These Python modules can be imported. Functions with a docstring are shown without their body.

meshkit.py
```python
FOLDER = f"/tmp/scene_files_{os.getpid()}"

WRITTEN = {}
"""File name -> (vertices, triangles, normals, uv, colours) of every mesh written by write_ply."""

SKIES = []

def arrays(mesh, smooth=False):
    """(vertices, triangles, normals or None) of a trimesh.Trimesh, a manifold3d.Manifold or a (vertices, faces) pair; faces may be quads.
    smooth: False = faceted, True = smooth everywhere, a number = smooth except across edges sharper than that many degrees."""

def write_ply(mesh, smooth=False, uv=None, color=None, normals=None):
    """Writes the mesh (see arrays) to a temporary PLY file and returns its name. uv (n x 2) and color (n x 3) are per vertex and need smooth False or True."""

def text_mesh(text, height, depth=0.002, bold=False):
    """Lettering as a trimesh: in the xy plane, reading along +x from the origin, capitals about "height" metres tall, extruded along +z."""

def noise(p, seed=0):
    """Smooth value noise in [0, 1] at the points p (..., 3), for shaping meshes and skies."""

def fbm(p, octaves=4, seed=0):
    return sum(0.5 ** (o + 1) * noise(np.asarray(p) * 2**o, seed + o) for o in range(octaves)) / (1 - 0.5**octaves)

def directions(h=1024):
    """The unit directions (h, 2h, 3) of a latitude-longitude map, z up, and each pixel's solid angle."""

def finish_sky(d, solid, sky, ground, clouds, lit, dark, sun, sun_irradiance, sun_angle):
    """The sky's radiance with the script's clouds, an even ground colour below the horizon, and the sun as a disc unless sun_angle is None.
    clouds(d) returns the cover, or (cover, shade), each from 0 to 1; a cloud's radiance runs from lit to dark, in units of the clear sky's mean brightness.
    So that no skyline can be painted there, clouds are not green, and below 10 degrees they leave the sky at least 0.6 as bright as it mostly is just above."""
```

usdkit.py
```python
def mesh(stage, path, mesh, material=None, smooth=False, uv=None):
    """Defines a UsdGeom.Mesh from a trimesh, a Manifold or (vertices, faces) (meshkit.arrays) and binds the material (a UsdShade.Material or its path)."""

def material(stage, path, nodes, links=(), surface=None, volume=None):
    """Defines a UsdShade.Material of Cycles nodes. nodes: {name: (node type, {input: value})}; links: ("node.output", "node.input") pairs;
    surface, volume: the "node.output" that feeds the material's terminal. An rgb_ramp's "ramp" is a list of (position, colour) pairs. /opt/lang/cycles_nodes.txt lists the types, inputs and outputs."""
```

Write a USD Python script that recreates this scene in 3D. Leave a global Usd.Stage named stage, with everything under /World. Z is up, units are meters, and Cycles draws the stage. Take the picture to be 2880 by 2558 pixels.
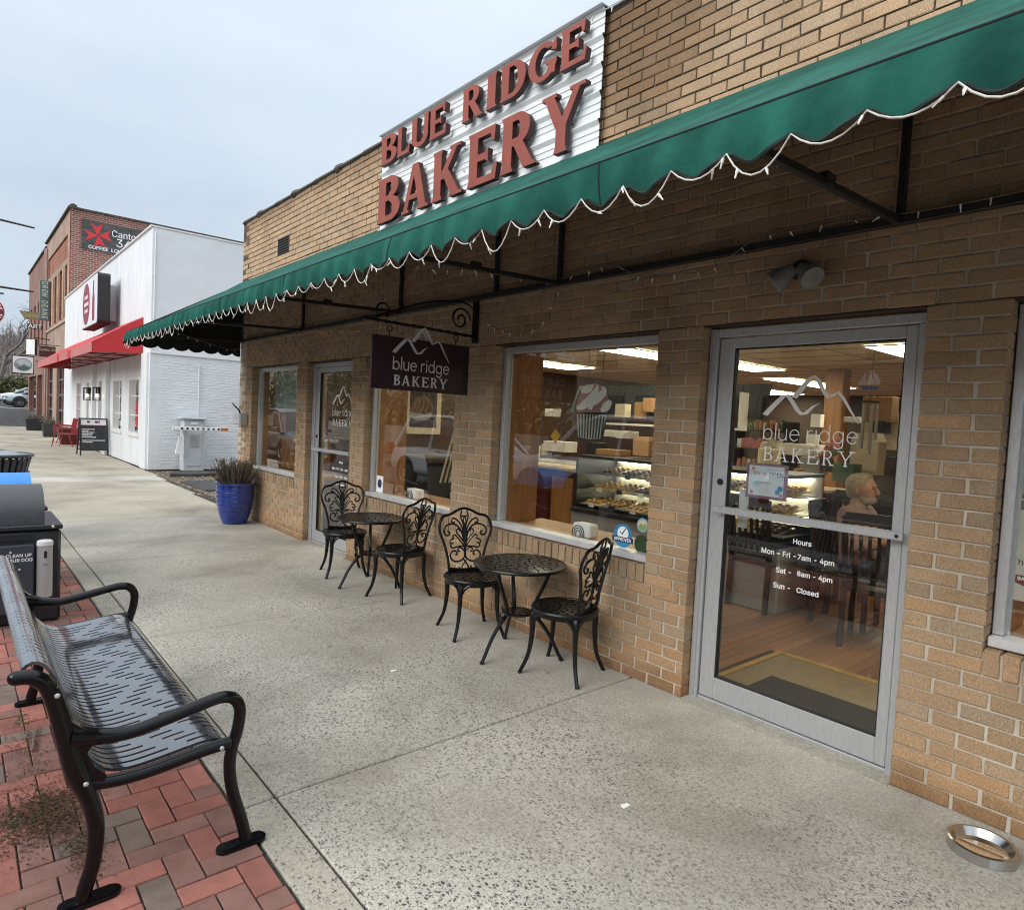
import math, random
import numpy as np
import trimesh
import shapely
import shapely.geometry as sg
import shapely.affinity as sa
from shapely.ops import unary_union
import manifold3d
import usdkit, meshkit
from pxr import Usd, UsdGeom, UsdLux, UsdShade, Sdf, Gf, Vt

# scene constants: exposure, sky and sun
EXPOSURE = 0.76
SKY_STRENGTH = 0.10
SUN_INT = 0.40
SKY_LOW, SKY_MID, SKY_HIGH, SKY_TOP = (0.345, 0.395, 0.455), (0.37, 0.43, 0.50), (0.56, 0.62, 0.69), (1.25, 1.30, 1.35)
stage = Usd.Stage.CreateInMemory()
UsdGeom.SetStageUpAxis(stage, UsdGeom.Tokens.z)
UsdGeom.SetStageMetersPerUnit(stage, 1.0)
UsdGeom.Xform.Define(stage, '/World')
UsdGeom.Scope.Define(stage, '/World/Looks')
# ------------------------------------------------------------------ camera (x: into the shop, y: along the street, z: up)
CAM = np.array([-3.26656, 0.0, 1.56680])
YAW, PITCH, ROLL = [math.radians(a) for a in (40.6303, -2.8663, 2.7901)]
F_PX, W_PX, H_PX = 1848.07, 2880.0, 2556.6
_fw = np.array([math.sin(YAW) * math.cos(PITCH), math.cos(YAW) * math.cos(PITCH), math.sin(PITCH)])
_rt = np.cross(_fw, [0, 0, 1]); _rt /= np.linalg.norm(_rt)
_up = np.cross(_rt, _fw)
_c, _s = math.cos(ROLL), math.sin(ROLL)
RT, UP = _c * _rt + _s * _up, -_s * _rt + _c * _up
cam = UsdGeom.Camera.Define(stage, '/World/camera')
_m = Gf.Matrix4d(*[float(v) for row in ((*RT, 0), (*UP, 0), (*(-_fw), 0), (*CAM, 1)) for v in row])
cam.AddTransformOp().Set(_m)
cam.CreateHorizontalApertureAttr(36.0)
cam.CreateVerticalApertureAttr(36.0 * 909 / 1024)
cam.CreateFocalLengthAttr(36.0 * F_PX / W_PX)
cam.CreateClippingRangeAttr(Gf.Vec2f(0.05, 2000))
cam.CreateExposureAttr(EXPOSURE)
# ------------------------------------------------------------------ sky and sun (overcast)
SUN_DIR = np.array([-0.80, -0.06, 0.52]); SUN_DIR /= np.linalg.norm(SUN_DIR)
SUN_EL, SUN_ROT = math.asin(SUN_DIR[2]), math.atan2(SUN_DIR[0], SUN_DIR[1])
dome = UsdLux.DomeLight.Define(stage, '/World/sky')
dome.GetPrim().SetCustomDataByKey('kind', 'structure')
_sky = usdkit.material(stage, '/World/Looks/sky_material', {
    'tc': ('texture_coordinate', {}),
    'sky': ('sky_texture', {'sky_type': 'single_scattering', 'sun_disc': False, 'sun_elevation': SUN_EL, 'sun_rotation': SUN_ROT, 'aerosol_density': 2.0}),
    'sep': ('separate_xyz', {}),
    'map': ('mapping', {'mapping_type': 'point', 'scale': (1.0, 1.0, 3.0)}),
    'n': ('noise_texture', {'scale': 1.6, 'detail': 5.0, 'roughness': 0.55}),
    'el': ('map_range', {'from_min': 0.0, 'from_max': 1.0, 'to_min': 0.0, 'to_max': 1.0, 'clamp': True}),
    'grad': ('rgb_ramp', {'ramp': [(0.0, SKY_LOW), (0.25, SKY_MID), (0.6, SKY_HIGH), (1.0, SKY_TOP)]}),
    'nr': ('rgb_ramp', {'ramp': [(0.3, (0.86, 0.885, 0.92)), (0.7, (1.09, 1.08, 1.06))]}),
    'sc': ('vector_math', {'math_type': 'scale', 'scale': 10.0}),
    'cl': ('vector_math', {'math_type': 'multiply'}),
    'mix': ('mix_color', {'blend_type': 'mix', 'fac': 0.93, 'use_clamp': False}),
    'bg': ('background_shader', {'strength': SKY_STRENGTH})},
    [('tc.generated', 'sep.vector'), ('tc.generated', 'map.vector'), ('map.vector', 'n.vector'), ('sep.z', 'el.value'), ('el.result', 'grad.fac'),
     ('n.fac', 'nr.fac'), ('grad.color', 'cl.vector1'), ('nr.color', 'cl.vector2'), ('cl.vector', 'sc.vector1'), ('sky.color', 'mix.a'), ('sc.vector', 'mix.b'), ('mix.result', 'bg.color')],
    surface='bg.background')
UsdShade.MaterialBindingAPI.Apply(dome.GetPrim()).Bind(_sky)
sun = UsdLux.DistantLight.Define(stage, '/World/sun')
sun.CreateIntensityAttr(SUN_INT); sun.CreateAngleAttr(45.0); sun.CreateNormalizeAttr(True); sun.CreateColorAttr(Gf.Vec3f(1.0, 0.97, 0.92))
_z = SUN_DIR; _x = np.cross([0, 1, 0], _z); _x /= np.linalg.norm(_x); _y = np.cross(_z, _x)
sun.AddTransformOp().Set(Gf.Matrix4d(*[float(v) for row in ((*_x, 0), (*_y, 0), (*_z, 0), (0, 0, 30, 1)) for v in row]))

# ------------------------------------------------------------------ helpers
rng = np.random.default_rng(7)
PI = math.pi
COUNT = {}
def numbered(parent, name):
    k = (parent, name); n = COUNT.get(k, -1) + 1; COUNT[k] = n
    return name if n == 0 else f'{name}_{n:03d}'
def tag(p, label=None, cat=None, group=None, kind=None):
    for k, v in (('label', label), ('category', cat), ('group', group), ('kind', kind)):
        if v: p.SetCustomDataByKey(k, v)
    return p
LOC = {}
def thing(name, label, cat, loc=(0, 0, 0), rotz=0.0, group=None, kind=None, local=False):
    x = UsdGeom.Xform.Define(stage, '/World/' + numbered('/World', name))
    x.AddTranslateOp().Set(Gf.Vec3d(*map(float, loc)))
    if rotz: x.AddRotateZOp().Set(float(math.degrees(rotz)))
    p = x.GetPrim(); tag(p, label, cat, group, kind)
    LOC[str(p.GetPath())] = np.zeros(3) if local else np.array(loc, float)
    return p
def copy_of(src, loc, rotz=0.0, label=None, group=None):
    was = src.GetCustomData()
    name = src.GetName()
    while name[-4:-3] == '_' and name[-3:].isdigit(): name = name[:-4]
    x = UsdGeom.Xform.Define(stage, '/World/' + numbered('/World', name))
    p = x.GetPrim(); p.GetReferences().AddInternalReference(src.GetPath())
    x.ClearXformOpOrder()
    x.GetPrim().CreateAttribute('xformOp:translate', Sdf.ValueTypeNames.Double3).Set(Gf.Vec3d(*map(float, loc)))
    x.GetPrim().CreateAttribute('xformOp:rotateZ', Sdf.ValueTypeNames.Float).Set(float(math.degrees(rotz)))
    x.GetXformOpOrderAttr().Set(Vt.TokenArray(['xformOp:translate', 'xformOp:rotateZ']))
    p.SetInstanceable(True)
    tag(p, label or was.get('label'), was.get('category'), group or was.get('group'))
    return p
def origin_of(parent):
    p = str(parent.GetPath()) if parent is not None else '/World'
    while p not in ('/World', ''):
        if p in LOC: return LOC[p]
        p = p.rsplit('/', 1)[0]
    return np.zeros(3)

class MB:
    """Collects shapes into one mesh."""
    def __init__(s): s.v, s.f, s.n, s.t = [], [], 0, []
    def add(s, v, f, tint=None):
        v = np.asarray(v, float).reshape(-1, 3); f = np.asarray(f, int)
        if f.shape[1] == 4: f = np.vstack([f[:, [0, 1, 2]], f[:, [0, 2, 3]]])
        s.v.append(v); s.f.append(f + s.n); s.n += len(v)
        s.t.append(np.tile(np.asarray(tint if tint is not None else (1, 1, 1), float), (len(v), 1)))
        return s
    def tm(s, m, M=None, tint=None):
        if hasattr(m, 'to_mesh'):
            q = m.to_mesh(); v, f = q.vert_properties[:, :3], q.tri_verts
        else: v, f = m.vertices, m.faces
        if M is not None: v = np.asarray(v) @ np.asarray(M)[:3, :3].T + np.asarray(M)[:3, 3]
        return s.add(v, f, tint)
    def box(s, x0, x1, y0, y1, z0, z1, c=0.0, tint=None):
        """Axis box, chamfered by c."""
        lo, hi = np.minimum([x0, y0, z0], [x1, y1, z1]), np.maximum([x0, y0, z0], [x1, y1, z1])
        if c <= 0:
            v = np.array([[(lo, hi)[i][0], (lo, hi)[j][1], (lo, hi)[k][2]] for i in (0, 1) for j in (0, 1) for k in (0, 1)])
            return s.add(v, BOXF, tint)
        c = min(c, 0.45 * (hi - lo).min())
        v = []
        for i in (0, 1):
            for j in (0, 1):
                for k in (0, 1):
                    p = np.array([(lo, hi)[i][0], (lo, hi)[j][1], (lo, hi)[k][2]]); d = np.array([1 - 2 * i, 1 - 2 * j, 1 - 2 * k]) * c
                    for a in range(3):
                        o = d.copy(); o[a] = 0; v.append(p + o)
        v = np.array(v)
        return s.add(v, CHF, tint)
    def obox(s, center, size, M3, c=0.0, tint=None):
        k = MB(); h = np.asarray(size) / 2; k.box(-h[0], h[0], -h[1], h[1], -h[2], h[2], c)
        return s.add(np.vstack(k.v) @ np.asarray(M3).T + np.asarray(center), np.vstack(k.f), tint)
    def tube(s, pts, r, n=8, closed=False, flat=None, tint=None):
        """Sweep of a circle (or an ellipse: flat = (normal, ratio)) along the points."""
        P = np.asarray(pts, float); m = len(P)
        R = np.broadcast_to(np.asarray(r, float), (m,))
        if closed: T = np.roll(P, -1, 0) - np.roll(P, 1, 0)
        else: T = np.gradient(P, axis=0)
        T /= np.maximum(np.linalg.norm(T, axis=1, keepdims=True), 1e-12)
        if flat is not None:
            A = np.tile(np.asarray(flat[0], float), (m, 1)); A -= (A * T).sum(1, keepdims=True) * T
            A /= np.maximum(np.linalg.norm(A, axis=1, keepdims=True), 1e-9); k = flat[1]
        else:
            a = np.array([0, 0, 1.0]) if abs(T[0][2]) < 0.9 else np.array([1.0, 0, 0])
            A = np.zeros((m, 3)); a -= a @ T[0] * T[0]; A[0] = a / np.linalg.norm(a); k = 1.0
            for i in range(1, m):
                a = A[i - 1] - A[i - 1] @ T[i] * T[i]; A[i] = a / max(np.linalg.norm(a), 1e-9)
        B = np.cross(T, A)
        th = np.arange(n) / n * 2 * PI + (PI / 4 if n == 4 else 0)
        v = (P[:, None] + R[:, None, None] * (k * np.cos(th)[None, :, None] * A[:, None] + np.sin(th)[None, :, None] * B[:, None])).reshape(-1, 3)
        f = []
        for i in range(m if closed else m - 1):
            a, b = i * n, ((i + 1) % m) * n
            for j in range(n):
                q = (j + 1) % n; f.append((a + j, a + q, b + q, b + j))
        s.add(v, f, tint)
        if not closed:
            for i0, rev in ((0, True), ((m - 1) * n, False)):
                idx = list(range(i0, i0 + n)); 
                if rev: idx = idx[::-1]
                s.f.append(np.array([(idx[0], idx[j], idx[j + 1]) for j in range(1, n - 1)]) + s.n - len(v))
        return s
    def bar(s, p, q, w, h=None, up=(0, 0, 1), c=0.0, tint=None):
        p, q = np.asarray(p, float), np.asarray(q, float); d = q - p; L = np.linalg.norm(d); d /= L
        u = np.asarray(up, float); u = u - u @ d * d
        if np.linalg.norm(u) < 1e-6: u = np.array([1.0, 0, 0]) - d[0] * d
        u /= np.linalg.norm(u); r = np.cross(d, u)
        return s.obox((p + q) / 2, (L, w, h or w), np.stack([d, np.cross(u, d), u], 1), c, tint)
    def lathe(s, prof, center=(0, 0, 0), n=32, M3=None, tint=None, closed=False):
        pr = np.asarray(prof, float); m = len(pr); th = np.arange(n) / n * 2 * PI
        v = np.stack([pr[:, None, 0] * np.cos(th), pr[:, None, 0] * np.sin(th), np.repeat(pr[:, 1:2], n, 1)], -1).reshape(-1, 3)
        f = []
        for i in range(m if closed else m - 1):
            a, b = i * n, ((i + 1) % m) * n
            for j in range(n):
                q = (j + 1) % n; f.append((a + j, a + q, b + q, b + j))
        if M3 is not None: v = v @ np.asarray(M3).T
        return s.add(v + np.asarray(center), f, tint)
    def prism(s, poly, depth, O=(0, 0, 0), U=(1, 0, 0), V=(0, 1, 0), tint=None):
        """Extrudes a shapely polygon in the frame O, U, V along U x V."""
        M = np.eye(4); M[:3, 0], M[:3, 1] = U, V; M[:3, 2] = np.cross(U, V); M[:3, 3] = O
        for g in getattr(poly, 'geoms', [poly]):
            if g.is_empty or g.area < 1e-9 or g.geom_type != 'Polygon': continue
            s.tm(trimesh.creation.extrude_polygon(g, depth, engine='earcut'), M, tint)
        return s
    def ico(s, c, r, sub=1, sc=(1, 1, 1), tint=None):
        m = trimesh.creation.icosphere(subdivisions=sub, radius=1.0)
        return s.add(m.vertices * np.asarray(sc) * r + np.asarray(c), m.faces, tint)
    def build(s, name, mat, parent=None, smooth=False, label=None, cat=None, group=None, kind=None, tint=False, local=False):
        pp = str(parent.GetPath()) if parent is not None else '/World'
        path = pp + '/' + numbered(pp, name)
        v = np.vstack(s.v) - (0 if local else origin_of(parent)); f = np.vstack(s.f)
        if tint:
            m = UsdGeom.Mesh.Define(stage, path)
            m.CreatePointsAttr(Vt.Vec3fArray.FromNumpy(v.astype(np.float32)))
            m.CreateFaceVertexCountsAttr(Vt.IntArray.FromNumpy(np.full(len(f), 3, np.int32)))
            m.CreateFaceVertexIndicesAttr(Vt.IntArray.FromNumpy(f.astype(np.int32).ravel()))
            m.CreateSubdivisionSchemeAttr('none')
            UsdGeom.PrimvarsAPI(m).CreatePrimvar('tint', Sdf.ValueTypeNames.Color3fArray, 'vertex').Set(Vt.Vec3fArray.FromNumpy(np.vstack(s.t).astype(np.float32)))
            UsdShade.MaterialBindingAPI.Apply(m.GetPrim()).Bind(mat)
        else:
            m = usdkit.mesh(stage, path, trimesh.Trimesh(v, f, process=False), mat, smooth=smooth)
        return tag(m.GetPrim(), label, cat, group, kind)
BOXF = np.array([(0, 1, 3, 2), (4, 6, 7, 5), (0, 4, 5, 1), (2, 3, 7, 6), (0, 2, 6, 4), (1, 5, 7, 3)])
def _chf():
    pts, idx = [], 0
    h = 1.0; c = 0.2; v = []
    for i in (0, 1):
        for j in (0, 1):
            for k in (0, 1):
                p = np.array([(-h, h)[i], (-h, h)[j], (-h, h)[k]]); d = np.array([1 - 2 * i, 1 - 2 * j, 1 - 2 * k]) * c
                for a in range(3):
                    o = d.copy(); o[a] = 0; v.append(p + o)
    v = np.array(v); hull = trimesh.Trimesh(v, trimesh.convex.convex_hull(v).faces, process=False)
    ch = trimesh.convex.convex_hull(v)
    d = np.linalg.norm(ch.vertices[:, None] - v[None], axis=2).argmin(1)
    return d[ch.faces]
CHF = _chf()
def arc(cx, cy, r, a0, a1, n=12, ry=None):
    t = np.radians(np.linspace(a0, a1, n)); return np.stack([cx + r * np.cos(t), cy + (ry or r) * np.sin(t)], 1)
def spline(pts, n=40, closed=False):
    P = np.asarray(pts, float)
    Q = np.vstack([P[-1:], P, P[:2]]) if closed else np.vstack([2 * P[0] - P[1], P, 2 * P[-1] - P[-2]])
    out = []; m = len(P) if closed else len(P) - 1
    for t in np.linspace(0, m, n, endpoint=not closed):
        i = min(int(t), m - 1); u = t - i; a, b, c, d = Q[i], Q[i + 1], Q[i + 2], Q[i + 3]
        out.append(0.5 * (2 * b + (c - a) * u + (2 * a - 5 * b + 4 * c - d) * u * u + (3 * b - a - 3 * c + d) * u ** 3))
    return np.array(out)
def rotz3(a): return np.array([[math.cos(a), -math.sin(a), 0], [math.sin(a), math.cos(a), 0], [0, 0, 1]])
WU, WV = np.array([0, -1.0, 0]), np.array([0, 0, 1.0])     # text on a wall that faces -x: reading along -y
def textpoly_mesh(txt, h, depth, O, U=WU, V=WV, bold=False, center=True):
    m = meshkit.text_mesh(txt, h, depth, bold); b = m.bounds
    dx = -(b[0][0] + b[1][0]) / 2 if center else 0
    M = np.eye(4); M[:3, 0], M[:3, 1] = U, V; M[:3, 2] = np.cross(U, V); M[:3, 3] = np.asarray(O) + dx * np.asarray(U)
    return m, M
def text(mb, txt, h, depth, O, U=WU, V=WV, bold=False, center=True, sx=1.0):
    m, M = textpoly_mesh(txt, h, depth, O, np.asarray(U, float), np.asarray(V, float), bold, center)
    if sx != 1.0:
        m = m.copy(); b = m.bounds; cx = (b[0][0] + b[1][0]) / 2 if center else 0; m.vertices[:, 0] = cx + (m.vertices[:, 0] - cx) * sx
    return mb.tm(m, M)

# ------------------------------------------------------------------ materials
L = '/World/Looks/'
def mat(name, col, rough=0.6, metal=0.0, var=0.12, vs=8.0, bump=0.0, bs=60.0, spec=0.5, tint=False, coat=0.0, stretch=None, bd=0.01, alt=None, rvar=0.0, emis=None, coat_ior=1.5):
    col = np.asarray(col, float)
    N = {'g': ('geometry', {}), 'n': ('noise_texture', {'scale': vs, 'detail': 5.0, 'roughness': 0.6}),
         'r': ('rgb_ramp', {'ramp': [(0.3, tuple(col * (1 - var))), (0.7, tuple(np.minimum(col * (1 + var) if alt is None else np.asarray(alt, float), 1)))]}),
         'p': ('principled_bsdf', {'roughness': rough, 'metallic': metal, 'specular_ior_level': spec, 'coat_weight': coat, 'coat_roughness': 0.08, 'coat_ior': coat_ior})}
    K = [('n.fac', 'r.fac')]
    src = 'g.position'
    if stretch is not None:
        N['mp'] = ('mapping', {'mapping_type': 'point', 'scale': stretch}); K += [('g.position', 'mp.vector')]; src = 'mp.vector'
    K += [(src, 'n.vector')]
    out = 'r.color'
    if tint:
        N['a'] = ('attribute', {'attribute': 'tint'}); N['mx'] = ('mix_color', {'blend_type': 'multiply', 'fac': 1.0})
        K += [(out, 'mx.a'), ('a.color', 'mx.b')]; out = 'mx.result'
    K += [(out, 'p.base_color')]
    if bump:
        N['bn'] = ('noise_texture', {'scale': bs, 'detail': 4.0, 'roughness': 0.6}); N['b'] = ('bump', {'strength': bump, 'distance': bd})
        K += [(src, 'bn.vector'), ('bn.fac', 'b.height'), ('b.normal', 'p.normal')]
    if rvar:
        N['rn'] = ('map_range', {'from_min': 0.3, 'from_max': 0.7, 'to_min': max(rough - rvar, 0.03), 'to_max': rough + rvar, 'clamp': True})
        K += [('n.fac', 'rn.value'), ('rn.result', 'p.roughness')]
    if emis is not None:
        N['p'][1]['emission_color'] = tuple(emis[:3]); N['p'][1]['emission_strength'] = emis[3]
    return usdkit.material(stage, L + name, N, K, surface='p.BSDF')
def emit(name, col, s): return usdkit.material(stage, L + name, {'e': ('emission', {'color': col, 'strength': s})}, [], surface='e.emission')
def brick_mat(name, streak=0.34, fleck=(1.5, 1.38, 1.12)):
    return usdkit.material(stage, L + name, {
        'g': ('geometry', {}), 'a': ('attribute', {'attribute': 'tint'}),
        'mp': ('mapping', {'mapping_type': 'point', 'scale': (210.0, 210.0, 85.0)}),
        'n': ('noise_texture', {'scale': 1.0, 'detail': 3.0, 'roughness': 0.6}),
        'r': ('rgb_ramp', {'ramp': [(0.28, (1 - streak,) * 3), (0.45, (0.92, 0.92, 0.92)), (0.58, (1.05, 1.03, 1.0)), (0.68, fleck)]}),
        'n2': ('noise_texture', {'scale': 1.5, 'detail': 7.0, 'roughness': 0.7}),
        'r2': ('rgb_ramp', {'ramp': [(0.32, (0.76, 0.74, 0.72)), (0.5, (1.0, 1.0, 1.0)), (0.7, (1.12, 1.12, 1.12))]}),
        'm1': ('mix_color', {'blend_type': 'multiply', 'fac': 1.0, 'use_clamp': False, 'use_clamp_result': False}),
        'm2': ('mix_color', {'blend_type': 'multiply', 'fac': 1.0, 'use_clamp': False}),
        'sz': ('separate_xyz', {}), 'nz': ('noise_texture', {'scale': 5.0, 'detail': 6.0, 'roughness': 0.7}), 'zz': ('math', {'math_type': 'multiply_add', 'value2': -0.30}), 'zf': ('map_range', {'from_min': -0.16, 'from_max': 0.0, 'to_min': 0.75, 'to_max': 0.0, 'clamp': True}), 'm4': ('mix_color', {'blend_type': 'multiply', 'b': (0.50, 0.44, 0.38), 'use_clamp': False}),
        'b': ('bump', {'strength': 0.5, 'distance': 0.004}),
        'p': ('principled_bsdf', {'roughness': 0.85, 'specular_ior_level': 0.25})},
        [('g.position', 'mp.vector'), ('mp.vector', 'n.vector'), ('n.fac', 'r.fac'), ('g.position', 'n2.vector'), ('n2.fac', 'r2.fac'),
         ('a.color', 'm1.a'), ('r.color', 'm1.b'), ('m1.result', 'm2.a'), ('r2.color', 'm2.b'), ('g.position', 'sz.vector'), ('g.position', 'nz.vector'), ('nz.fac', 'zz.value1'), ('sz.z', 'zz.value3'), ('zz.value', 'zf.value'), ('zf.result', 'm4.fac'), ('m2.result', 'm4.a'), ('m4.result', 'p.base_color'), ('n.fac', 'b.height'), ('b.normal', 'p.normal')], surface='p.BSDF')
M_brick = brick_mat('tan_brick')
M_redbrick = brick_mat('red_brick', 0.3, (1.1, 1.05, 1.0))
def mortar_mat():
    return usdkit.material(stage, L + 'mortar', {
        'g': ('geometry', {}), 's': ('separate_xyz', {}),
        'n': ('noise_texture', {'scale': 2.2, 'detail': 6.0, 'roughness': 0.65}),
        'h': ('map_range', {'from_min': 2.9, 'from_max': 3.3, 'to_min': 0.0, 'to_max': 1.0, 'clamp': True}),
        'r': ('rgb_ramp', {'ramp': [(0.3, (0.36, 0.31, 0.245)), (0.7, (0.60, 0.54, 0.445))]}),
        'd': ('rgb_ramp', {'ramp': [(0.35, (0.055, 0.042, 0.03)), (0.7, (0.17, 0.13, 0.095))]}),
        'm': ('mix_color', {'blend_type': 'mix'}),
        'bn': ('noise_texture', {'scale': 160.0, 'detail': 2.0}), 'b': ('bump', {'strength': 0.5, 'distance': 0.004}),
        'p': ('principled_bsdf', {'roughness': 0.92, 'specular_ior_level': 0.2})},
        [('g.position', 's.vector'), ('g.position', 'n.vector'), ('s.z', 'h.value'), ('n.fac', 'r.fac'), ('n.fac', 'd.fac'), ('h.result', 'm.fac'), ('r.color', 'm.a'), ('d.color', 'm.b'),
         ('m.result', 'p.base_color'), ('g.position', 'bn.vector'), ('bn.fac', 'b.height'), ('b.normal', 'p.normal')], surface='p.BSDF')
M_mortar = mortar_mat()
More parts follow.
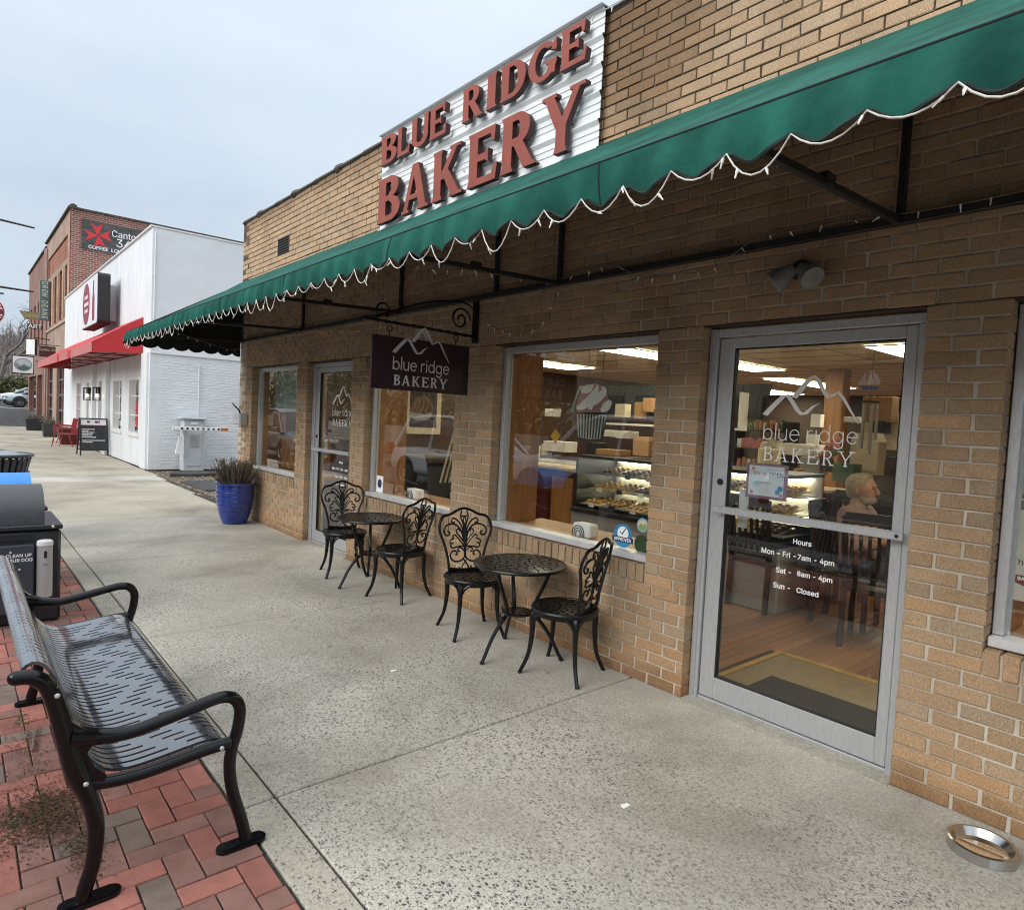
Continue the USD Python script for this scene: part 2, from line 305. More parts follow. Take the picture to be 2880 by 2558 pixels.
def concrete_mat(name, base0, base1, pebble, dens, rough=0.72):
    N3 = (0.3, (0.62, 0.60, 0.57)), (0.5, (1.0, 1.0, 1.0)), (0.72, (1.12, 1.11, 1.09))
    """Worn concrete with the aggregate showing: dark stones of about a centimetre, in patches."""
    return usdkit.material(stage, L + name, {
        'g': ('geometry', {}),
        'n1': ('noise_texture', {'scale': 1.1, 'detail': 6.0, 'roughness': 0.62}), 'n2': ('noise_texture', {'scale': 70.0, 'detail': 5.0, 'roughness': 0.8}),
        'mp': ('mapping', {'mapping_type': 'point', 'scale': (1.0, 0.75, 1.0)}),
        'nw': ('noise_texture', {'scale': 60.0, 'detail': 2.0}), 'sw': ('vector_math', {'math_type': 'scale', 'scale': 0.018}), 'ad': ('vector_math', {'math_type': 'add'}),
        'v': ('voronoi_texture', {'feature': 'f1', 'scale': 70.0, 'randomness': 1.0}), 'v2': ('voronoi_texture', {'feature': 'f1', 'scale': 150.0, 'randomness': 1.0}),
        'n3': ('noise_texture', {'scale': 0.55, 'detail': 8.0, 'roughness': 0.72, 'distortion': 0.6}), 'r3': ('rgb_ramp', {'ramp': list(N3)}), 'm3': ('mix_color', {'blend_type': 'multiply', 'fac': 1.0, 'use_clamp': False}), 'sx': ('separate_xyz', {}), 'wx': ('map_range', {'from_min': -0.75, 'from_max': -0.12, 'to_min': 1.0, 'to_max': 0.22, 'clamp': True}), 'x4': ('math', {'math_type': 'multiply'}),
        'gv': ('voronoi_texture', {'feature': 'f1', 'scale': 2.6, 'randomness': 1.0}), 'gm': ('map_range', {'from_min': 0.035, 'from_max': 0.05, 'to_min': 0.55, 'to_max': 0.0, 'clamp': True}), 'mg': ('mix_color', {'blend_type': 'mix', 'b': (0.10, 0.095, 0.085)}),
        'cs': ('separate_color', {}), 'cs2': ('separate_color', {}),
        'r1': ('rgb_ramp', {'ramp': [(0.3, base0), (0.7, base1)]}), 'r2': ('rgb_ramp', {'ramp': [(0.28, (0.55, 0.54, 0.52)), (0.72, (1.32, 1.31, 1.28))]}),
        'mb': ('mix_color', {'blend_type': 'multiply', 'fac': 1.0, 'use_clamp': False}),
        'in1': ('map_range', {'from_min': 0.30, 'from_max': 0.44, 'to_min': 1.0, 'to_max': 0.0, 'clamp': True}),
        'th': ('map_range', {'from_min': dens - 0.04, 'from_max': dens + 0.04, 'to_min': 1.0, 'to_max': 0.0, 'clamp': True}),
        'in2': ('map_range', {'from_min': 0.28, 'from_max': 0.45, 'to_min': 1.0, 'to_max': 0.0, 'clamp': True}),
        'th2': ('map_range', {'from_min': dens - 0.1, 'from_max': dens, 'to_min': 1.0, 'to_max': 0.0, 'clamp': True}),
        'x1': ('math', {'math_type': 'multiply'}), 'x2': ('math', {'math_type': 'multiply'}), 'mxx': ('math', {'math_type': 'maximum'}),
        'pat': ('map_range', {'from_min': 0.36, 'from_max': 0.60, 'to_min': 0.35, 'to_max': 1.0, 'clamp': True}), 'x3': ('math', {'math_type': 'multiply'}),
        'pc': ('rgb_ramp', {'ramp': [(0.0, pebble[0]), (0.6, pebble[1]), (1.0, pebble[2])]}),
        'mx': ('mix_color', {'blend_type': 'mix'}),
        'b': ('bump', {'strength': 0.35, 'distance': 0.004}),
        'p': ('principled_bsdf', {'roughness': rough, 'specular_ior_level': 0.35})},
        [('g.position', 'n1.vector'), ('g.position', 'n2.vector'), ('g.position', 'nw.vector'), ('nw.color', 'sw.vector1'), ('g.position', 'mp.vector'), ('mp.vector', 'ad.vector1'), ('sw.vector', 'ad.vector2'),
         ('ad.vector', 'v.vector'), ('ad.vector', 'v2.vector'), ('v.color', 'cs.color'), ('v2.color', 'cs2.color'), ('n1.fac', 'r1.fac'), ('n2.fac', 'r2.fac'), ('r1.color', 'mb.a'), ('r2.color', 'mb.b'),
         ('v.distance', 'in1.value'), ('cs.r', 'th.value'), ('v2.distance', 'in2.value'), ('cs2.r', 'th2.value'), ('in1.result', 'x1.value1'), ('th.result', 'x1.value2'),
         ('in2.result', 'x2.value1'), ('th2.result', 'x2.value2'), ('x1.value', 'mxx.value1'), ('x2.value', 'mxx.value2'), ('n1.fac', 'pat.value'), ('mxx.value', 'x3.value1'), ('pat.result', 'x3.value2'),
         ('cs.g', 'pc.fac'), ('g.position', 'n3.vector'), ('n3.fac', 'r3.fac'), ('mb.result', 'm3.a'), ('r3.color', 'm3.b'), ('g.position', 'sx.vector'), ('sx.x', 'wx.value'), ('x3.value', 'x4.value1'), ('wx.result', 'x4.value2'), ('g.position', 'gv.vector'), ('gv.distance', 'gm.value'), ('gm.result', 'mg.fac'), ('mx.result', 'mg.a'),
         ('x4.value', 'mx.fac'), ('m3.result', 'mx.a'), ('pc.color', 'mx.b'), ('mg.result', 'p.base_color'), ('n2.fac', 'b.height'), ('b.normal', 'p.normal')], surface='p.BSDF')
M_conc = concrete_mat('exposed_concrete', (0.36, 0.34, 0.295), (0.56, 0.54, 0.485), ((0.035, 0.036, 0.04), (0.10, 0.10, 0.098), (0.20, 0.19, 0.17)), 0.58)
M_conc2 = concrete_mat('old_concrete', (0.33, 0.30, 0.24), (0.52, 0.485, 0.40), ((0.09, 0.085, 0.07), (0.17, 0.155, 0.13), (0.24, 0.22, 0.18)), 0.46)
M_conc3 = concrete_mat('pale_concrete', (0.46, 0.44, 0.39), (0.56, 0.54, 0.48), ((0.16, 0.15, 0.13), (0.22, 0.2, 0.17), (0.28, 0.25, 0.2)), 0.12)
M_strip = concrete_mat('edge_concrete', (0.32, 0.30, 0.255), (0.47, 0.445, 0.385), ((0.06, 0.06, 0.06), (0.12, 0.115, 0.105), (0.2, 0.18, 0.15)), 0.28)
M_joint = mat('joint_dirt', (0.045, 0.038, 0.03), 0.95, var=0.4, vs=30, bump=0.5, bs=120)
M_asph = mat('asphalt', (0.055, 0.055, 0.056), 0.9, var=0.25, vs=3, bump=0.6, bs=180)
M_gravel = mat('gravel_soil', (0.16, 0.125, 0.09), 0.95, var=0.4, vs=20, bump=0.8, bs=90)
M_stone = mat('stones', (0.30, 0.25, 0.19), 0.85, var=0.2, vs=60, tint=True)
M_paver = mat('paver', (0.95, 0.95, 0.95), 0.88, var=0.28, vs=11, bump=0.6, bs=140, tint=True, bd=0.004)
M_canvas = mat('green_canvas', (0.007, 0.082, 0.062), 0.8, var=0.38, vs=3.4, bump=0.6, bs=8, bd=0.014, alt=(0.014, 0.124, 0.094), spec=0.18)
M_lining = mat('black_lining', (0.012, 0.016, 0.015), 0.85)  # black puts the backlit shade under the awning into the colour
M_canvas_trim = mat('canvas_trim', (0.012, 0.02, 0.018), 0.8)
M_dark = mat('black_frame', (0.018, 0.017, 0.017), 0.5, var=0.3, vs=15)
M_iron = mat('black_iron', (0.004, 0.004, 0.004), 0.30, metal=0.0, var=0.3, vs=30, bump=0.25, bs=90, bd=0.003, spec=0.38)
M_bench = mat('bench_enamel', (0.003, 0.003, 0.0035), 0.16, var=0.2, vs=30, bump=0.03, bs=90, bd=0.001, spec=0.32, rvar=0.05)
M_sheet = mat('bench_sheet_enamel', (0.03, 0.031, 0.036), 0.18, var=0.35, vs=14, bump=0.05, bs=60, bd=0.001, spec=1.0, coat=1.0, rvar=0.12, coat_ior=1.9)
M_board = mat('white_corrugated', (0.80, 0.82, 0.84), 0.42, var=0.05, vs=2.5, spec=0.5, stretch=(1, 0.6, 5))
M_letter = mat('letter_red', (0.27, 0.058, 0.036), 0.55, var=0.14, vs=5)
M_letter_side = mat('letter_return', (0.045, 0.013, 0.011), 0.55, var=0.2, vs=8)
M_alu = mat('aluminium', (0.52, 0.535, 0.55), 0.42, metal=0.55, var=0.12, vs=6, stretch=(30, 30, 3), spec=0.5)
M_alu_pale = mat('aluminium_sill', (0.62, 0.63, 0.63), 0.4, metal=0.3, var=0.12, vs=9)
M_rubber = mat('black_rubber', (0.012, 0.012, 0.012), 0.75)
M_lintel = mat('steel_lintel', (0.035, 0.022, 0.016), 0.7, var=0.3)
M_coping = mat('coping', (0.075, 0.062, 0.05), 0.75, var=0.4, vs=7, bump=0.5, bs=30)
M_white = mat('white_paint', (0.72, 0.745, 0.765), 0.55, var=0.10, vs=2.4, stretch=(1, 1, .35), bump=.12, bs=30)
M_wbrick = mat('painted_brick', (0.74, 0.765, 0.785), 0.6, var=0.07, vs=2.2, bump=0.2, bs=60, bd=0.004)
M_wtrim = mat('white_trim', (0.78, 0.78, 0.77), 0.4, var=0.03)
M_redcloth = mat('red_canvas', (0.52, 0.025, 0.03), 0.6, var=0.08, vs=3)
M_redcloth2 = mat('faded_red_canvas', (0.50, 0.16, 0.16), 0.65, var=0.08, vs=3)
M_wire = mat('white_wire', (0.62, 0.60, 0.55), 0.5, var=0.15, vs=10)
M_bulb = mat('clear_bulb', (0.82, 0.80, 0.74), 0.15, var=0.05, spec=0.8)
M_browire = mat('old_wire', (0.16, 0.12, 0.08), 0.6)
M_vinyl = mat('white_vinyl', (0.86, 0.86, 0.86), 0.6, var=0.02)
M_black = mat('black_plastic', (0.014, 0.014, 0.016), 0.4, var=0.15, vs=10)
M_chrome = usdkit.material(stage, L + 'steel_bowl', {'p': ('principled_bsdf', {'base_color': (0.56, 0.55, 0.53), 'metallic': 1.0, 'roughness': 0.2})}, [], surface='p.BSDF')
M_glaze = mat('blue_glaze', (0.003, 0.022, 0.20), 0.16, var=0.35, vs=14, bump=0.2, bs=18, bd=0.004, spec=0.7, coat=0.6, alt=(0.005, 0.042, 0.30))
M_soil = mat('soil', (0.05, 0.035, 0.022), 0.95, var=0.4, vs=60)
def pane_mat(name, tint=(0.93, 0.95, 0.94), k=2.0):
    return usdkit.material(stage, L + name, {
        'f': ('fresnel', {'IOR': 1.5}), 'g': ('geometry', {}), 'i': ('math', {'math_type': 'subtract', 'value1': 1.0}), 'm': ('math', {'math_type': 'multiply'}),
        'm2': ('math', {'math_type': 'multiply', 'value2': k, 'use_clamp': True}), 't': ('transparent_bsdf', {'color': tint}), 'gl': ('glossy_bsdf', {'color': (1, 1, 1), 'roughness': 0.0, 'distribution': 'ggx'}),
        'mx': ('mix_closure', {})},
        [('g.backfacing', 'i.value2'), ('i.value', 'm.value1'), ('f.fac', 'm.value2'), ('m.value', 'm2.value1'), ('m2.value', 'mx.fac'), ('t.BSDF', 'mx.closure1'), ('gl.BSDF', 'mx.closure2')], surface='mx.closure')
M_glass = pane_mat('window_glass', k=2.2)
M_glass_far = pane_mat('far_window_glass', (0.8, 0.84, 0.85), 2.6)
M_wood = mat('orange_wood', (0.30, 0.125, 0.038), 0.42, var=0.28, vs=2.2, stretch=(6, 6, 0.7), alt=(0.40, 0.19, 0.062))
M_dkwood = mat('dark_wood', (0.022, 0.012, 0.008), 0.4, var=0.3, vs=2.2, stretch=(10, 10, 0.8))
M_panel = mat('wood_panelling', (0.07, 0.035, 0.018), 0.45, var=0.3, vs=2.0, stretch=(8, 8, 0.6))
M_floor = mat('floor_board', (0.9, 0.9, 0.9), 0.38, var=0.22, vs=3.0, stretch=(30, 2.5, 1), tint=True)
# ------------------------------------------------------------------ ground, road, pavements
def gz(y): 
    t = np.clip((np.asarray(y, float) - 45.0) / 7.5, 0, 1); return -0.17 + 1.05 * t * t * (3 - 2 * t) + np.clip(np.asarray(y, float) - 52.5, 0, 60) * 0.012
ys = np.concatenate([[-400, -40, -10, 0, 20, 40], np.linspace(44, 54, 11), [60, 80, 120, 400]])
xs = np.array([-500, -60, -20, -4.3, 0.3, 20, 60, 500.0])
g = MB(); V = np.array([[x, y, gz(y)] for y in ys for x in xs]); nx = len(xs)
g.add(V, [(j * nx + i, j * nx + i + 1, (j + 1) * nx + i + 1, (j + 1) * nx + i) for j in range(len(ys) - 1) for i in range(nx - 1)])
g.build('ground', M_asph, kind='structure', smooth=True)
road = MB().box(-15.0, -4.32, -40, 44.9, -0.165, -0.15)
road.build('road', mat('road_asphalt', (0.075, 0.075, 0.077), 0.85, var=0.18, vs=1.2, bump=0.5, bs=150), kind='structure')
lm = MB()
for x in (-9.75, -9.55): lm.box(x - 0.05, x + 0.05, -40, 44, -0.15, -0.146)
lm.build('road_line', mat('yellow_line', (0.55, 0.38, 0.05), 0.8, var=0.2), label='double yellow line down the middle of the road', kind='structure')
kb = MB()
for i in range(-5, 16): kb.box(-4.32, -4.16, i * 3.0 + 0.006, i * 3.0 + 2.994, -0.16, 0.0, 0.012)
kb.build('kerb', M_conc3, kind='structure')
far_walk = MB().box(-20, -14.9, -40, 44, -0.165, 0.0, 0.01).build('far_pavement', M_conc2, kind='structure')
# concrete pavement: slabs with tooled joints
walk = thing('pavement', None, None, kind='structure')
MB().box(-2.41, -0.002, -3.0, 10.08, -0.15, -0.014).box(-4.15, 0.28, 10.08, 45.5, -0.15, -0.014).build('joint_bed', M_joint, walk)
def slab(x0, x1, y0, y1, m, z=0.0, name='slab'): MB().box(x0 + 0.005, x1 - 0.005, y0 + 0.0055, y1 - 0.0055, -0.12, z, 0.006).build(name, m, walk)
jy = [-2.2, 0.17, 2.556, 4.858, 7.44, 10.08]
for i in range(5):
    slab(-2.25, 0.016, jy[i], jy[i + 1], M_conc)
    slab(-2.405, -2.25, jy[i], jy[i + 1], M_strip, name='edge_slab')
slab(-2.25, 0.06, 10.08, 12.7, M_conc2); slab(-2.25, 0.14, 12.7, 15.15, M_conc2); slab(-4.15, 0.22, 15.15, 16.15, M_conc3); slab(-2.25, 0.28, 16.15, 19.2, M_conc2)
slab(-4.15, -2.25, 10.08, 12.7, M_conc2); slab(-4.15, -2.25, 12.7, 15.15, M_conc2); slab(-4.15, -2.25, 16.15, 19.2, M_conc2)
yy_ = 19.2
while yy_ < 45:
    for xa, xb in ((-4.15, -2.2), (-2.2, 0.30)): slab(xa, xb, yy_, min(yy_ + 2.6, 45.4), M_conc2)
    yy_ += 2.6
# brick pavers in a herringbone bond
pav = thing('brick_paving', None, None, kind='structure')
MB().box(-4.15, -2.41, -3.0, 10.07, -0.15, -0.012).build('sand_bed', M_joint, pav)
PA = 0.0955
def herring(x0, x1, y0, y1):
    out = []
    nx_, ny_ = int((x1 - x0) / PA) + 6, int((y1 - y0) / PA) + 6
    for a in range(-4, nx_):
        for b in range(-4, ny_):
            k = (a - b) % 4
            if k == 0: out.append((a, b, a + 2, b + 1))
            elif k == 3: out.append((a, b - 0, a + 1, b + 2))
    res = []
    for a, b, c, d in out:
        X0, X1, Y0, Y1 = -4.325 + a * PA, -4.325 + c * PA, -0.632 + b * PA, -0.632 + d * PA
        X0, X1, Y0, Y1 = max(X0, x0), min(X1, x1), max(Y0, y0), min(Y1, y1)
        if X1 - X0 > 0.025 and Y1 - Y0 > 0.025: res.append((X0, X1, Y0, Y1))
    return res
def project(p):
    d = np.asarray(p, float) - CAM; z = d @ _fw
    return W_PX / 2 + F_PX * (d @ RT) / z, H_PX / 2 - F_PX * (d @ UP) / z, z
def area_px(c, a, b):
    """Screen area of a parallelogram at c with the sides a and b; 0 outside the frame."""
    u, v, z = project(c)
    if z < 0.2 or not (-60 < u < W_PX + 60 and -60 < v < H_PX + 60): return 0.0
    p, q = project(np.asarray(c) + a), project(np.asarray(c) + b)
    return abs((p[0] - u) * (q[1] - v) - (p[1] - v) * (q[0] - u))
pr = []
for X0, X1, Y0, Y1 in herring(-4.15, -2.412, -0.4, 10.06):
    dark = rng.random()
    t = np.array([0.385, 0.150, 0.118]) * (0.78 + 0.38 * rng.random())
    if dark < 0.12: t = np.array([0.215, 0.16, 0.13]) * (0.8 + 0.4 * rng.random())
    elif dark < 0.48: t = np.array([0.27, 0.14, 0.115]) * (0.85 + 0.3 * rng.random())
    pr.append((area_px(((X0 + X1) / 2, (Y0 + Y1) / 2, 0), (X1 - X0, 0, 0), (0, Y1 - Y0, 0)), X0, X1, Y0, Y1, t))
pr.sort(key=lambda r: -r[0])
def paver(mb, r):
    _, X0, X1, Y0, Y1, t = r; j = 0.0025; dz = rng.normal(0, 0.0014)
    k = MB().box(X0 + j, X1 - j, Y0 + j, Y1 - j, -0.06, 0.0 + dz, 0.0028, t); v = np.vstack(k.v)
    v[:, 2] += np.where(v[:, 2] > -0.03, (v[:, 0] - X0) * rng.normal(0, 0.008) + (v[:, 1] - Y0) * rng.normal(0, 0.008), 0); v[:, :2] += rng.normal(0, 0.0008, (1, 2))
    mb.add(v, np.vstack(k.f), t)
rest = MB()
for i, r in enumerate(pr):
    if i < 300:
        k = MB(); paver(k, r); k.build('paver', M_paver, pav, tint=True)
    else: paver(rest, r)
rest.build('pavers', M_paver, pav, tint=True, kind='stuff')
# the gap between the bakery and the white building
gp = MB().box(0.0, 12, 10.1, 17.58, -0.16, -0.035)
gp.build('gravel_bed', M_gravel, kind='structure', label='bare soil between the bakery and the white building')
st = MB()
for i in range(3000):
    x, y = 0.15 + 4.2 * rng.random() ** 1.4, 10.6 + 6.9 * rng.random()
    if 0.4 < x < 2.2 and 13.1 < y < 15.0: continue
    r = 0.009 + 0.024 * rng.random() ** 2; c = 0.35 + 1.0 * rng.random(); w = rng.random()
    m = trimesh.creation.icosahedron(); v = m.vertices * r * (1, 0.8, 0.55) * (1 + rng.normal(0, 0.12, (12, 1))); v = v @ rotz3(rng.random() * 6).T
    st.add(v + (x, y, -0.028 + r * 0.25), m.faces, (c, c * (0.92 + 0.1 * w), c * (0.8 + 0.25 * w)))
st.build('gravel', M_stone, kind='stuff', tint=True, label='loose gravel and stones in the gap beside the white wall', cat='gravel')
MB().box(0.42, 2.4, 13.2, 14.95, -0.1, -0.004, 0.012).build('step_slab', M_asph, label='dark concrete slab in the gap behind the blue pot', cat='slab')
k = MB(); pts = [(0.52, 16.1), (1.0, 16.0), (1.45, 16.15), (1.55, 16.45), (1.2, 16.7), (0.75, 16.6)]
k.prism(sg.Polygon(pts).buffer(0.04), 0.075, (0, 0, -0.035)).build('stone_slab', M_asph, label='low dark stone lying on the gravel by the white wall', cat='stone')
# ------------------------------------------------------------------ bakery building
C = 0.0677; HEAD = 32 * C; SILL = 9 * C; ROW = 0.115; WIN0 = SILL + ROW; TOP = 63 * C; Y0B, Y1B = -3.05, 10.08
OPEN = [('window', -0.86, 0.745), ('door', 1.052, 2.186), ('window', 2.497, 4.072), ('window', 4.595, 6.190), ('door', 6.497, 7.656), ('window', 7.96, 9.56)]
bak = thing('bakery_building', 'single storey tan brick bakery with the green awning and two glass doors', 'building', (0, 3.5, 0))
# wall core (shows as the mortar)
wall = MB()
edges = [Y0B] + [e for o in OPEN for e in o[1:]] + [Y1B]
MX = 0.0075
def core(y0, y1, z0, z1, e0=0.006, e1=0.006): wall.box(MX, 0.26, y0 + e0, y1 - e1, z0, z1)
for i in range(0, len(edges), 2): core(edges[i], edges[i + 1], 0, HEAD)
for kind, a, b in OPEN:
    if kind == 'window': core(a - 0.013, b + 0.013, 0, SILL + 0.1)
core(Y0B, Y1B, HEAD + 0.006, TOP)
wall.box(0.0, 14.0, Y1B - 0.26, Y1B - 0.008, 0, TOP - 0.002)
wl = wall.build('brick_wall', M_mortar, bak)
bricks = []     # (area, box, tint)
def tint_at(y, z):
    base = np.array([0.352, 0.243, 0.150]); v = 0.90 + 0.24 * rng.random(); t = base * v
    u = rng.random()
    if u < 0.16: t = np.array([0.335, 0.25, 0.168]) * v
    elif u < 0.28: t = np.array([0.395, 0.255, 0.148]) * v
    if z < 0.35: t = t * (np.array([1.10, 1.0, 0.90]) * (0.35 - z) / 0.35 + np.array([1, 1, 1.0]) * z / 0.35)
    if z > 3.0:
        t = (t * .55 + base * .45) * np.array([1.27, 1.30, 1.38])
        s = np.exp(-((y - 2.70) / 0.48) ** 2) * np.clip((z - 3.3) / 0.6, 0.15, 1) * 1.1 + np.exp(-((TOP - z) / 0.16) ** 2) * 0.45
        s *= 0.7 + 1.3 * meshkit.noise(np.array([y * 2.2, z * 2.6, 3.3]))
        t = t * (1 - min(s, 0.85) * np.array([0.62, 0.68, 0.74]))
    return t
def lay(y0, y1, k, pier=False, par=0):
    """One course between y0 and y1."""
    Lr = y1 - y0; z0, z1 = k * C + 0.0045, (k + 1) * C - 0.0045
    if pier:
        n = max(1, round(Lr / 0.1016)); u = Lr / n; pos = [0]
        q = 1 if (k + par) % 2 else 2
        while pos[-1] < n: pos.append(min(pos[-1] + q, n)); q = 2
        cuts = [y0 + p * u for p in pos]
    else:
        s = 0.1016 * (k % 2); a = math.floor((y0 - s) / 0.2032) * 0.2032 + s; cuts = [y0]
        while a < y1:
            if a > y0 + 0.045 and a < y1 - 0.045: cuts.append(a)
            a += 0.2032
        cuts.append(y1)
    for a, b in zip(cuts[:-1], cuts[1:]):
        hj = 0.0075 if k < 36 else 0.005; ja = 0.0 if a == y0 else hj; jb = 0.0 if b == y1 else hj
        bricks.append((a + ja + (rng.normal(0, 0.0012) if ja else 0), b - jb, z0 + rng.normal(0, 0.0005), z1 + rng.normal(0, 0.0005), rng.normal(0, 0.0012)))
NC = 63
for k in range(NC):
    if k < 9: 
        solid = [(Y0B, OPEN[1][1]), (OPEN[1][2], OPEN[4][1]), (OPEN[4][2], Y1B)]
        for a, b in solid: lay(a, b, k)
    elif k < 32:
        for i in range(0, len(edges), 2): lay(edges[i], edges[i + 1], k, True, i // 2)
    else: lay(Y0B, Y1B, k)
def brick_shape(mb, b):
    y0, y1, z0, z1, dx = b[:5]; t = b[5]; c = 0.003
    j = lambda: rng.normal(0, 0.0012)
    v = []
    for x, ins in ((dx, c), (dx + c, 0.0), (0.093, 0.0)):
        v += [(x, y0 + ins + j(), z0 + ins + j()), (x, y1 - ins + j(), z0 + ins + j()), (x, y1 - ins + j(), z1 - ins + j()), (x, y0 + ins + j(), z1 - ins + j())]
    f = [(0, 3, 2, 1)]
    for s in (0, 4):
        for i in range(4):
            q = (i + 1) % 4; f.append((s + i, s + q, s + 4 + q, s + 4 + i)[::-1])
    f = [ff if i == 0 else ff[::-1] for i, ff in enumerate(f)]
    mb.add(v, [tuple(ff) for ff in f], t)
rows = []
for b in bricks:
    y0, y1, z0, z1, dx = b; a = area_px((0, (y0 + y1) / 2, (z0 + z1) / 2), (0, y1 - y0, 0), (0, 0, z1 - z0))
    if y0 < -0.2: a = 0
    if 2.45 < z0 < 3.35: a *= 0.3
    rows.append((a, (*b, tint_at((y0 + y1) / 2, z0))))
for kind, a, b in OPEN:                                # rowlock sills: bricks on edge
    if kind != 'window': continue
    n = round((b - a) / C); u = (b - a) / n
    for i in range(n):
        y0, y1 = a + i * u + 0.005, a + (i + 1) * u - 0.005
        rows.append((area_px((0, (y0 + y1) / 2, SILL), (0, u, 0), (0, 0, ROW)) * (0 if y0 < -0.2 else 1), (y0, y1, SILL + 0.006, SILL + ROW - 0.004 + rng.normal(0, 0.001), -0.006 + rng.normal(0, 0.002), tint_at(y0, 0.6) * np.array([1.0, 1.02, 1.05]))))
rows.sort(key=lambda r: -r[0])
rest = MB()
for i, (a, b) in enumerate(rows):
    if i < 300 and a > 0:
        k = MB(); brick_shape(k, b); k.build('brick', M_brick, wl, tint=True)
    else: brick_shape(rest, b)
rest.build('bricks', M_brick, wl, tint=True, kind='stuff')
# end wall bricks facing the gap
side = MB()
for k in range(63):
    for i in range(12):
        x0 = 0.10 + i * 0.2032 - (0.1016 if k % 2 else 0); side.box(max(x0, 0.098) + 0.005, x0 + 0.198, Y1B - 0.09, Y1B - 0.0005, k * C + 0.005, (k + 1) * C - 0.005, 0.002, tint_at(5, 2))
side.build('end_wall_bricks', M_brick, wl, tint=True, kind='stuff')
# coping: clay tiles along the parapet
cop = MB()
cop.box(-0.02, 0.29, Y0B, Y1B + 0.015, TOP, TOP + 0.018, 0.006)
cp_ = cop.build('coping', M_coping, bak)
for i in range(22):
    y = 10.06 - i * 0.61
    k = MB(); k.tube([(0.13, y, TOP + 0.012), (0.13, y - 0.58, TOP + 0.012)], [0.062, 0.058], 12, flat=((1, 0, 0), 2.5))
    k.tube([(0.13, y + 0.03, TOP + 0.014), (0.13, y - 0.05, TOP + 0.014)], [0.085 if i % 2 else 0.074, 0.08 if i % 2 else 0.072], 12, flat=((1, 0, 0), 1.95)); k.build('coping_tile', M_coping, cp_, smooth=40)
# lintels
for kind, a, b in OPEN: MB().box(0.004, 0.1, a - 0.12 if 0 else a + 0.002, b - 0.002, HEAD - 0.006, HEAD + 0.0035).build('lintel', M_lintel, bak)
# windows
for kind, a, b in OPEN:
    if kind != 'window': continue
    fr = MB(); X0, X1 = 0.088, 0.15; z0, z1 = WIN0 + 0.004, HEAD - 0.012
    fr.box(X0, X1, a + 0.006, a + 0.046, z0 + 0.045, z1 - 0.05, 0.003).box(X0, X1, b - 0.046, b - 0.006, z0 + 0.045, z1 - 0.05, 0.003).box(X0, X1, a + 0.006, b - 0.006, z1 - 0.05, z1, 0.003)
    fr.box(X0 + 0.045, X1 - 0.005, a + 0.046, a + 0.058, z0 + 0.045, z1 - 0.05).box(X0 + 0.045, X1 - 0.005, b - 0.058, b - 0.046, z0 + 0.045, z1 - 0.05)
    wf = fr.build('window_frame', M_alu, bak)
    MB().box(0.038, X1, a + 0.004, b - 0.004, z0, z0 + 0.043, 0.004).build('sill', M_alu_pale, wf)
    MB().box(0.125, 0.131, a + 0.05, b - 0.05, z0 + 0.04, z1 - 0.045).build('pane', M_glass, wf)
# doors
def glass_door(a, b, low=0.02):
    X0, X1 = 0.082, 0.19; z1 = HEAD - 0.014
    fr = MB().box(X0, X1, a + 0.008, a + 0.052, 0.0, z1 - 0.048, 0.003).box(X0, X1, b - 0.052, b - 0.008, 0.0, z1 - 0.048, 0.003).box(X0, X1, a + 0.008, b - 0.008, z1 - 0.046, z1, 0.003)
    fr.box(X0 - 0.01, X0 + 0.002, b - 0.035, b - 0.008, 0.0, z1)
    fr.box(X0 + 0.012, X1, a + 0.052, b - 0.052, 0.0, 0.018, 0.004)
    f = fr.build('door_frame', M_alu, bak)
    d = MB(); x0, x1 = 0.098, 0.142; ya, yb = a + 0.057, b - 0.057; zt = z1 - 0.052
    d.box(x0, x1, ya, ya + 0.052, 0.024, zt, 0.004).box(x0, x1, yb - 0.052 - 0.04, yb, 0.024, zt, 0.004)
    d.box(x0 + 0.001, x1 - 0.001, ya + 0.052, yb - 0.092, 0.024, 0.15, 0.003).box(x0 + 0.001, x1 - 0.001, ya + 0.052, yb - 0.092, zt - 0.058, zt, 0.003)
    dd = d.build('door', M_alu, bak)
    gk = MB()
    for y in (ya + 0.052, yb - 0.092 - 0.006): gk.box(x0 + 0.006, x1, y, y + 0.006, 0.15, zt - 0.058)
    gk.box(x0 + 0.006, x1, ya + 0.052, yb - 0.092, 0.15, 0.157).box(x0 + 0.006, x1, ya + 0.052, yb - 0.092, zt - 0.064, zt - 0.058)
    gk.build('glass_gasket', M_rubber, dd)
    MB().box(0.117, 0.123, ya + 0.05, yb - 0.09, 0.148, zt - 0.056).build('pane', M_glass, dd)
    pb = MB().box(0.028, 0.05, a + 0.034, b - 0.112, 1.112, 1.152, 0.004)
    for y in (a + 0.06, b - 0.14): pb.box(0.05, 0.1, y - 0.012, y + 0.012, 1.12, 1.144)
    ph = pb.build('push_bar', M_alu, dd)
    bl = MB()
    for y in (a + 0.06,): bl.lathe([(0.0, 0.0), (0.008, 0.0), (0.008, 0.004), (0.0, 0.005)], (0.0245, y, 1.132), 12, np.array([[0, 0, -1.0], [0, 1, 0], [1, 0, 0]]))
    bl.build('bolt', M_rubber, ph)
    MB().lathe([(0.0, 0.0), (0.017, 0.0), (0.019, 0.006), (0.013, 0.014), (0.0, 0.015)], (0.099, b - 0.112, 1.283), 16, np.array([[0, 0, -1.0], [0, 1, 0], [1, 0, 0]])).build('lock', M_black, dd, smooth=30)
    MB().box(0.155, 0.175, b - 0.255, b - 0.2, 1.03, 1.25, 0.005).build('pull_plate', M_alu_pale, dd)
glass_door(*OPEN[1][1:]); glass_door(*OPEN[4][1:])
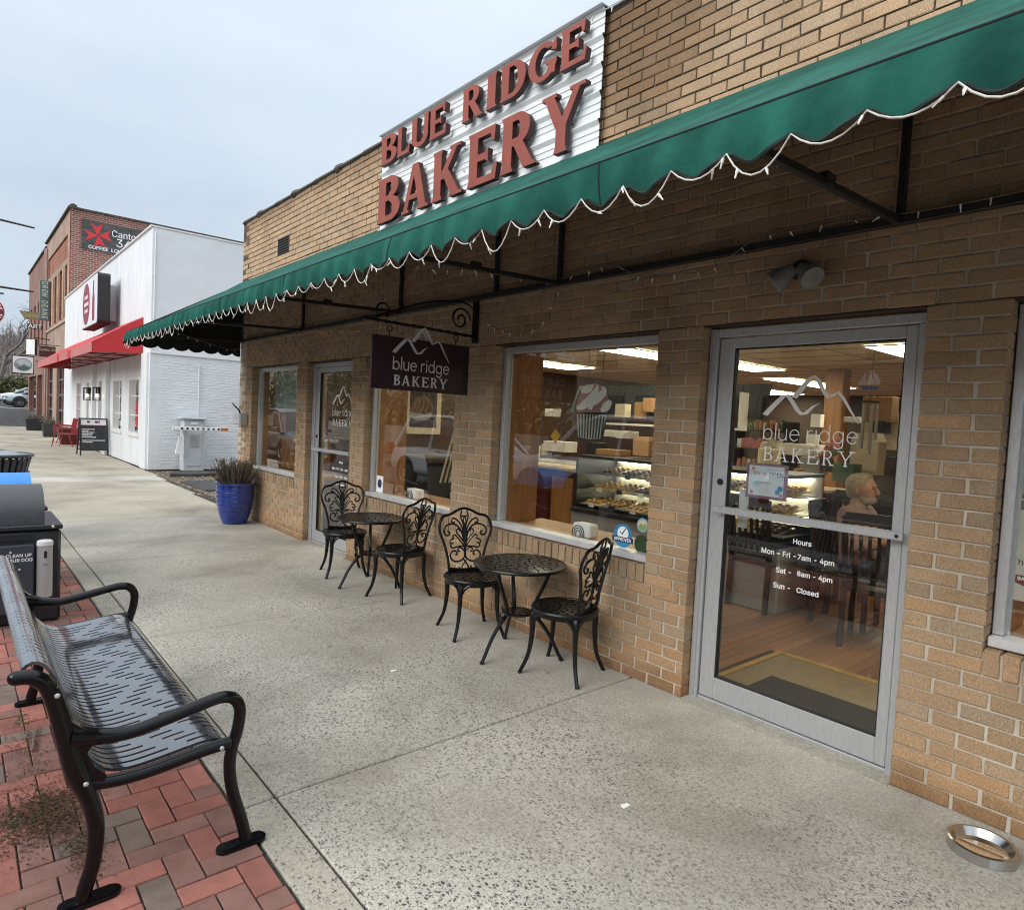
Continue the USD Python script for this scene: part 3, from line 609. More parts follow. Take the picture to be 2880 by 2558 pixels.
for a, b in (OPEN[1][1:], OPEN[4][1:]): MB().box(-0.035, 0.30, a + 0.002, b - 0.002, -0.10, 0.006, 0.003).build('threshold', M_strip, bak)
# small wall vent
v = MB().box(-0.006, 0.02, 8.345, 8.72, 3.585, 3.805, 0.002); vt = v.build('vent', M_dark, bak)
for i in range(6): MB().obox((-0.008, 8.532, 3.61 + i * 0.033), (0.022, 0.34, 0.004), trimesh.transformations.rotation_matrix(0.7, (0, 1, 0))[:3, :3]).build('louvre', M_lintel, vt)
# ------------------------------------------------------------------ awning
XF, ZF, ZN, ZT, ZW = -1.50, 2.505, 2.398, 2.354, 3.42          # front edge, fold, notch, tip, wall line
AY0, AY1, PER = -1.6, 10.06, 0.1962
aw = thing('awning', 'long green canvas awning with a scalloped valance over the bakery pavement', 'awning', (0, 4, 2.5))
def wob(y, s, a): return a * (meshkit.noise(np.stack([np.asarray(y) * s, np.full(np.shape(y), 1.7), np.full(np.shape(y), 0.3)], -1)) - 0.5)
ny = 240; Y = np.linspace(AY0, AY1, ny)
prof = [(-0.012, ZW), (-0.35, ZW - 0.215), (-0.75, ZW - 0.462), (-1.15, ZW - 0.708), (XF, ZF)]
def sheet(fn_rows, th, mat_, name, parent, smooth=35):
    R = np.array(fn_rows); m = len(R); k = MB(); n = R.shape[1]
    k.add(R.reshape(-1, 3), [(i * n + j, i * n + j + 1, (i + 1) * n + j + 1, (i + 1) * n + j) for i in range(m - 1) for j in range(n - 1)])
    B = R + np.asarray(th); kb = MB(); kb.add(B.reshape(-1, 3), [(i * n + j, (i + 1) * n + j, (i + 1) * n + j + 1, i * n + j + 1) for i in range(m - 1) for j in range(n - 1)])
    for i in (0, m - 1):
        E_ = np.vstack([R[i], B[i]]); k.add(E_, [(j, j + 1, n + j + 1, n + j) for j in range(n - 1)])
    o = k.build(name, mat_, parent, smooth=smooth); kb.build('lining', M_lining, o, smooth=smooth); return o  # inner faces get a black layer as painted shade
rows_ = []
for i, (x, z) in enumerate(prof):
    sag = 0 if i in (0, 4) else 1
    rows_.append(np.stack([np.full(ny, x), Y, z - sag * (0.012 + 0.02 * np.abs(np.sin(PI * (Y - 1.18) / 2.87)) ) + (wob(Y, 1.1, 0.012) if i else 0)], 1))
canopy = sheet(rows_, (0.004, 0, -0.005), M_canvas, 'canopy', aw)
sm_ = MB()
for y in np.arange(AY0 + 0.3, AY1, 1.45): sm_.bar((XF + .055, y, ZF + .037), (XF, y, ZF + 0.004), 0.006, 0.004)
sm_.tube(np.stack([np.full(60, XF + 0.045), np.linspace(AY0, AY1, 60), np.full(60, ZF + 0.03)], 1), 0.004, 5)
sm_.build('seam', M_canvas_trim, canopy)
YV = np.arange(AY0, AY1 + 1e-6, PER / 12)
def scal(u): 
    p = np.abs(((u + 0.5) % 1.0) - 0.5) * 2      # 0 at the notch, 1 at the belly
    return ZN + (ZT - ZN) * np.sin(PI / 2 * np.clip(p, 0, 1)) ** 0.75
zb = scal((YV - 0.533) / PER)
bulge = 0.020 * np.sin(2 * PI * (YV - 0.533) / PER) + wob(YV, 2.3, 0.04) + wob(YV, 9.0, 0.02)
vr = []
for t in (0.0, 0.35, 0.7, 1.0): vr.append(np.stack([np.full(len(YV), XF - 0.004) - t * (0.012 + bulge) - 0.006 * np.sin(t * PI), YV, ZF + (zb - ZF) * t], 1))
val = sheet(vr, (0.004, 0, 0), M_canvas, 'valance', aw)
k = MB(); e = vr[-1]
k.tube(e + np.array([0.0, 0, -0.002]), 0.0065, 5); k.build('edge_trim', M_canvas_trim, val)
for y in np.arange(AY0 + .36, AY1, 1.45):
    j = int(np.argmin(np.abs(YV - y))); k = MB(); k.tube([r[j] + np.array([-.0015, 0, 0]) for r in vr], .0035, 5); k.build('seam', M_canvas_trim, val)
# closed far end: triangular side and its valance
k = MB(); k.prism(sg.Polygon([(-0.01, ZF), (XF, ZF), (-0.01, ZW - 0.02)]), 0.005, (0, AY1 + .004, 0), (1, 0, 0), (0, 0, 1)); ep_ = k.build('end_panel', M_canvas, aw); k = MB(); k.prism(sg.Polygon([(-0.012, ZF), (XF + .02, ZF), (-0.012, ZW - 0.03)]), 0.003, (0, AY1 - .003, 0), (1, 0, 0), (0, 0, 1)); k.build('lining', M_lining, ep_)  # black triangle inside the end panel is painted shade as well
XV = np.arange(XF, -0.008, PER / 12); zb2 = scal((XV - XF) / PER)
XV = XV[::-1]; zb2 = zb2[::-1]; er = [np.stack([XV, np.full(len(XV), AY1 + 0.004 + 0.012 * t * np.sin(2 * PI * (XV - XF) / PER)), ZF + (zb2 - 0.02 * t - ZF) * t], 1) for t in (0.0, 0.5, 1.0)]
ev = sheet(er, (0, -0.004, 0), M_canvas, 'end_valance', aw); MB().tube(er[-1], 0.0065, 5).build('edge_trim', M_canvas_trim, ev)
ZB = 2.55
MB().box(-0.055, -0.02, AY0, AY1 - 0.02, ZB - 0.02, ZB + 0.018, 0.003).build('wall_rail', M_dark, aw)
MB().box(XF + 0.01, XF + 0.04, AY0, AY1 - 0.02, ZF - 0.03, ZF - 0.002, 0.003).build('front_rail', M_dark, aw)
MB().box(-0.045, -0.015, AY0, AY1 - 0.02, ZW - 0.05, ZW - 0.02, 0.003).build('top_rail', M_dark, aw)
for y in (1.177, 3.349, 5.484, 7.753, 9.98):
    MB().box(-0.05, -0.018, y - 0.016, y + 0.016, ZB + 0.018, ZW - 0.05, 0.003).build('upright', M_dark, aw)
    MB().bar((-0.055, y, ZB - 0.004), (XF + 0.04, y, ZF - 0.018), 0.03, 0.03, c=0.003).build('arm', M_dark, aw)
    if y != 9.98: MB().box(-0.8, -0.73, y - 0.02, y + 0.02, ZB - 0.045, ZB + 0.005, 0.004).build('clamp', M_dark, aw)
MB().box(-0.05, -0.018, 4.054 - 0.016, 4.054 + 0.016, ZB + 0.018, ZW - 0.05, 0.003).build('upright', M_dark, aw)
for a, b in ((0.35, 0.72),): 
    MB().bar((-0.05, 9.97, 2.78), (-1.02, 9.97, 2.78), 0.026).build('brace', M_dark, aw); MB().bar((-0.72, 9.97, ZB), (-0.72, 9.97, 2.95), 0.026).build('brace', M_dark, aw)
# ------------------------------------------------------------------ string lights
def light_string(name, label, path, bulbs, r, mw, mb_, L_=0.032):
    t = thing(name, label, 'string lights', tuple(path[len(path) // 2]))
    MB().tube(path, r, 5).build('wire', mw, t, smooth=True)
    for i, (p, d) in enumerate(bulbs):
        d = np.asarray(d, float); d /= np.linalg.norm(d); p = np.asarray(p)
        k = MB().tube([p, p + d * L_ * 0.45, p + d * L_ * 0.5, p + d * L_], [r * 1.5, r * 1.5, r * 1.05, r * 0.8], 5); k.build('bulb', mb_, t)
    return t
path, bl = [], []
ks = list(range(-8, 49)); r2 = np.random.default_rng(5)
for i in ks:
    y0 = 0.533 + i * PER; drop = 0.042 + (0.075 * r2.random() ** 1.5 if r2.random() < 0.55 else 0.03 * r2.random())
    if y0 + PER > AY1: break
    sk = r2.normal(0, 0.06)
    for u in np.linspace(0, 1, 8)[:-1]:
        path.append((XF - 0.028, y0 + PER * u, ZN - 0.012 - drop * (4 * u * (1 - u)) * (1 + sk * (u - .5))))
    for u in sorted(r2.random(2)):
        if r2.random() < 0.2: continue
        p = (XF - 0.028, y0 + PER * u, ZN - 0.012 - drop * 4 * u * (1 - u)); bl.append((p, (r2.normal(0, 0.5), r2.normal(0, 0.55), -1 + r2.normal(0, 0.3))))
light_string('string_lights', 'white string of small lights looped along the scalloped awning edge', np.array(path), bl, 0.0030, M_wire, M_bulb, 0.030)
def draped(name, label, pts, nb, seed, r=0.0028):
    q = spline(pts, 60); rr = np.random.default_rng(seed); b = []
    for i in range(nb):
        j = int((i + 0.5) / nb * 59); b.append((q[j], (rr.normal(0, 0.5), rr.normal(0, 0.5), -1 + rr.normal(0, 0.6))))
    light_string(name, label, q, b, r, M_browire, M_bulb, 0.034)
rp = [(-0.07, y, 2.575 + 0.012 * math.sin(y * 5) - (0.10 if 2.0 < y < 2.6 else 0)) for y in np.linspace(0.2, 3.3, 14)]
draped('string_lights', 'thin brown string of lights trailing along the rail above the near door', rp, 22, 1)
draped('string_lights', 'thin brown string of lights hanging slack below the rail near the cupcake window', [(-0.07, 3.3, 2.53), (-0.05, 3.45, 2.3), (-0.03, 3.75, 2.23), (-0.03, 4.0, 2.28), (-0.03, 4.15, 2.33)], 9, 2)
draped('string_lights', 'thin brown string of lights wound along the awning arm over the cupcake window', [(-1.4, 3.36, 2.5), (-1.1, 3.40, 2.46), (-0.8, 3.36, 2.5), (-0.4, 3.39, 2.53), (-0.08, 3.36, 2.56)], 12, 3)
draped('string_lights', 'thin brown string of lights wound along the awning arm above the near door', [(-1.35, 1.2, 2.5), (-1.0, 1.21, 2.54), (-0.6, 1.2, 2.56), (-0.3, 1.21, 2.57), (-0.08, 1.2, 2.57)], 12, 4)
draped('string_lights', 'thin brown string of lights drooping under the far end of the awning', [(-1.35, 8.6, 2.46), (-0.9, 8.9, 2.4), (-0.4, 9.3, 2.36), (-0.06, 9.7, 2.45), (-0.05, 9.2, 2.46), (-0.05, 8.2, 2.42), (-0.05, 7.2, 2.5), (-0.05, 6.2, 2.44), (-0.05, 5.4, 2.5)], 26, 6)
tp = spline([(-0.05, 3.4, TOP - 0.30), (-0.06, 3.2, TOP - 0.02), (-0.06, 2.9, TOP - 0.02), (-0.05, 2.6, TOP + 0.06), (-0.05, 2.1, TOP + 0.05)], 30)
light_string('string_lights', 'short white string of lights over the top corner of the big sign', tp, [(tp[i], (0, 0.3, -1)) for i in (4, 9, 13, 18, 24)], 0.004, M_wire, M_bulb)
# ------------------------------------------------------------------ roof sign: corrugated board with letters
sgn = thing('sign_board', 'large white ribbed metal sign board with red letters on the bakery parapet', 'sign', (-0.06, 4.47, 3.8))
SY0, SY1, SZ0, SZ1 = 3.03, 5.905, 3.375, 4.275
n_r = 5; ph = (SZ1 - SZ0) / n_r; pf = []
for i in range(n_r):
    z = SZ0 + i * ph
    for dz, dx in ((0, 0.02), (0.008, 0.02), (0.02, 0.0), (0.07, 0.0), (0.073, 0.006), (0.078, 0.006), (0.081, 0.0), (0.115, 0.0), (0.118, 0.006), (0.123, 0.006), (0.126, 0.0), (0.155, 0.0)): pf.append((-0.055 - dx, z + dz))
pf.append((-0.075, SZ1))
P_ = np.array(pf); k = MB(); m = len(P_)
v = np.vstack([np.stack([P_[:, 0], np.full(m, y), P_[:, 1]], 1) for y in (SY0, SY1)] + [np.stack([P_[:, 0] + 0.004, np.full(m, y), P_[:, 1]], 1) for y in (SY0, SY1)])
f = [(i, i + 1, m + i + 1, m + i) for i in range(m - 1)] + [(2 * m + i, 3 * m + i, 3 * m + i + 1, 2 * m + i + 1) for i in range(m - 1)] + [(i, 2 * m + i, 2 * m + i + 1, i + 1) for i in range(m - 1)] + [(m + i, m + i + 1, 3 * m + i + 1, 3 * m + i) for i in range(m - 1)]
k.add(v, f); k.build('metal_sheet', M_board, sgn)
fb = MB()
for y in (3.2, 4.0, 4.9, 5.75): fb.box(-0.048, -0.004, y - 0.03, y + 0.03, SZ0 + 0.02, SZ1 - 0.02)
fb.box(-0.05, -0.004, SY0 + 0.02, SY1 - 0.02, SZ0 - 0.0, SZ0 + 0.035)
fb.build('batten', M_dark, sgn)
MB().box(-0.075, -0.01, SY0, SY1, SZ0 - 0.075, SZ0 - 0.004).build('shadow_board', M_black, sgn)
MB().box(-0.10, 0.02, SY0 - 0.005, SY1 + 0.005, SZ1 + 0.001, SZ1 + 0.012, 0.002).build('top_flashing', M_alu, sgn)
sc_ = MB()
for y in np.arange(SY0 + 0.25, SY1, 0.62):
    for i in range(n_r): sc_.ico((-0.0555, y, SZ0 + i * ph + 0.05), 0.007, 1)
sc_.build('screws', M_dark, sgn, kind='stuff')
def stem(x, s, y0=0.0, y1=1.0, f=0.035, h=0.10, top=True, bot=True):
    a, b = x - s / 2, x + s / 2
    p = [(a - (f if bot else 0), y0), (b + (f if bot else 0), y0)] + ([(b, y0 + h)] if bot else []) + ([(b, y1 - h)] if top else []) + [(b + (f if top else 0), y1), (a - (f if top else 0), y1)] + ([(a, y1 - h)] if top else []) + ([(a, y0 + h)] if bot else [])
    return sg.Polygon(p)
def diag(p, q, w0, w1): return sg.Polygon([(p[0] - w0 / 2, p[1]), (p[0] + w0 / 2, p[1]), (q[0] + w1 / 2, q[1]), (q[0] - w1 / 2, q[1])]).buffer(0)
def ring(cx, cy, rx, ry, tx, ty, x0=-9, x1=9, y0=-9, y1=9):
    o = sa.scale(sg.Point(cx, cy).buffer(1, 24), rx, ry); i = sa.scale(sg.Point(cx, cy).buffer(1, 24), rx - tx, ry - ty)
    return o.difference(i).intersection(sg.box(x0, y0, x1, y1))
def glyph(c, s=0.2, t=0.11, f=0.04):
    """Serif capitals, one unit tall, the left edge near 0; returns polygon."""
    x = s / 2 + f; S = lambda **k: stem(x, s, f=f, **k); a = x + s / 2
    if c == 'B': g = [S(), sg.box(x, 1 - t, a + .12, 1), sg.box(x, .5 - t / 2 + .02, a + .14, .5 + t / 2 + .02), sg.box(x, 0, a + .14, t), ring(a + .11, .755, .26, .245, s * .92, t, x0=a + .1), ring(a + .13, .27, .30, .27, s, t, x0=a + .12)]
    elif c == 'R': g = [S(), sg.box(x, 1 - t, a + .12, 1), sg.box(x, .44, a + .14, .44 + t), ring(a + .11, .72, .28, .28, s * .95, t, x0=a + .1), diag((a + .40, 0), (a + .12, .5), s * 1.05, s), sg.Polygon([(a + .27, 0), (a + .56, 0), (a + .5, .07), (a + .3, .09)])]
    elif c == 'D': g = [S(), sg.box(x, 1 - t, a + .1, 1), sg.box(x, 0, a + .1, t), ring(a + .09, .5, .40, .5, s, t, x0=a + .08)]
    elif c == 'G': g = [ring(.45, .5, .45, .5, s, t).difference(sg.box(.55, .42, 1.2, .80)).difference(sg.Polygon([(.62, .44), (1.2, .44), (1.2, .76), (.7, .76)])), sg.box(.62, .10, .62 + s, .46), sg.Polygon([(.50, .46), (.90, .46), (.84, .38), (.56, .38)]), sg.Polygon([(.70, .72), (.86, .66), (.86, .98), (.78, .92)])]
    elif c == 'U': g = [stem(x, s, .28, 1, f=f, bot=False), stem(x + .52, s * .8, .28, 1, f=f, bot=False), ring(x + .25, .34, .26 + s / 2, .34, s * .95, t * 1.1, y1=.34)]
    elif c == 'L': g = [S(), sg.box(x, 0, x + .5, t), sg.Polygon([(x + .40, 0), (x + .56, 0), (x + .60, .28), (x + .53, .28)])]
    elif c == 'I': g = [S()]
    elif c == 'E': g = [S(), sg.box(x, 1 - t, x + .50, 1), sg.box(x, .5 - t / 2, x + .36, .5 + t / 2), sg.box(x, 0, x + .52, t), sg.Polygon([(x + .41, 1), (x + .55, 1), (x + .53, .72), (x + .47, .72)]), sg.Polygon([(x + .42, 0), (x + .58, 0), (x + .62, .30), (x + .55, .30)]), sg.Polygon([(x + .30, .5 + t / 2), (x + .38, .63), (x + .38, .37), (x + .30, .5 - t / 2)])]
    elif c == 'A': g = [diag((.10, 0), (.40, 1), s * .62, s * .6), diag((.72, 0), (.43, 1), s * 1.05, s * .9), sg.box(.22, .26, .62, .26 + t * .8), sg.box(-.02, 0, .24, .06), sg.box(.55, 0, .90, .06)]
    elif c == 'K': g = [S(), diag((a, .40), (a + .42, 1), s * .75, s * .62), diag((a + .45, 0), (a + .10, .58), s * 1.1, s * .9), sg.box(a + .25, .94, a + .56, 1), sg.box(a + .26, 0, a + .62, .06)]
    elif c == 'Y': g = [stem(.45, s, 0, .5, f=f, top=False), diag((.43, .42), (.13, 1), s, s), diag((.47, .42), (.80, 1), s * .8, s * .62), sg.box(-.02, .94, .32, 1), sg.box(.62, .94, .96, 1)]
    return unary_union(g).buffer(0.004).buffer(-0.004)
def put_letter(mb, side, c, y0, y1, z0, z1, x, d, s=0.22, t=0.13, f=0.04):
    g = glyph(c, s, t, f); b = g.bounds
    g = sa.translate(g, -b[0], -b[1]); g = sa.scale(g, (y0 - y1) / (b[2] - b[0]), (z1 - z0) / (b[3] - b[1]), origin=(0, 0))
    mb.prism(g, 0.004, (x - d + 0.004, y0, z0), WU, WV)
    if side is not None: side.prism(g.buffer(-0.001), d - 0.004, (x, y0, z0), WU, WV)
for row, (z0, z1) in ((('B', 5.82, 5.40, 'A', 5.365, 4.925, 'K', 4.865, 4.435, 'E', 4.36, 3.985, 'R', 3.945, 3.545, 'Y', 3.505, 3.09), (3.40, 3.812)),
                      (('B', 5.79, 5.49, 'L', 5.485, 5.262, 'U', 5.245, 4.955, 'E', 4.945, 4.69, 'R', 4.47, 4.195, 'I', 4.16, 4.025, 'D', 3.985, 3.70, 'G', 3.67, 3.375, 'E', 3.345, 3.10), (3.945, 4.205))):
    for i in range(0, len(row), 3):
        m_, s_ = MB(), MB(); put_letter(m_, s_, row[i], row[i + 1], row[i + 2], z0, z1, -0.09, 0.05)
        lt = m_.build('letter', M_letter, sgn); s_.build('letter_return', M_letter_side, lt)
# ------------------------------------------------------------------ the logo of the bakery (three strokes of mountains)
def stroke(pts, w):
    P = np.asarray(pts, float); w = np.asarray(w, float); T = np.gradient(P, axis=0); T /= np.linalg.norm(T, axis=1, keepdims=True); N = np.stack([-T[:, 1], T[:, 0]], 1); w = np.interp(np.linspace(0, 1, len(P)), np.linspace(0, 1, len(w)), w)[:, None]
    return sg.Polygon(np.vstack([P + N * w / 2, (P - N * w / 2)[::-1]])).buffer(0)
def mountains():
    a = stroke([(0.0, .02), (.10, .22), (.20, .40), (.245, .42), (.30, .30), (.37, .12), (.41, .06), (.46, .07), (.53, .20), (.60, .27)], [.07, .066, .06, .055, .05, .05, .055, .05, .03, .006])
    b = stroke([(.32, .37), (.40, .55), (.47, .72), (.52, .78), (.57, .70), (.63, .50), (.68, .37), (.73, .42), (.78, .47), (.83, .38), (.92, .12), (1.0, -.10)], [.07, .066, .06, .055, .05, .045, .045, .045, .04, .035, .022, .008])
    return a, b
def slab_word(mb, word, h, w, d, O, U=WU, V=WV, s=0.17, t=0.10, f=0.09):
    x = 0; gl = []
    for c in word:
        g = glyph(c, s, t, f); b = g.bounds; gl.append(sa.translate(g, x - b[0], 0)); x += b[2] - b[0] + 0.16
    W = x - 0.16
    for g in gl: mb.prism(sa.scale(sa.translate(g, -W / 2, 0), w / W, h, origin=(0, 0)), d, O, U, V)
LET = {}
def word_strokes(word, w):
    """Thin rounded lower case lettering as strokes; x-height 1."""
    O = lambda cx, a0=0, a1=360: arc(cx, .5, .42, a0, a1, 22, .5)
    D_ = {'b': ([[(0, 0), (0, 1.55)], O(.42)], .84), 'l': ([[(0, 0), (0, 1.55)]], 0), 'u': ([np.vstack([[(0, 1)], arc(.36, .36, .36, 180, 360, 12), [(.72, 1)]]), [(.72, .4), (.72, 0)]], .72), 'e': ([np.vstack([[(.02, .54), (.84, .54)], arc(.42, .5, .42, 5, 318, 24, .5)])], .84), 'r': ([[(0, 0), (0, 1)], arc(.36, .60, .36, 180, 75, 8, .40)], .45), 'i': ([[(0, 0), (0, 1)], [(0, 1.38), (0, 1.46)]], 0), 'd': ([O(.42), [(.84, 0), (.84, 1.55)]], .84), 'g': ([O(.42), np.vstack([[(.84, 1), (.84, -.12)], arc(.44, -.12, .40, 0, -150, 10, .38)])], .84)}
    x, g = 0, []
    for c in word:
        if c == ' ': x += .42; continue
        st_, adv = D_[c]; g += [sa.translate(sg.LineString(p).buffer(w / 2, 6), x) for p in st_]; x += adv + .34
    return unary_union(g), x - .34
def logo(parent, O, W, mat_, U=WU, V=WV, d=0.0015, mtn=0.36, thin=False):
    """Mountains over two lines of lettering; O is the middle of the base line of the second word."""
    O = np.asarray(O, float); U, V = np.asarray(U, float), np.asarray(V, float)
    a, b = mountains()
    for g in (a, b):
        k = MB(); k.prism(sa.affine_transform(g, [W, 0, 0, W * 0.55, -W / 2, 0]), d, O + V * W * mtn * 1.30, U, V); k.build('mountain_mark', mat_, parent)
    g, gw = word_strokes('blue ridge', .085 if thin else .15); q = W / gw; k = MB(); k.prism(sa.affine_transform(g, [q, 0, 0, q, -W / 2, 0]), d, O + V * W * 0.235, U, V); k.build('lettering', mat_, parent, kind='stuff')
    k = MB(); slab_word(k, 'BAKERY', 0.155 * W, W * 0.98, d, O, U, V, s=0.09 if thin else 0.19, t=0.055 if thin else 0.12); k.build('lettering', mat_, parent, kind='stuff')
# ------------------------------------------------------------------ hanging sign on an iron bracket
HY = 4.33
hs = thing('hanging_sign', 'dark maroon board sign with pale mountain logo hanging from the iron bracket', 'sign', (-0.52, HY, 1.95))
M_maroon = mat('sign_maroon', (0.022, 0.008, 0.013), 0.45, var=0.15, vs=4)
bd = MB().box(-0.945, -0.07, HY - 0.012, HY + 0.012, 1.765, 2.155, 0.002); bp = bd.build('board', M_maroon, hs)
M_pale = mat('pale_sign_print', (0.60, 0.58, 0.60), 0.6, var=0.03)
UX = np.array([1.0, 0, 0]); 
logo(bp, (-0.515, HY - 0.0122, 1.80), 0.50, M_pale, UX, WV, 0.0012, mtn=0.36)
logo(bp, (-0.515, HY + 0.0122, 1.80), 0.50, M_pale, -UX, WV, 0.0012, mtn=0.36)
hk = MB()
for x in (-0.80, -0.20): hk.tube(np.array([(x, HY, 2.155), (x, HY, 2.20)]), 0.004, 6)
hk.build('hook', M_iron, hs)
br = thing('sign_bracket', 'black wrought iron bracket with scrolls carrying the maroon sign', 'bracket', (-0.02, HY, 2.35))
MB().box(-0.022, -0.004, HY - 0.035, HY + 0.035, 2.19, 2.53, 0.004).build('wall_plate', M_iron, br)
tw = []; 
for i in range(60): tw.append((-0.02 - 0.96 * i / 59, HY, 2.245 + 0.0008 * i / 59 * 20))
k = MB(); k.tube(tw, 0.012 + 0.0025 * np.sin(np.arange(60) * 1.3), 6); k.ico((-0.995, HY, 2.262), 0.02, 1); k.build('bar', M_iron, br, smooth=True)
def scroll(cx, cz, r0, r1, a0, a1, n=34):
    t = np.linspace(0, 1, n); r = r0 + (r1 - r0) * t; a = np.radians(a0 + (a1 - a0) * t)
    return np.stack([cx + r * np.cos(a), np.full(n, HY), cz + r * np.sin(a)], 1)
MB().tube(scroll(-0.165, 2.365, 0.018, 0.098, 200, 200 - 560), 0.008, 6, flat=((0, 1, 0), 1.6)).build('scroll', M_iron, br, smooth=True)
q = spline([(-0.02, HY, 2.44), (-0.10, HY, 2.495), (-0.25, HY, 2.50), (-0.55, HY, 2.43), (-0.85, HY, 2.31), (-0.93, HY, 2.275)], 30)
MB().tube(q, 0.0075, 6).build('top_rod', M_iron, br, smooth=True)
MB().tube(scroll(-0.86, 2.335, 0.05, 0.055, -60, 240, 26), 0.0075, 6).build('scroll', M_iron, br, smooth=True)
for x in (-0.80, -0.20):
    a = np.radians(np.linspace(0, 360, 20, endpoint=False)); MB().tube(np.stack([x + 0.022 * np.cos(a), np.full(20, HY), 2.212 + 0.022 * np.sin(a)], 1), 0.004, 5, closed=True).build('ring', M_iron, br, smooth=True)
# ------------------------------------------------------------------ twin floodlight over the door, box by the far corner
fl = thing('floodlight', 'twin grey security floodlight under the awning rail over the near door', 'floodlight', (-0.02, 1.63, 2.40))
M_lamp = mat('lamp_grey', (0.20, 0.195, 0.185), 0.5, var=0.25, vs=12)
MB().lathe([(0, 0), (0.05, 0), (0.05, 0.02), (0.03, 0.035), (0, 0.036)], (-0.003, 1.63, 2.40), 18, np.array([[0, 0, -1.0], [0, 1, 0], [1, 0, 0]])).build('base', M_dark, fl, smooth=30)
for s in (1, -1):
    d = np.array([-0.36, 0.66 * s, -0.58]); d /= np.linalg.norm(d); u = np.cross(d, [0, 0, 1]); u /= np.linalg.norm(u); M3 = np.stack([u, np.cross(d, u), d], 1)
    MB().lathe([(0, 0.0), (0.028, 0.0), (0.034, 0.025), (0.050, 0.065), (0.060, 0.105), (0.057, 0.118), (0.03, 0.124), (0, 0.126)], np.array([-0.045, 1.63 + 0.02 * s, 2.405]), 18, M3).build('lamp_head', M_lamp, fl, smooth=30)
mbx = thing('wall_box', 'small grey metal box on the corner pier of the bakery above the pot', 'box', (-0.06, 9.8, 1.43))
MB().box(-0.115, 0.0, 9.68, 9.98, 1.34, 1.50, 0.008).build('box', M_alu, mbx); MB().box(-0.12, -0.116, 9.69, 9.97, 1.35, 1.49, 0.002).build('lid', M_alu_pale, mbx)
k = MB(); k.tube(spline([(-0.06, 9.85, 1.50), (-0.07, 9.88, 1.55), (-0.10, 9.95, 1.60), (-0.12, 10.02, 1.65)], 12), [0.014, 0.014, 0.013, 0.013, 0.012, 0.012, 0.012, 0.012, 0.01, 0.01, 0.008, 0.006], 7); k.build('cable', M_canvas_trim, mbx, smooth=True)
# ------------------------------------------------------------------ cast iron bistro chairs and tables
def disc_pattern(r, seed, n):
    """A cast plate: circle with leaf shaped openings in rings."""
    d = sg.Point(0, 0).buffer(r, 32); holes = []; rr = np.random.default_rng(seed)
    def leaf(cx, cy, a, l, w): return sa.translate(sa.rotate(sa.scale(sg.Point(0, 0).buffer(1, 5), l, w), a, origin=(0, 0)), cx, cy)
    for ring_, (rad, cnt, l, w) in enumerate(n):
        for i in range(cnt):
            a = i / cnt * 360 + ring_ * 17; t = math.radians(a); tw = (-1) ** i * 38
            holes.append(leaf(rad * math.cos(t), rad * math.sin(t), a + tw, l, w))
    return d.difference(unary_union(holes))
SEATP = disc_pattern(0.196, 1, [(0.035, 5, 0.017, 0.008), (0.078, 9, 0.021, 0.0095), (0.120, 13, 0.021, 0.010), (0.160, 18, 0.019, 0.009)])
TOPP = disc_pattern(0.296, 2, [(0.04, 5, 0.020, 0.009), (0.095, 10, 0.024, 0.0085), (0.150, 15, 0.026, 0.0085), (0.200, 20, 0.024, 0.008), (0.248, 26, 0.022, 0.007)])
def yb(v): return -0.165 - 0.13 * v - 0.12 * v * v
def bp3(u, v, off=0.0): return (u, yb(v) + 0.55 * u * u + off, 0.425 + v)
def curve3(pts, n): return np.array([bp3(*p) for p in spline(pts, n)])
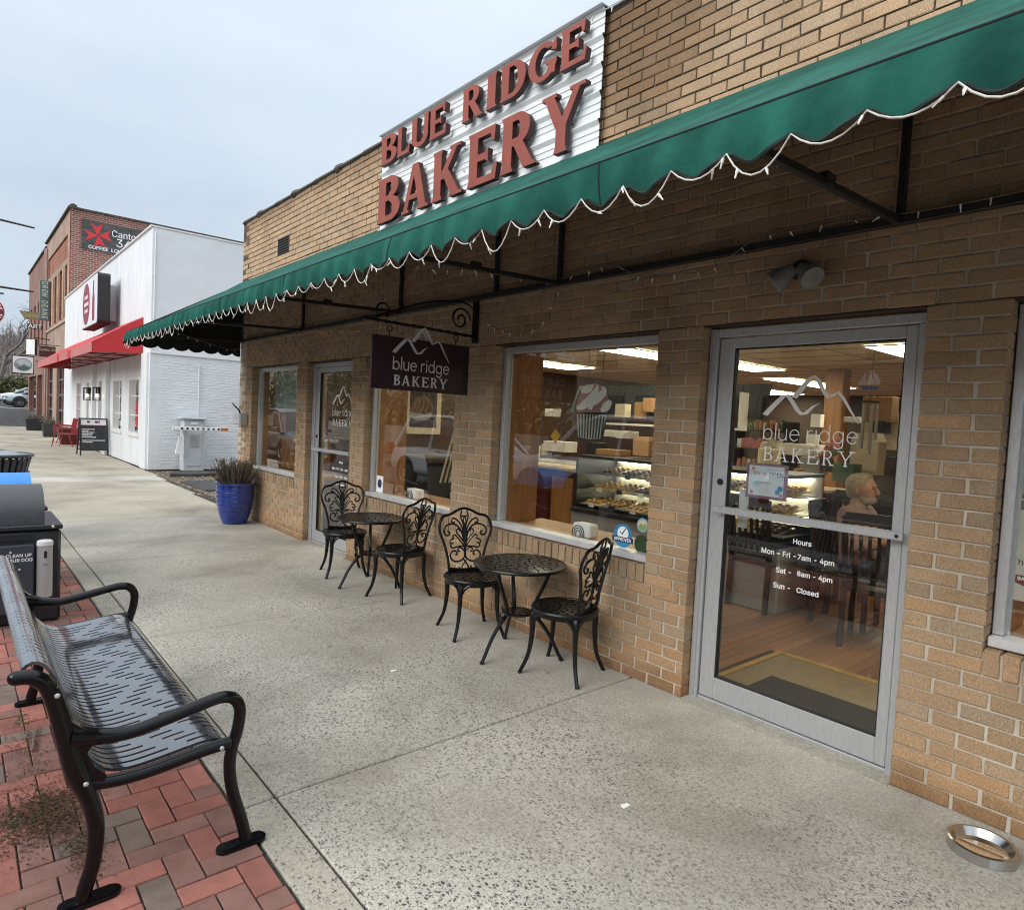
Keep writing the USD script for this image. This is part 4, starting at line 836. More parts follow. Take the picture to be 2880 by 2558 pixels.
def make_chair(label, loc, rot):
    t = thing('bistro_chair', label, 'chair', loc, rot, local=True)
    def B(k, name, smooth=40): k.build(name, M_iron, t, smooth=smooth, local=True)
    k = MB(); k.prism(SEATP, 0.010, (0, 0, 0.408)); a = np.radians(np.linspace(0, 360, 40, endpoint=False))
    k.tube(np.stack([0.203 * np.cos(a), 0.203 * np.sin(a), np.full(40, 0.412)], 1), 0.013, 8, closed=True); k.lathe([(0.185, 0.405), (0.198, 0.375), (0.205, 0.40)], n=40); B(k, 'seat')
    for sx in (-1, 1):
        for sy in (-1, 1):
            d = np.array([sx * 0.19, sy * 0.20, 0]); e = d / np.linalg.norm(d)
            q = spline([e * 0.165 + (0, 0, 0.402), e * 0.205 + (0, 0, 0.355), e * 0.207 + (0, 0, 0.25), e * 0.225 + (0, 0, 0.12), e * 0.268 + (0, 0, 0.022), e * 0.279 + (0, 0, 0.0)], 18)
            k = MB(); k.tube(q, np.interp(np.linspace(0, 1, 18), [0, .12, .3, .6, .9, .96, 1], [0.018, 0.026, 0.019, 0.0135, 0.012, 0.0165, 0.015]), 8)
            s_ = np.array([-e[1], e[0], 0])
            for m in (1, -1): k.tube([e * 0.205 + s_ * m * 0.004 + (0, 0, 0.31), e * 0.198 + s_ * m * 0.025 + (0, 0, 0.36), e * 0.183 + s_ * m * 0.07 + (0, 0, 0.398)], [0.009, 0.013, 0.010], 6)
            B(k, 'leg')
    out = [(-.132, 0), (-.140, .08), (-.168, .19), (-.203, .28), (-.207, .345), (-.175, .402), (-.112, .418), (-.055, .446), (0, .460)]
    out = out + [(-u, v) for u, v in out[-2::-1]]
    k = MB(); k.tube(curve3(out, 60), 0.0105, 7, flat=((0, 1, 0), 1.0)); k.tube(curve3([(-.135, .012), (-.07, .004), (0, .0), (.07, .004), (.135, .012)], 16), 0.014, 6); B(k, 'back_frame')
    k = MB()
    def c(pts, r=0.0065, n=20, both=True):
        for s in ((1, -1) if both else (1,)): k.tube(curve3([(s * u, v) for u, v in pts], n), r, 6)
    c([(.042, .030), (.050, .012), (.034, .006), (.022, .030), (.0, .062), (-.016, .085)], .0062)
    c([(.0, .115), (.012, .088), (.045, .066), (.088, .068), (.117, .095), (.117, .128), (.092, .146), (.068, .136), (.066, .118), (.080, .113)], .0065, 30)
    c([(.013, .175), (.036, .178), (.075, .172), (.100, .165), (.117, .178), (.112, .198), (.096, .205)], .006)
    c([(.012, .140), (.022, .158), (.046, .168), (.060, .152), (.050, .138), (.042, .146)], .006)
    c([(.012, .185), (.034, .212), (.062, .246), (.082, .262), (.100, .252), (.092, .236), (.118, .226), (.124, .205), (.108, .198)], .006, 26)
    c([(.010, .225), (.024, .280), (.058, .328), (.105, .346), (.152, .332), (.172, .298), (.158, .266), (.132, .264), (.126, .284), (.142, .290)], .0075, 30)
    c([(.012, .212), (.040, .248), (.068, .282), (.062, .306), (.044, .302), (.046, .288)], .006)
    c([(.006, .25), (.022, .318), (.055, .368), (.094, .388), (.108, .366), (.090, .352), (.082, .364)], .0065, 24)
    c([(.004, .27), (.012, .34), (.030, .395), (.026, .425), (.020, .445)], .006)
    c([(0, .345), (.010, .362), (.007, .385), (0, .398)], .005); c([(0, .40), (.022, .402)], .006, 4)
    k.tube(curve3([(0, .09), (0, .13), (0, .20), (0, .28), (0, .35)], 20), [0.006] * 3 + [0.010] * 5 + [0.0135] * 5 + [0.010] * 4 + [0.006] * 3, 7)
    B(k, 'back_scrollwork'); return t
CH = [((-0.317, 3.82, 0), math.radians(163), 'black scrolled iron chair just left of the nearer bistro table'),
      ((-0.300, 2.87, 0), math.radians(18), 'black scrolled iron chair nearest the main glass door'),
      ((-0.309, 5.914, 0), math.radians(163), 'black scrolled iron chair standing before the farther door'),
      ((-0.277, 4.916, 0), math.radians(18), 'black scrolled iron chair on the near side of the farther table')]
ch0 = make_chair(CH[0][2], CH[0][0], CH[0][1])
tag(ch0, group='bistro chairs along the shopfront')
for l, r, lab in CH[1:]: copy_of(ch0, l, r, lab)
def make_table(label, loc, rot):
    t = thing('bistro_table', label, 'table', loc, rot, local=True, group='bistro tables along the shopfront')
    k = MB(); k.prism(TOPP, 0.012, (0, 0, 0.612)); a = np.radians(np.linspace(0, 360, 56, endpoint=False))
    k.tube(np.stack([0.303 * np.cos(a), 0.303 * np.sin(a), np.full(56, 0.616)], 1), 0.0125, 8, closed=True); k.build('tabletop', M_iron, t, smooth=40, local=True)
    k = MB(); k.prism(disc_pattern(0.098, 3, [(0.045, 6, 0.018, 0.008), (0.075, 9, 0.012, 0.006)]), 0.010, (0, 0, 0.285)); k.lathe([(0.095, 0.28), (0.104, 0.284), (0.104, 0.294), (0.095, 0.298)], n=28); k.build('lower_shelf', M_iron, t, smooth=40, local=True)
    for i in range(3):
        A = i * 2 * PI / 3; e = np.array([math.cos(A), math.sin(A), 0])
        q = spline([e * 0.215 + (0, 0, 0.612), e * 0.175 + (0, 0, 0.50), e * 0.115 + (0, 0, 0.36), e * 0.105 + (0, 0, 0.29), e * 0.15 + (0, 0, 0.25), e * 0.225 + (0, 0, 0.16), e * 0.292 + (0, 0, 0.04), e * 0.315 + (0, 0, 0.0)], 26)
        k = MB(); k.tube(q, np.interp(np.linspace(0, 1, 26), [0, .5, .9, .95, 1], [0.0125, 0.0145, 0.0115, 0.016, 0.014]), 8)
        k.tube(spline([e * 0.12 + (0, 0, 0.385), e * 0.15 + (0, 0, 0.35), e * 0.145 + (0, 0, 0.325), e * 0.165 + (0, 0, 0.30), e * 0.152 + (0, 0, 0.265)], 12), 0.006, 6); k.ico(e * 0.137 + (0, 0, 0.262), 0.018, 1)
        k.build('leg', M_iron, t, smooth=40, local=True)
    return t
t0 = make_table('round black iron bistro table nearer the main door', (-0.344, 3.266, 0), math.radians(64))
copy_of(t0, (-0.295, 5.41, 0), math.radians(64), 'round black iron bistro table below the window with the napkin holder, farther one')
# ------------------------------------------------------------------ steel bench
bn = thing('bench', 'black slotted steel bench with curved armrests standing on the brick paving', 'bench', (-2.75, 3.2, 0))
BY0, BY1 = 2.33, 4.085
sp = spline([(-3.105, .772), (-3.085, .789), (-3.058, .786), (-3.030, .756), (-3.010, .700), (-2.992, .630), (-2.968, .555), (-2.945, .490), (-2.915, .437), (-2.872, .402), (-2.815, .392), (-2.740, .397), (-2.650, .408), (-2.575, .414), (-2.530, .402), (-2.503, .372), (-2.496, .340)], 90)
ds = np.concatenate([[0], np.cumsum(np.linalg.norm(np.diff(sp, axis=0), axis=1))]); LS = ds[-1]
tn = np.gradient(sp, axis=0); tn /= np.linalg.norm(tn, axis=1, keepdims=True); nm = np.stack([-tn[:, 1], tn[:, 0]], 1)
def ribbon(k, s0, s1, y0, y1, th=0.010, step=0.016):
    m = max(2, int((s1 - s0) / step) + 1); s = np.linspace(s0, s1, m); P = np.stack([np.interp(s, ds, sp[:, i]) for i in (0, 1)], 1); N = np.stack([np.interp(s, ds, nm[:, i]) for i in (0, 1)], 1)
    Q = P - N * th; v = []
    for a, b in ((P, y0), (P, y1), (Q, y1), (Q, y0)): v.append(np.stack([a[:, 0], np.full(m, b), a[:, 1]], 1))
    v = np.stack(v, 1).reshape(-1, 3); f = []
    for i in range(m - 1):
        for j in range(4): q = (j + 1) % 4; f.append((i * 4 + j, i * 4 + q, (i + 1) * 4 + q, (i + 1) * 4 + j)[::-1])
    f += [(3, 2, 1, 0)[::-1], tuple((m - 1) * 4 + i for i in (3, 2, 1, 0))]
    k.add(v, f)
seat, back = MB(), MB(); SB = float(np.interp(-2.93, sp[:, 0], ds)); y = BY0 + 0.025; PT = 0.040; nst = int((BY1 - BY0 - 0.05) / PT)
for i in range(nst):
    ya = y + i * PT; yb_ = ya + 0.0275 if i < nst - 1 else BY1 - 0.025
    ribbon(back, 0, SB, ya, yb_); ribbon(seat, SB, LS, ya, yb_)
    if i < nst - 1:
        g0, g1 = ya + 0.0275, ya + PT; tri = abs((i % 8) - 4) / 4.0
        ribbon(back, 0, 0.055 + 0.012 * tri, g0, g1); ribbon(back, SB - 0.012, SB, g0, g1)
        c1, c2 = SB + 0.17 + 0.12 * tri, SB + 0.30 + 0.12 * tri
        for a, b in ((SB, SB + 0.03), (c1 - 0.03, c1 + 0.03), (c2 - 0.03, c2 + 0.03), (LS - 0.03, LS)): ribbon(seat, a, min(b, LS), g0, g1)
seat.build('seat', M_sheet, bn, smooth=50); back.build('backrest', M_sheet, bn, smooth=50)
def xz(pts, y, n): q = spline(pts, n); return np.stack([q[:, 0], np.full(n, y), q[:, 1]], 1)
for y in (BY0, BY1):
    k = MB(); q = xz([(-2.945, .012), (-2.938, .05), (-2.917, .13), (-2.912, .24), (-2.929, .33), (-2.954, .40), (-2.975, .47), (-2.998, .564), (-3.022, .66), (-3.045, .722), (-3.082, .752), (-3.118, .757)], y, 40)
    k.tube(q, np.interp(np.linspace(0, 1, 40), [0, .2, .36, .5, .7, 1], [.023, .023, .026, .034, .026, .021]), 12); k.ico((-3.118, y, .757), .021, 2); k.build('rear_upright', M_bench, bn, smooth=40)
    q = xz([(-2.985, .545), (-2.94, .535), (-2.90, .525), (-2.82, .516), (-2.72, .532), (-2.60, .556), (-2.545, .563), (-2.503, .550), (-2.480, .508), (-2.485, .44), (-2.503, .375), (-2.510, .32), (-2.506, .26), (-2.492, .19), (-2.465, .10), (-2.444, .012)], y, 54)
    k = MB(); k.tube(q, np.interp(np.linspace(0, 1, 54), [0, .08, .2, .5, 1], [.036, .028, .021, .0205, .0215]), 12); k.build('armrest_leg', M_bench, bn, smooth=40)
    k = MB(); k.tube(xz([(-2.965, .415), (-2.93, .386), (-2.87, .372), (-2.79, .370), (-2.70, .378), (-2.60, .390), (-2.51, .394)], y, 24), .021, 12); k.build('seat_rail', M_bench, bn, smooth=40)
    k = MB(); k.prism(sg.Polygon([(-3.0, .60), (-2.965, .565), (-2.925, .537), (-2.955, .49), (-2.932, .435), (-2.90, .40), (-2.925, .37), (-2.965, .40)]).buffer(.012), .036, (0, y + .018, 0), (1, 0, 0), (0, 0, 1)); k.build('gusset', M_bench, bn)
    for xf in (-2.925, -2.462):
        st_ = sg.LineString([(xf - 0.055, y), (xf + 0.055, y)]).buffer(0.031); k = MB(); k.prism(st_.difference(sg.Point(xf + 0.045 * (1 if xf < -2.7 else -1), y).buffer(0.008)), 0.012, (0, 0, 0.001)); k.prism(st_.buffer(-0.008), 0.006, (0, 0, 0.0125)); k.build('foot_plate', M_bench, bn)
    s_ = 1 if y == BY0 else -1
    for x, z in ((-3.02, .69), (-2.945, .40), (-2.545, .392)): MB().lathe([(0, 0.006), (0.006, 0.004), (0.008, 0.0)], (x, y - s_ * 0.0215 - (0.012 if x == -2.945 else 0.003), z), 10, np.array([[1.0, 0, 0], [0, 0, -s_], [0, 1, 0]])).build('bolt', M_alu, bn)
# ------------------------------------------------------------------ blue pot with rosemary
pt = thing('planter_pot', 'glossy cobalt blue ribbed pot standing at the bakery corner', 'pot', (-0.29, 9.25, 0))
pf = [(0, 0.02), (0.15, 0.0), (0.158, 0.01)]
for i in range(46):
    u = i / 45; r = 0.158 + 0.082 * math.sin(u * PI / 2) ** 0.9 + 0.012 * math.sin(u * PI); rib = 0.0035 * math.sin(u * 2 * PI * 9) if 0.25 < u < 0.92 else 0; pf.append((r + rib, 0.01 + 0.515 * u))
pf += [(0.262, 0.530), (0.272, 0.545), (0.270, 0.562), (0.255, 0.566), (0.235, 0.558), (0.225, 0.52), (0.0, 0.515)]
MB().lathe(pf, (-0.29, 9.25, 0), 48).build('pot', M_glaze, pt, smooth=35)
MB().lathe([(0.228, 0.0), (0.12, 0.012), (0, 0.02)], (-0.29, 9.25, 0.522), 24).build('soil', M_soil, pt)
ros = thing('rosemary_bush', 'grey green rosemary bush with bare woody stems growing in the blue pot', 'plant', (-0.29, 9.25, 0.53))
M_ros = mat('rosemary_leaf', (0.055, 0.062, 0.036), 0.8, var=0.35, vs=14, alt=(0.12, 0.098, 0.062)); M_stem = mat('woody_stem', (0.17, 0.12, 0.085), 0.85, var=0.3, vs=50)
lf, sm2 = MB(), MB(); r3 = np.random.default_rng(11)
for i in range(230):
    a, rad = r3.random() * 2 * PI, 0.19 * math.sqrt(r3.random()); b = np.array([-0.29 + rad * math.cos(a), 9.25 + rad * math.sin(a), 0.53])
    o = np.array([math.cos(a) * (0.12 + rad), math.sin(a) * (0.12 + rad), 0]) * (0.15 + 0.6 * r3.random()); h = 0.16 + 0.24 * r3.random() - 0.25 * rad
    q = spline([b, b + o * 0.3 + (0, 0, h * 0.45), b + o * 0.75 + (0, 0, h)], 7); sm2.tube(q, np.linspace(0.005, 0.0025, 7), 4)
    for j in range(34):
        u = 0.25 + 0.75 * r3.random(); p = q[min(int(u * 6), 5)] + (q[min(int(u * 6) + 1, 6)] - q[min(int(u * 6), 5)]) * r3.random()
        d = r3.normal(0, 1, 3); d[2] = abs(d[2]) * 0.9 + 0.5; d /= np.linalg.norm(d); s_ = np.cross(d, r3.normal(0, 1, 3)); s_ /= np.linalg.norm(s_); l = 0.022 + 0.014 * r3.random(); w = 0.0028
        lf.add([p - s_ * w, p + s_ * w, p + d * l + s_ * w * 0.5, p + d * l - s_ * w * 0.5], [(0, 1, 2, 3)])
lf.build('leaves', M_ros, ros, kind='stuff'); sm2.build('stems', M_stem, ros, kind='stuff')
# ------------------------------------------------------------------ dog bowl
bw = thing('dog_bowl', 'shiny steel dog bowl on the concrete against the brick wall', 'bowl', (-0.235, 0.64, 0))
MB().lathe([(0, 0.005), (0.10, 0.002), (0.110, 0.0), (0.114, 0.004), (0.106, 0.036), (0.112, 0.039), (0.114, 0.042), (0.110, 0.045), (0.102, 0.043), (0.080, 0.010), (0.074, 0.007), (0, 0.006)], (-0.235, 0.64, 0), 56).build('bowl', M_chrome, bw, smooth=35)
M_water = usdkit.material(stage, L + 'water', {'p': ('principled_bsdf', {'base_color': (1, 1, 1), 'roughness': 0.02, 'transmission_weight': 1.0, 'ior': 1.33})}, [], surface='p.BSDF')
MB().lathe([(0, 0.016), (0.0835, 0.016), (0.0835, 0.014), (0, 0.0135)], (-0.235, 0.64, 0), 40).build('water', M_water, bw)
# ------------------------------------------------------------------ litter bins and the dog station
M_grey_hood = mat('bin_hood', (0.055, 0.055, 0.06), 0.42, var=0.2, vs=9, rvar=0.1)
M_blue_hood = mat('blue_bin_hood', (0.035, 0.25, 0.70), 0.42, var=0.12, vs=9)
M_slate = mat('slate_panel', (0.035, 0.042, 0.052), 0.5, var=0.12, vs=6)
M_silver = mat('silver_tube', (0.42, 0.42, 0.42), 0.36, metal=0.5, var=0.06)
def hood_bin(label, y0, hood, group):
    t = thing('litter_bin', label, 'bin', (-3.0, y0 + 0.34, 0), group=group)
    MB().box(-3.36, -2.66, y0, y0 + 0.68, 0.0, 0.655, 0.02).build('body', M_black, t, smooth=40); MB().box(-3.37, -2.652, y0 - 0.008, y0 + 0.69, 0.657, 0.69, 0.006).build('top_rim', M_black, t)
    a = np.linspace(0, PI, 19); pr_ = np.stack([0.28 * np.cos(a), 0.25 * np.sin(a) ** 0.8], 1)
    po = sg.Polygon(np.vstack([pr_, [(-0.28, 0)]])); k = MB(); k.prism(po, 0.50, (-3.25, y0 + 0.36, 0.69), (0, 1, 0), (0, 0, 1)); k.build('hood', hood, t, smooth=30)
    MB().box(-3.24, -2.83, y0 - 0.004, y0 + 0.01, 0.585, 0.635, 0.003).build('slot', M_rubber, t)
    MB().lathe([(0, 0.006), (0.008, 0.004), (0.011, 0)], (-2.708, y0 - 0.0085, 0.675), 12, np.array([[1.0, 0, 0], [0, 0, -1], [0, 1, 0]])).build('bolt', M_chrome, t, smooth=True)
    return t
hood_bin('black street bin with a grey rounded hood behind the bench', 5.575, M_grey_hood, 'street litter bins')
hood_bin('street recycling bin with a bright blue hood behind the grey hooded bin', 6.52, M_blue_hood, 'street litter bins')
dg = thing('dog_waste_box', 'slate grey dog waste box with white lettering fixed to the bin', 'dispenser', (-2.95, 5.53, 0.4))
MB().box(-3.10, -2.822, 5.515, 5.566, 0.10, 0.565, 0.006).build('box', M_slate, dg, smooth=40)
for i, (tx, z) in enumerate((('CLEAN UP', 0.487), ('YOUR DOG', 0.455))):
    k = MB(); text(k, tx, 0.021, 0.001, (-2.905, 5.5145, z), (1, 0, 0), (0, 0, 1), True); k.build('lettering', M_vinyl, dg)
for x, z in ((-2.95, 0.52), (-2.90, 0.40)): MB().ico((x, 5.514, z), 0.008, 1).build('screw', M_alu, dg)
du = thing('dispenser_tube', 'upright silver tube dispenser beside the dog waste box', 'dispenser', (-2.76, 5.51, 0.2))
MB().lathe([(0, 0), (0.044, 0.0), (0.046, 0.01), (0.046, 0.355), (0, 0.356)], (-2.76, 5.515, 0.20), 28).build('tube', M_silver, du, smooth=30)
MB().lathe([(0, 0.0), (0.0475, 0.0), (0.0485, 0.012), (0.046, 0.03), (0.036, 0.036), (0, 0.038)], (-2.76, 5.515, 0.558), 28).build('cap', mat('tube_cap', (0.62, 0.62, 0.62), 0.4), du, smooth=30)
MB().box(-2.769, -2.751, 5.4655, 5.472, 0.475, 0.525, 0.004).build('window', M_black, du); MB().box(-2.776, -2.744, 5.467, 5.470, 0.43, 0.433).build('marking', M_black, du)
rb = thing('round_bin', 'round dark slatted bin with a flared metal rim behind the blue hooded bin', 'bin', (-2.98, 9.2, 0))
M_gun = mat('gunmetal', (0.06, 0.065, 0.075), 0.35, metal=0.3, var=0.2)
c0 = (-2.90, 9.2, 0)
for i in range(30):
    a = i / 30 * 2 * PI; e = np.array([math.cos(a), math.sin(a), 0]); s_ = np.array([-e[1], e[0], 0])
    q = spline([e * .27 + (0, 0, .05), e * .29 + (0, 0, .4), e * .305 + (0, 0, .72), e * .345 + (0, 0, .90)], 8) + np.array(c0); k = MB(); k.tube(q, 0.024, 4, flat=(s_, 1.0)); 
    k = MB(); m = 8
    v = np.vstack([np.stack([q[j] - s_ * .022, q[j] + s_ * .022, q[j] + s_ * .022 - e * .008, q[j] - s_ * .022 - e * .008]) for j in range(m)]); f = [tuple(j * 4 + (a_, (a_ + 1) % 4)[0] for a_ in (0,)) for j in range(0)]
    f = [(j * 4 + a_, j * 4 + (a_ + 1) % 4, (j + 1) * 4 + (a_ + 1) % 4, (j + 1) * 4 + a_) for j in range(m - 1) for a_ in range(4)] + [(3, 2, 1, 0), (28, 29, 30, 31)]
    k.add(v, f); k.build('slat', M_gun, rb)
for z, r, w in ((.93, .352, .02), (.74, .318, .012), (.10, .285, .012)):
    a = np.radians(np.linspace(0, 360, 40, endpoint=False)); k = MB(); k.tube(np.stack([c0[0] + r * np.cos(a), c0[1] + r * np.sin(a), np.full(40, z)], 1), w, 8, closed=True); k.build('hoop', M_gun, rb, smooth=True)
MB().lathe([(.34, .935), (.27, .925), (.20, .965), (.12, .985), (.12, .975), (.19, .955), (.27, .912), (.34, .925)], c0, 36, closed=True).build('lid', mat('bin_lid', (0.30, 0.34, 0.36), 0.3, metal=0.3), rb, smooth=30)
MB().lathe([(0, .06), (.24, .06), (.25, .85), (.24, .85), (.23, .07), (0, .07)], c0, 28).build('liner', M_black, rb, smooth=30)
# ------------------------------------------------------------------ litter on the ground
r4 = np.random.default_rng(21)
def litter(n, cx, cy, sx, sy, lo, hi):
    k = MB()
    for i in range(n):
        x, y_ = cx + r4.normal(0, sx), cy + r4.normal(0, sy)
        if x > -2.42: continue
        l = lo + (hi - lo) * r4.random(); a = r4.random() * 6.3; c, s = math.cos(a), math.sin(a); u = np.array([c, s, r4.normal(0, .25)]); w = np.array([-s, c, r4.normal(0, .25)]); p = np.array([x, y_, 0.004 + 0.006 * r4.random()])
        t = 0.5 + 0.9 * r4.random()
        k.add([p - u * l, p - w * l * .45 + (0, 0, l * .3 * r4.random()), p + u * l, p + w * l * .45 + (0, 0, l * .3 * r4.random())], [(0, 1, 2, 3)], (t, t * .9, t * .8))
    return k
M_litter = mat('leaf_litter', (0.075, 0.048, 0.030), 0.9, var=0.3, vs=80, tint=True)
k = litter(2600, -2.99, 2.93, .075, .11, .003, .009); k2 = litter(500, -2.90, 2.62, .03, .10, .003, .008); k.v += k2.v; 
for f_ in k2.f: k.f.append(f_ + k.n)
k.n += k2.n; k.t += k2.t
k3 = litter(500, -3.0, 3.5, .05, .22, .003, .007)
for f_ in k3.f: k.f.append(f_ + k.n)
k.n += k3.n; k.v += k3.v; k.t += k3.t
k.build('leaf_litter', M_litter, kind='stuff', tint=True, label='dark leaf litter and dirt gathered under and behind the bench', cat='leaf litter')
ms = MB(); M_moss = mat('moss', (0.055, 0.058, 0.018), 0.95, var=0.4, vs=70)
for (x, y_, n) in ((-2.989, 3.92, 60), (-3.08, 2.92, 50), (-2.989, 3.05, 30)):
    for i in range(n):
        r = 0.006 + 0.010 * r4.random(); ms.ico((x + r4.normal(0, .012), y_ + r4.normal(0, .05), -.002), r * .7, 1, (1, 1, .5))
ms.build('moss', M_moss, kind='stuff', label='yellow green moss in the paving joints by the bench', cat='moss')
tw_ = MB(); tw_.tube(spline([(-2.98, 3.5, .012), (-2.965, 3.62, .016), (-2.94, 3.75, .012)], 8), [.006, .006, .005, .005, .004, .004, .003, .002], 6); tw_.build('twig', M_stem, label='pale twig lying on the pavers behind the bench', cat='twig', smooth=True)
for (x, y_, lab) in ((-1.18, 3.45, 'small white paper scrap on the concrete in front of the nearer table'), (-1.13, 1.66, 'small white scrap on the concrete in front of the near door')):
    MB().add([(x - .022, y_ - .008, .003), (x + .018, y_ - .012, .006), (x + .022, y_ + .010, .003), (x - .015, y_ + .014, .008)], [(0, 1, 2, 3)]).add([(x - .022, y_ - .008, .0015), (x - .015, y_ + .014, .0015), (x + .022, y_ + .010, .0015), (x + .018, y_ - .012, .0015)], [(0, 1, 2, 3)]).build('paper_scrap', M_vinyl, label=lab, cat='litter')
# ------------------------------------------------------------------ inside the bakery
def at(px, py, axis, val):
    """The point of the line of sight through a pixel of the 2880 x 2557 photograph that lies on a plane."""
    d = RT * (px - W_PX / 2) - UP * (py - 1279.0) + _fw * F_PX
    return CAM + d * (val - CAM[axis]) / d[axis]
M_ceil = mat('ceiling_tile', (0.66, 0.55, 0.41), 0.85, var=0.06, vs=5)
M_tan = mat('tan_wall', (0.36, 0.25, 0.15), 0.8, var=0.12, vs=2)
M_dkwall = mat('dark_wall', (0.045, 0.03, 0.022), 0.7, var=0.2, vs=2)
CZ = 2.60
MB().box(0.27, 13.2, -2.9, 9.8, -0.12, -0.014).build('subfloor', M_dkwood, bak)
MB().box(0.262, 13.2, -2.9, 9.82, CZ, CZ + 0.1).build('ceiling', M_ceil, bak)
MB().box(0.0 + 0.27, 13.8, Y0B, Y1B - 0.28, 3.9, 4.0).build('roof', M_dark, bak)
MB().box(13.2, 13.5, -3.0, 9.8, -0.1, 3.9).build('back_wall', M_dkwall, bak)
MB().box(0.27, 13.2, 9.70, 9.80, -0.1, CZ).build('panelled_wall', M_panel, bak)
MB().box(0.27, 13.2, -3.0, -2.9, -0.1, 3.9).build('side_wall', M_tan, bak)
cg = MB()
for i in range(21): cg.box(0.3 + i * 0.61, 0.322 + i * 0.61, -2.9, 9.7, CZ - 0.006, CZ - 0.001)
for i in range(11): cg.box(0.3, 13.2, -2.6 + i * 1.22, -2.578 + i * 1.22, CZ - 0.0085, CZ - 0.0065)
cg.build('ceiling_grid', M_tan, bak)
r5 = np.random.default_rng(3)
fl_ = MB().box(0.28, 13.0, 4.6, 9.69, -0.012, -0.001).box(6.2, 13.0, -2.8, 4.598, -0.012, -0.001).build('floor', mat('far_floor', (0.20, 0.10, 0.045), 0.4, var=0.25, vs=2.5, stretch=(1, 25, 1)), bak)
y = -0.9; npk = 0
while y < 4.59:
    x = 0.28 - 1.2 * r5.random()
    if y < 2.24: x = max(x, 1.30) if x > 1.30 else 1.30 - 0.0
    while x < 6.19:
        l = 1.1 + 1.9 * r5.random(); x0, x1 = max(x, 0.28 if y >= 2.24 else 1.30), min(x + l, 6.195)
        t = np.array([0.30, 0.135, 0.050]) * (0.72 + 0.55 * r5.random())
        if x1 - x0 > 0.1:
            k = MB().box(x0 + 0.001, x1 - 0.001, y + 0.001, min(y + 0.081, 4.597), -0.012, 0.0, 0.0015, t); k.build('plank', M_floor, fl_, tint=True); npk += 1
        x += l
    y += 0.0825
M_lino = mat('entry_lino', (0.23, 0.165, 0.085), 0.4, var=0.22, vs=7, bump=0.2, bs=40)
MB().box(0.30, 1.275, -0.9, 2.222, -0.012, 0.002).build('entry_lino', M_lino, bak)
M_brass = mat('brass_trim', (0.42, 0.25, 0.045), 0.42, var=0.25, vs=20)
MB().box(1.262, 1.31, -0.9, 2.262, 0.0015, 0.012, 0.003).box(0.28, 1.261, 2.218, 2.262, 0.0025, 0.012, 0.003).build('brass_trim', M_brass, bak)
M_mat = mat('black_mat', (0.012, 0.011, 0.01), 0.9, bump=0.6, bs=300)
MB().box(0.33, 0.79, 1.12, 2.04, 0.003, 0.012, 0.003).build('door_mat', M_mat, label='black door mat on the pale entry floor behind the near glass door', cat='mat')
# ceiling lights
M_light = emit('ceiling_lamp', (1.0, 0.86, 0.58), 9.0)
def ceil_light(label, x0, x1, y0, y1):
    t = thing('ceiling_light', label, 'ceiling light', ((x0 + x1) / 2, (y0 + y1) / 2, CZ), group='ceiling lights of the bakery')
    MB().box(x0, x1, y0, y0 + 0.03, CZ - 0.022, CZ - 0.009).box(x0, x1, y1 - 0.03, y1, CZ - 0.022, CZ - 0.009).box(x0, x0 + 0.03, y0 + 0.03, y1 - 0.03, CZ - 0.022, CZ - 0.009).box(x1 - 0.03, x1, y0 + 0.03, y1 - 0.03, CZ - 0.022, CZ - 0.009).build('frame', M_wtrim, t)
    MB().box(x0 + 0.03, x1 - 0.03, y0 + 0.03, y1 - 0.03, CZ - 0.019, CZ - 0.0095).build('diffuser', M_light, t)
ceil_light('lit ceiling panel at the top right of the cupcake window', 3.2, 4.9, 5.47, 6.05)
ceil_light('lit ceiling panel at the top left of the cupcake window', 3.88, 5.45, 7.95, 8.70)
ceil_light('lit ceiling panel at the top right of the glass door', 4.35, 6.1, 2.42, 3.08)
ceil_light('long lit ceiling panel seen left of the wooden column', 8.1, 10.9, 5.7, 6.32)
ceil_light('lit ceiling panel just above the mountain logo on the glass door', 10.95, 12.75, 7.66, 8.6)
a0, a1 = at(2000 + 248 * .3306, 900 + 350 * .3306, 2, CZ), at(2000 + 390 * .3306, 900 + 428 * .3306, 2, CZ)
a2 = at(2000 + 675 * .3306, 900 + 425 * .3306, 2, CZ)
ceil_light('lit ceiling panel at the top left of the glass door', a1[0] - 1.7, a1[0], a2[1] - 0.02, a2[1] + 0.62)
for i, (x, y) in enumerate(((1.6, 0.9), (1.6, 4.6), (1.6, 7.6), (1.6, -1.6))): ceil_light(['added unseen ceiling panel giving extra light behind the near glass door', 'added unseen ceiling panel giving extra light behind the pier between the windows', 'added unseen ceiling panel giving extra light behind the far door', 'added unseen ceiling panel giving extra light behind the poster window'][i], x - .6, x + .6, y - .3, y + .3)  # extra lamps added out of view to brighten the room near the shopfront
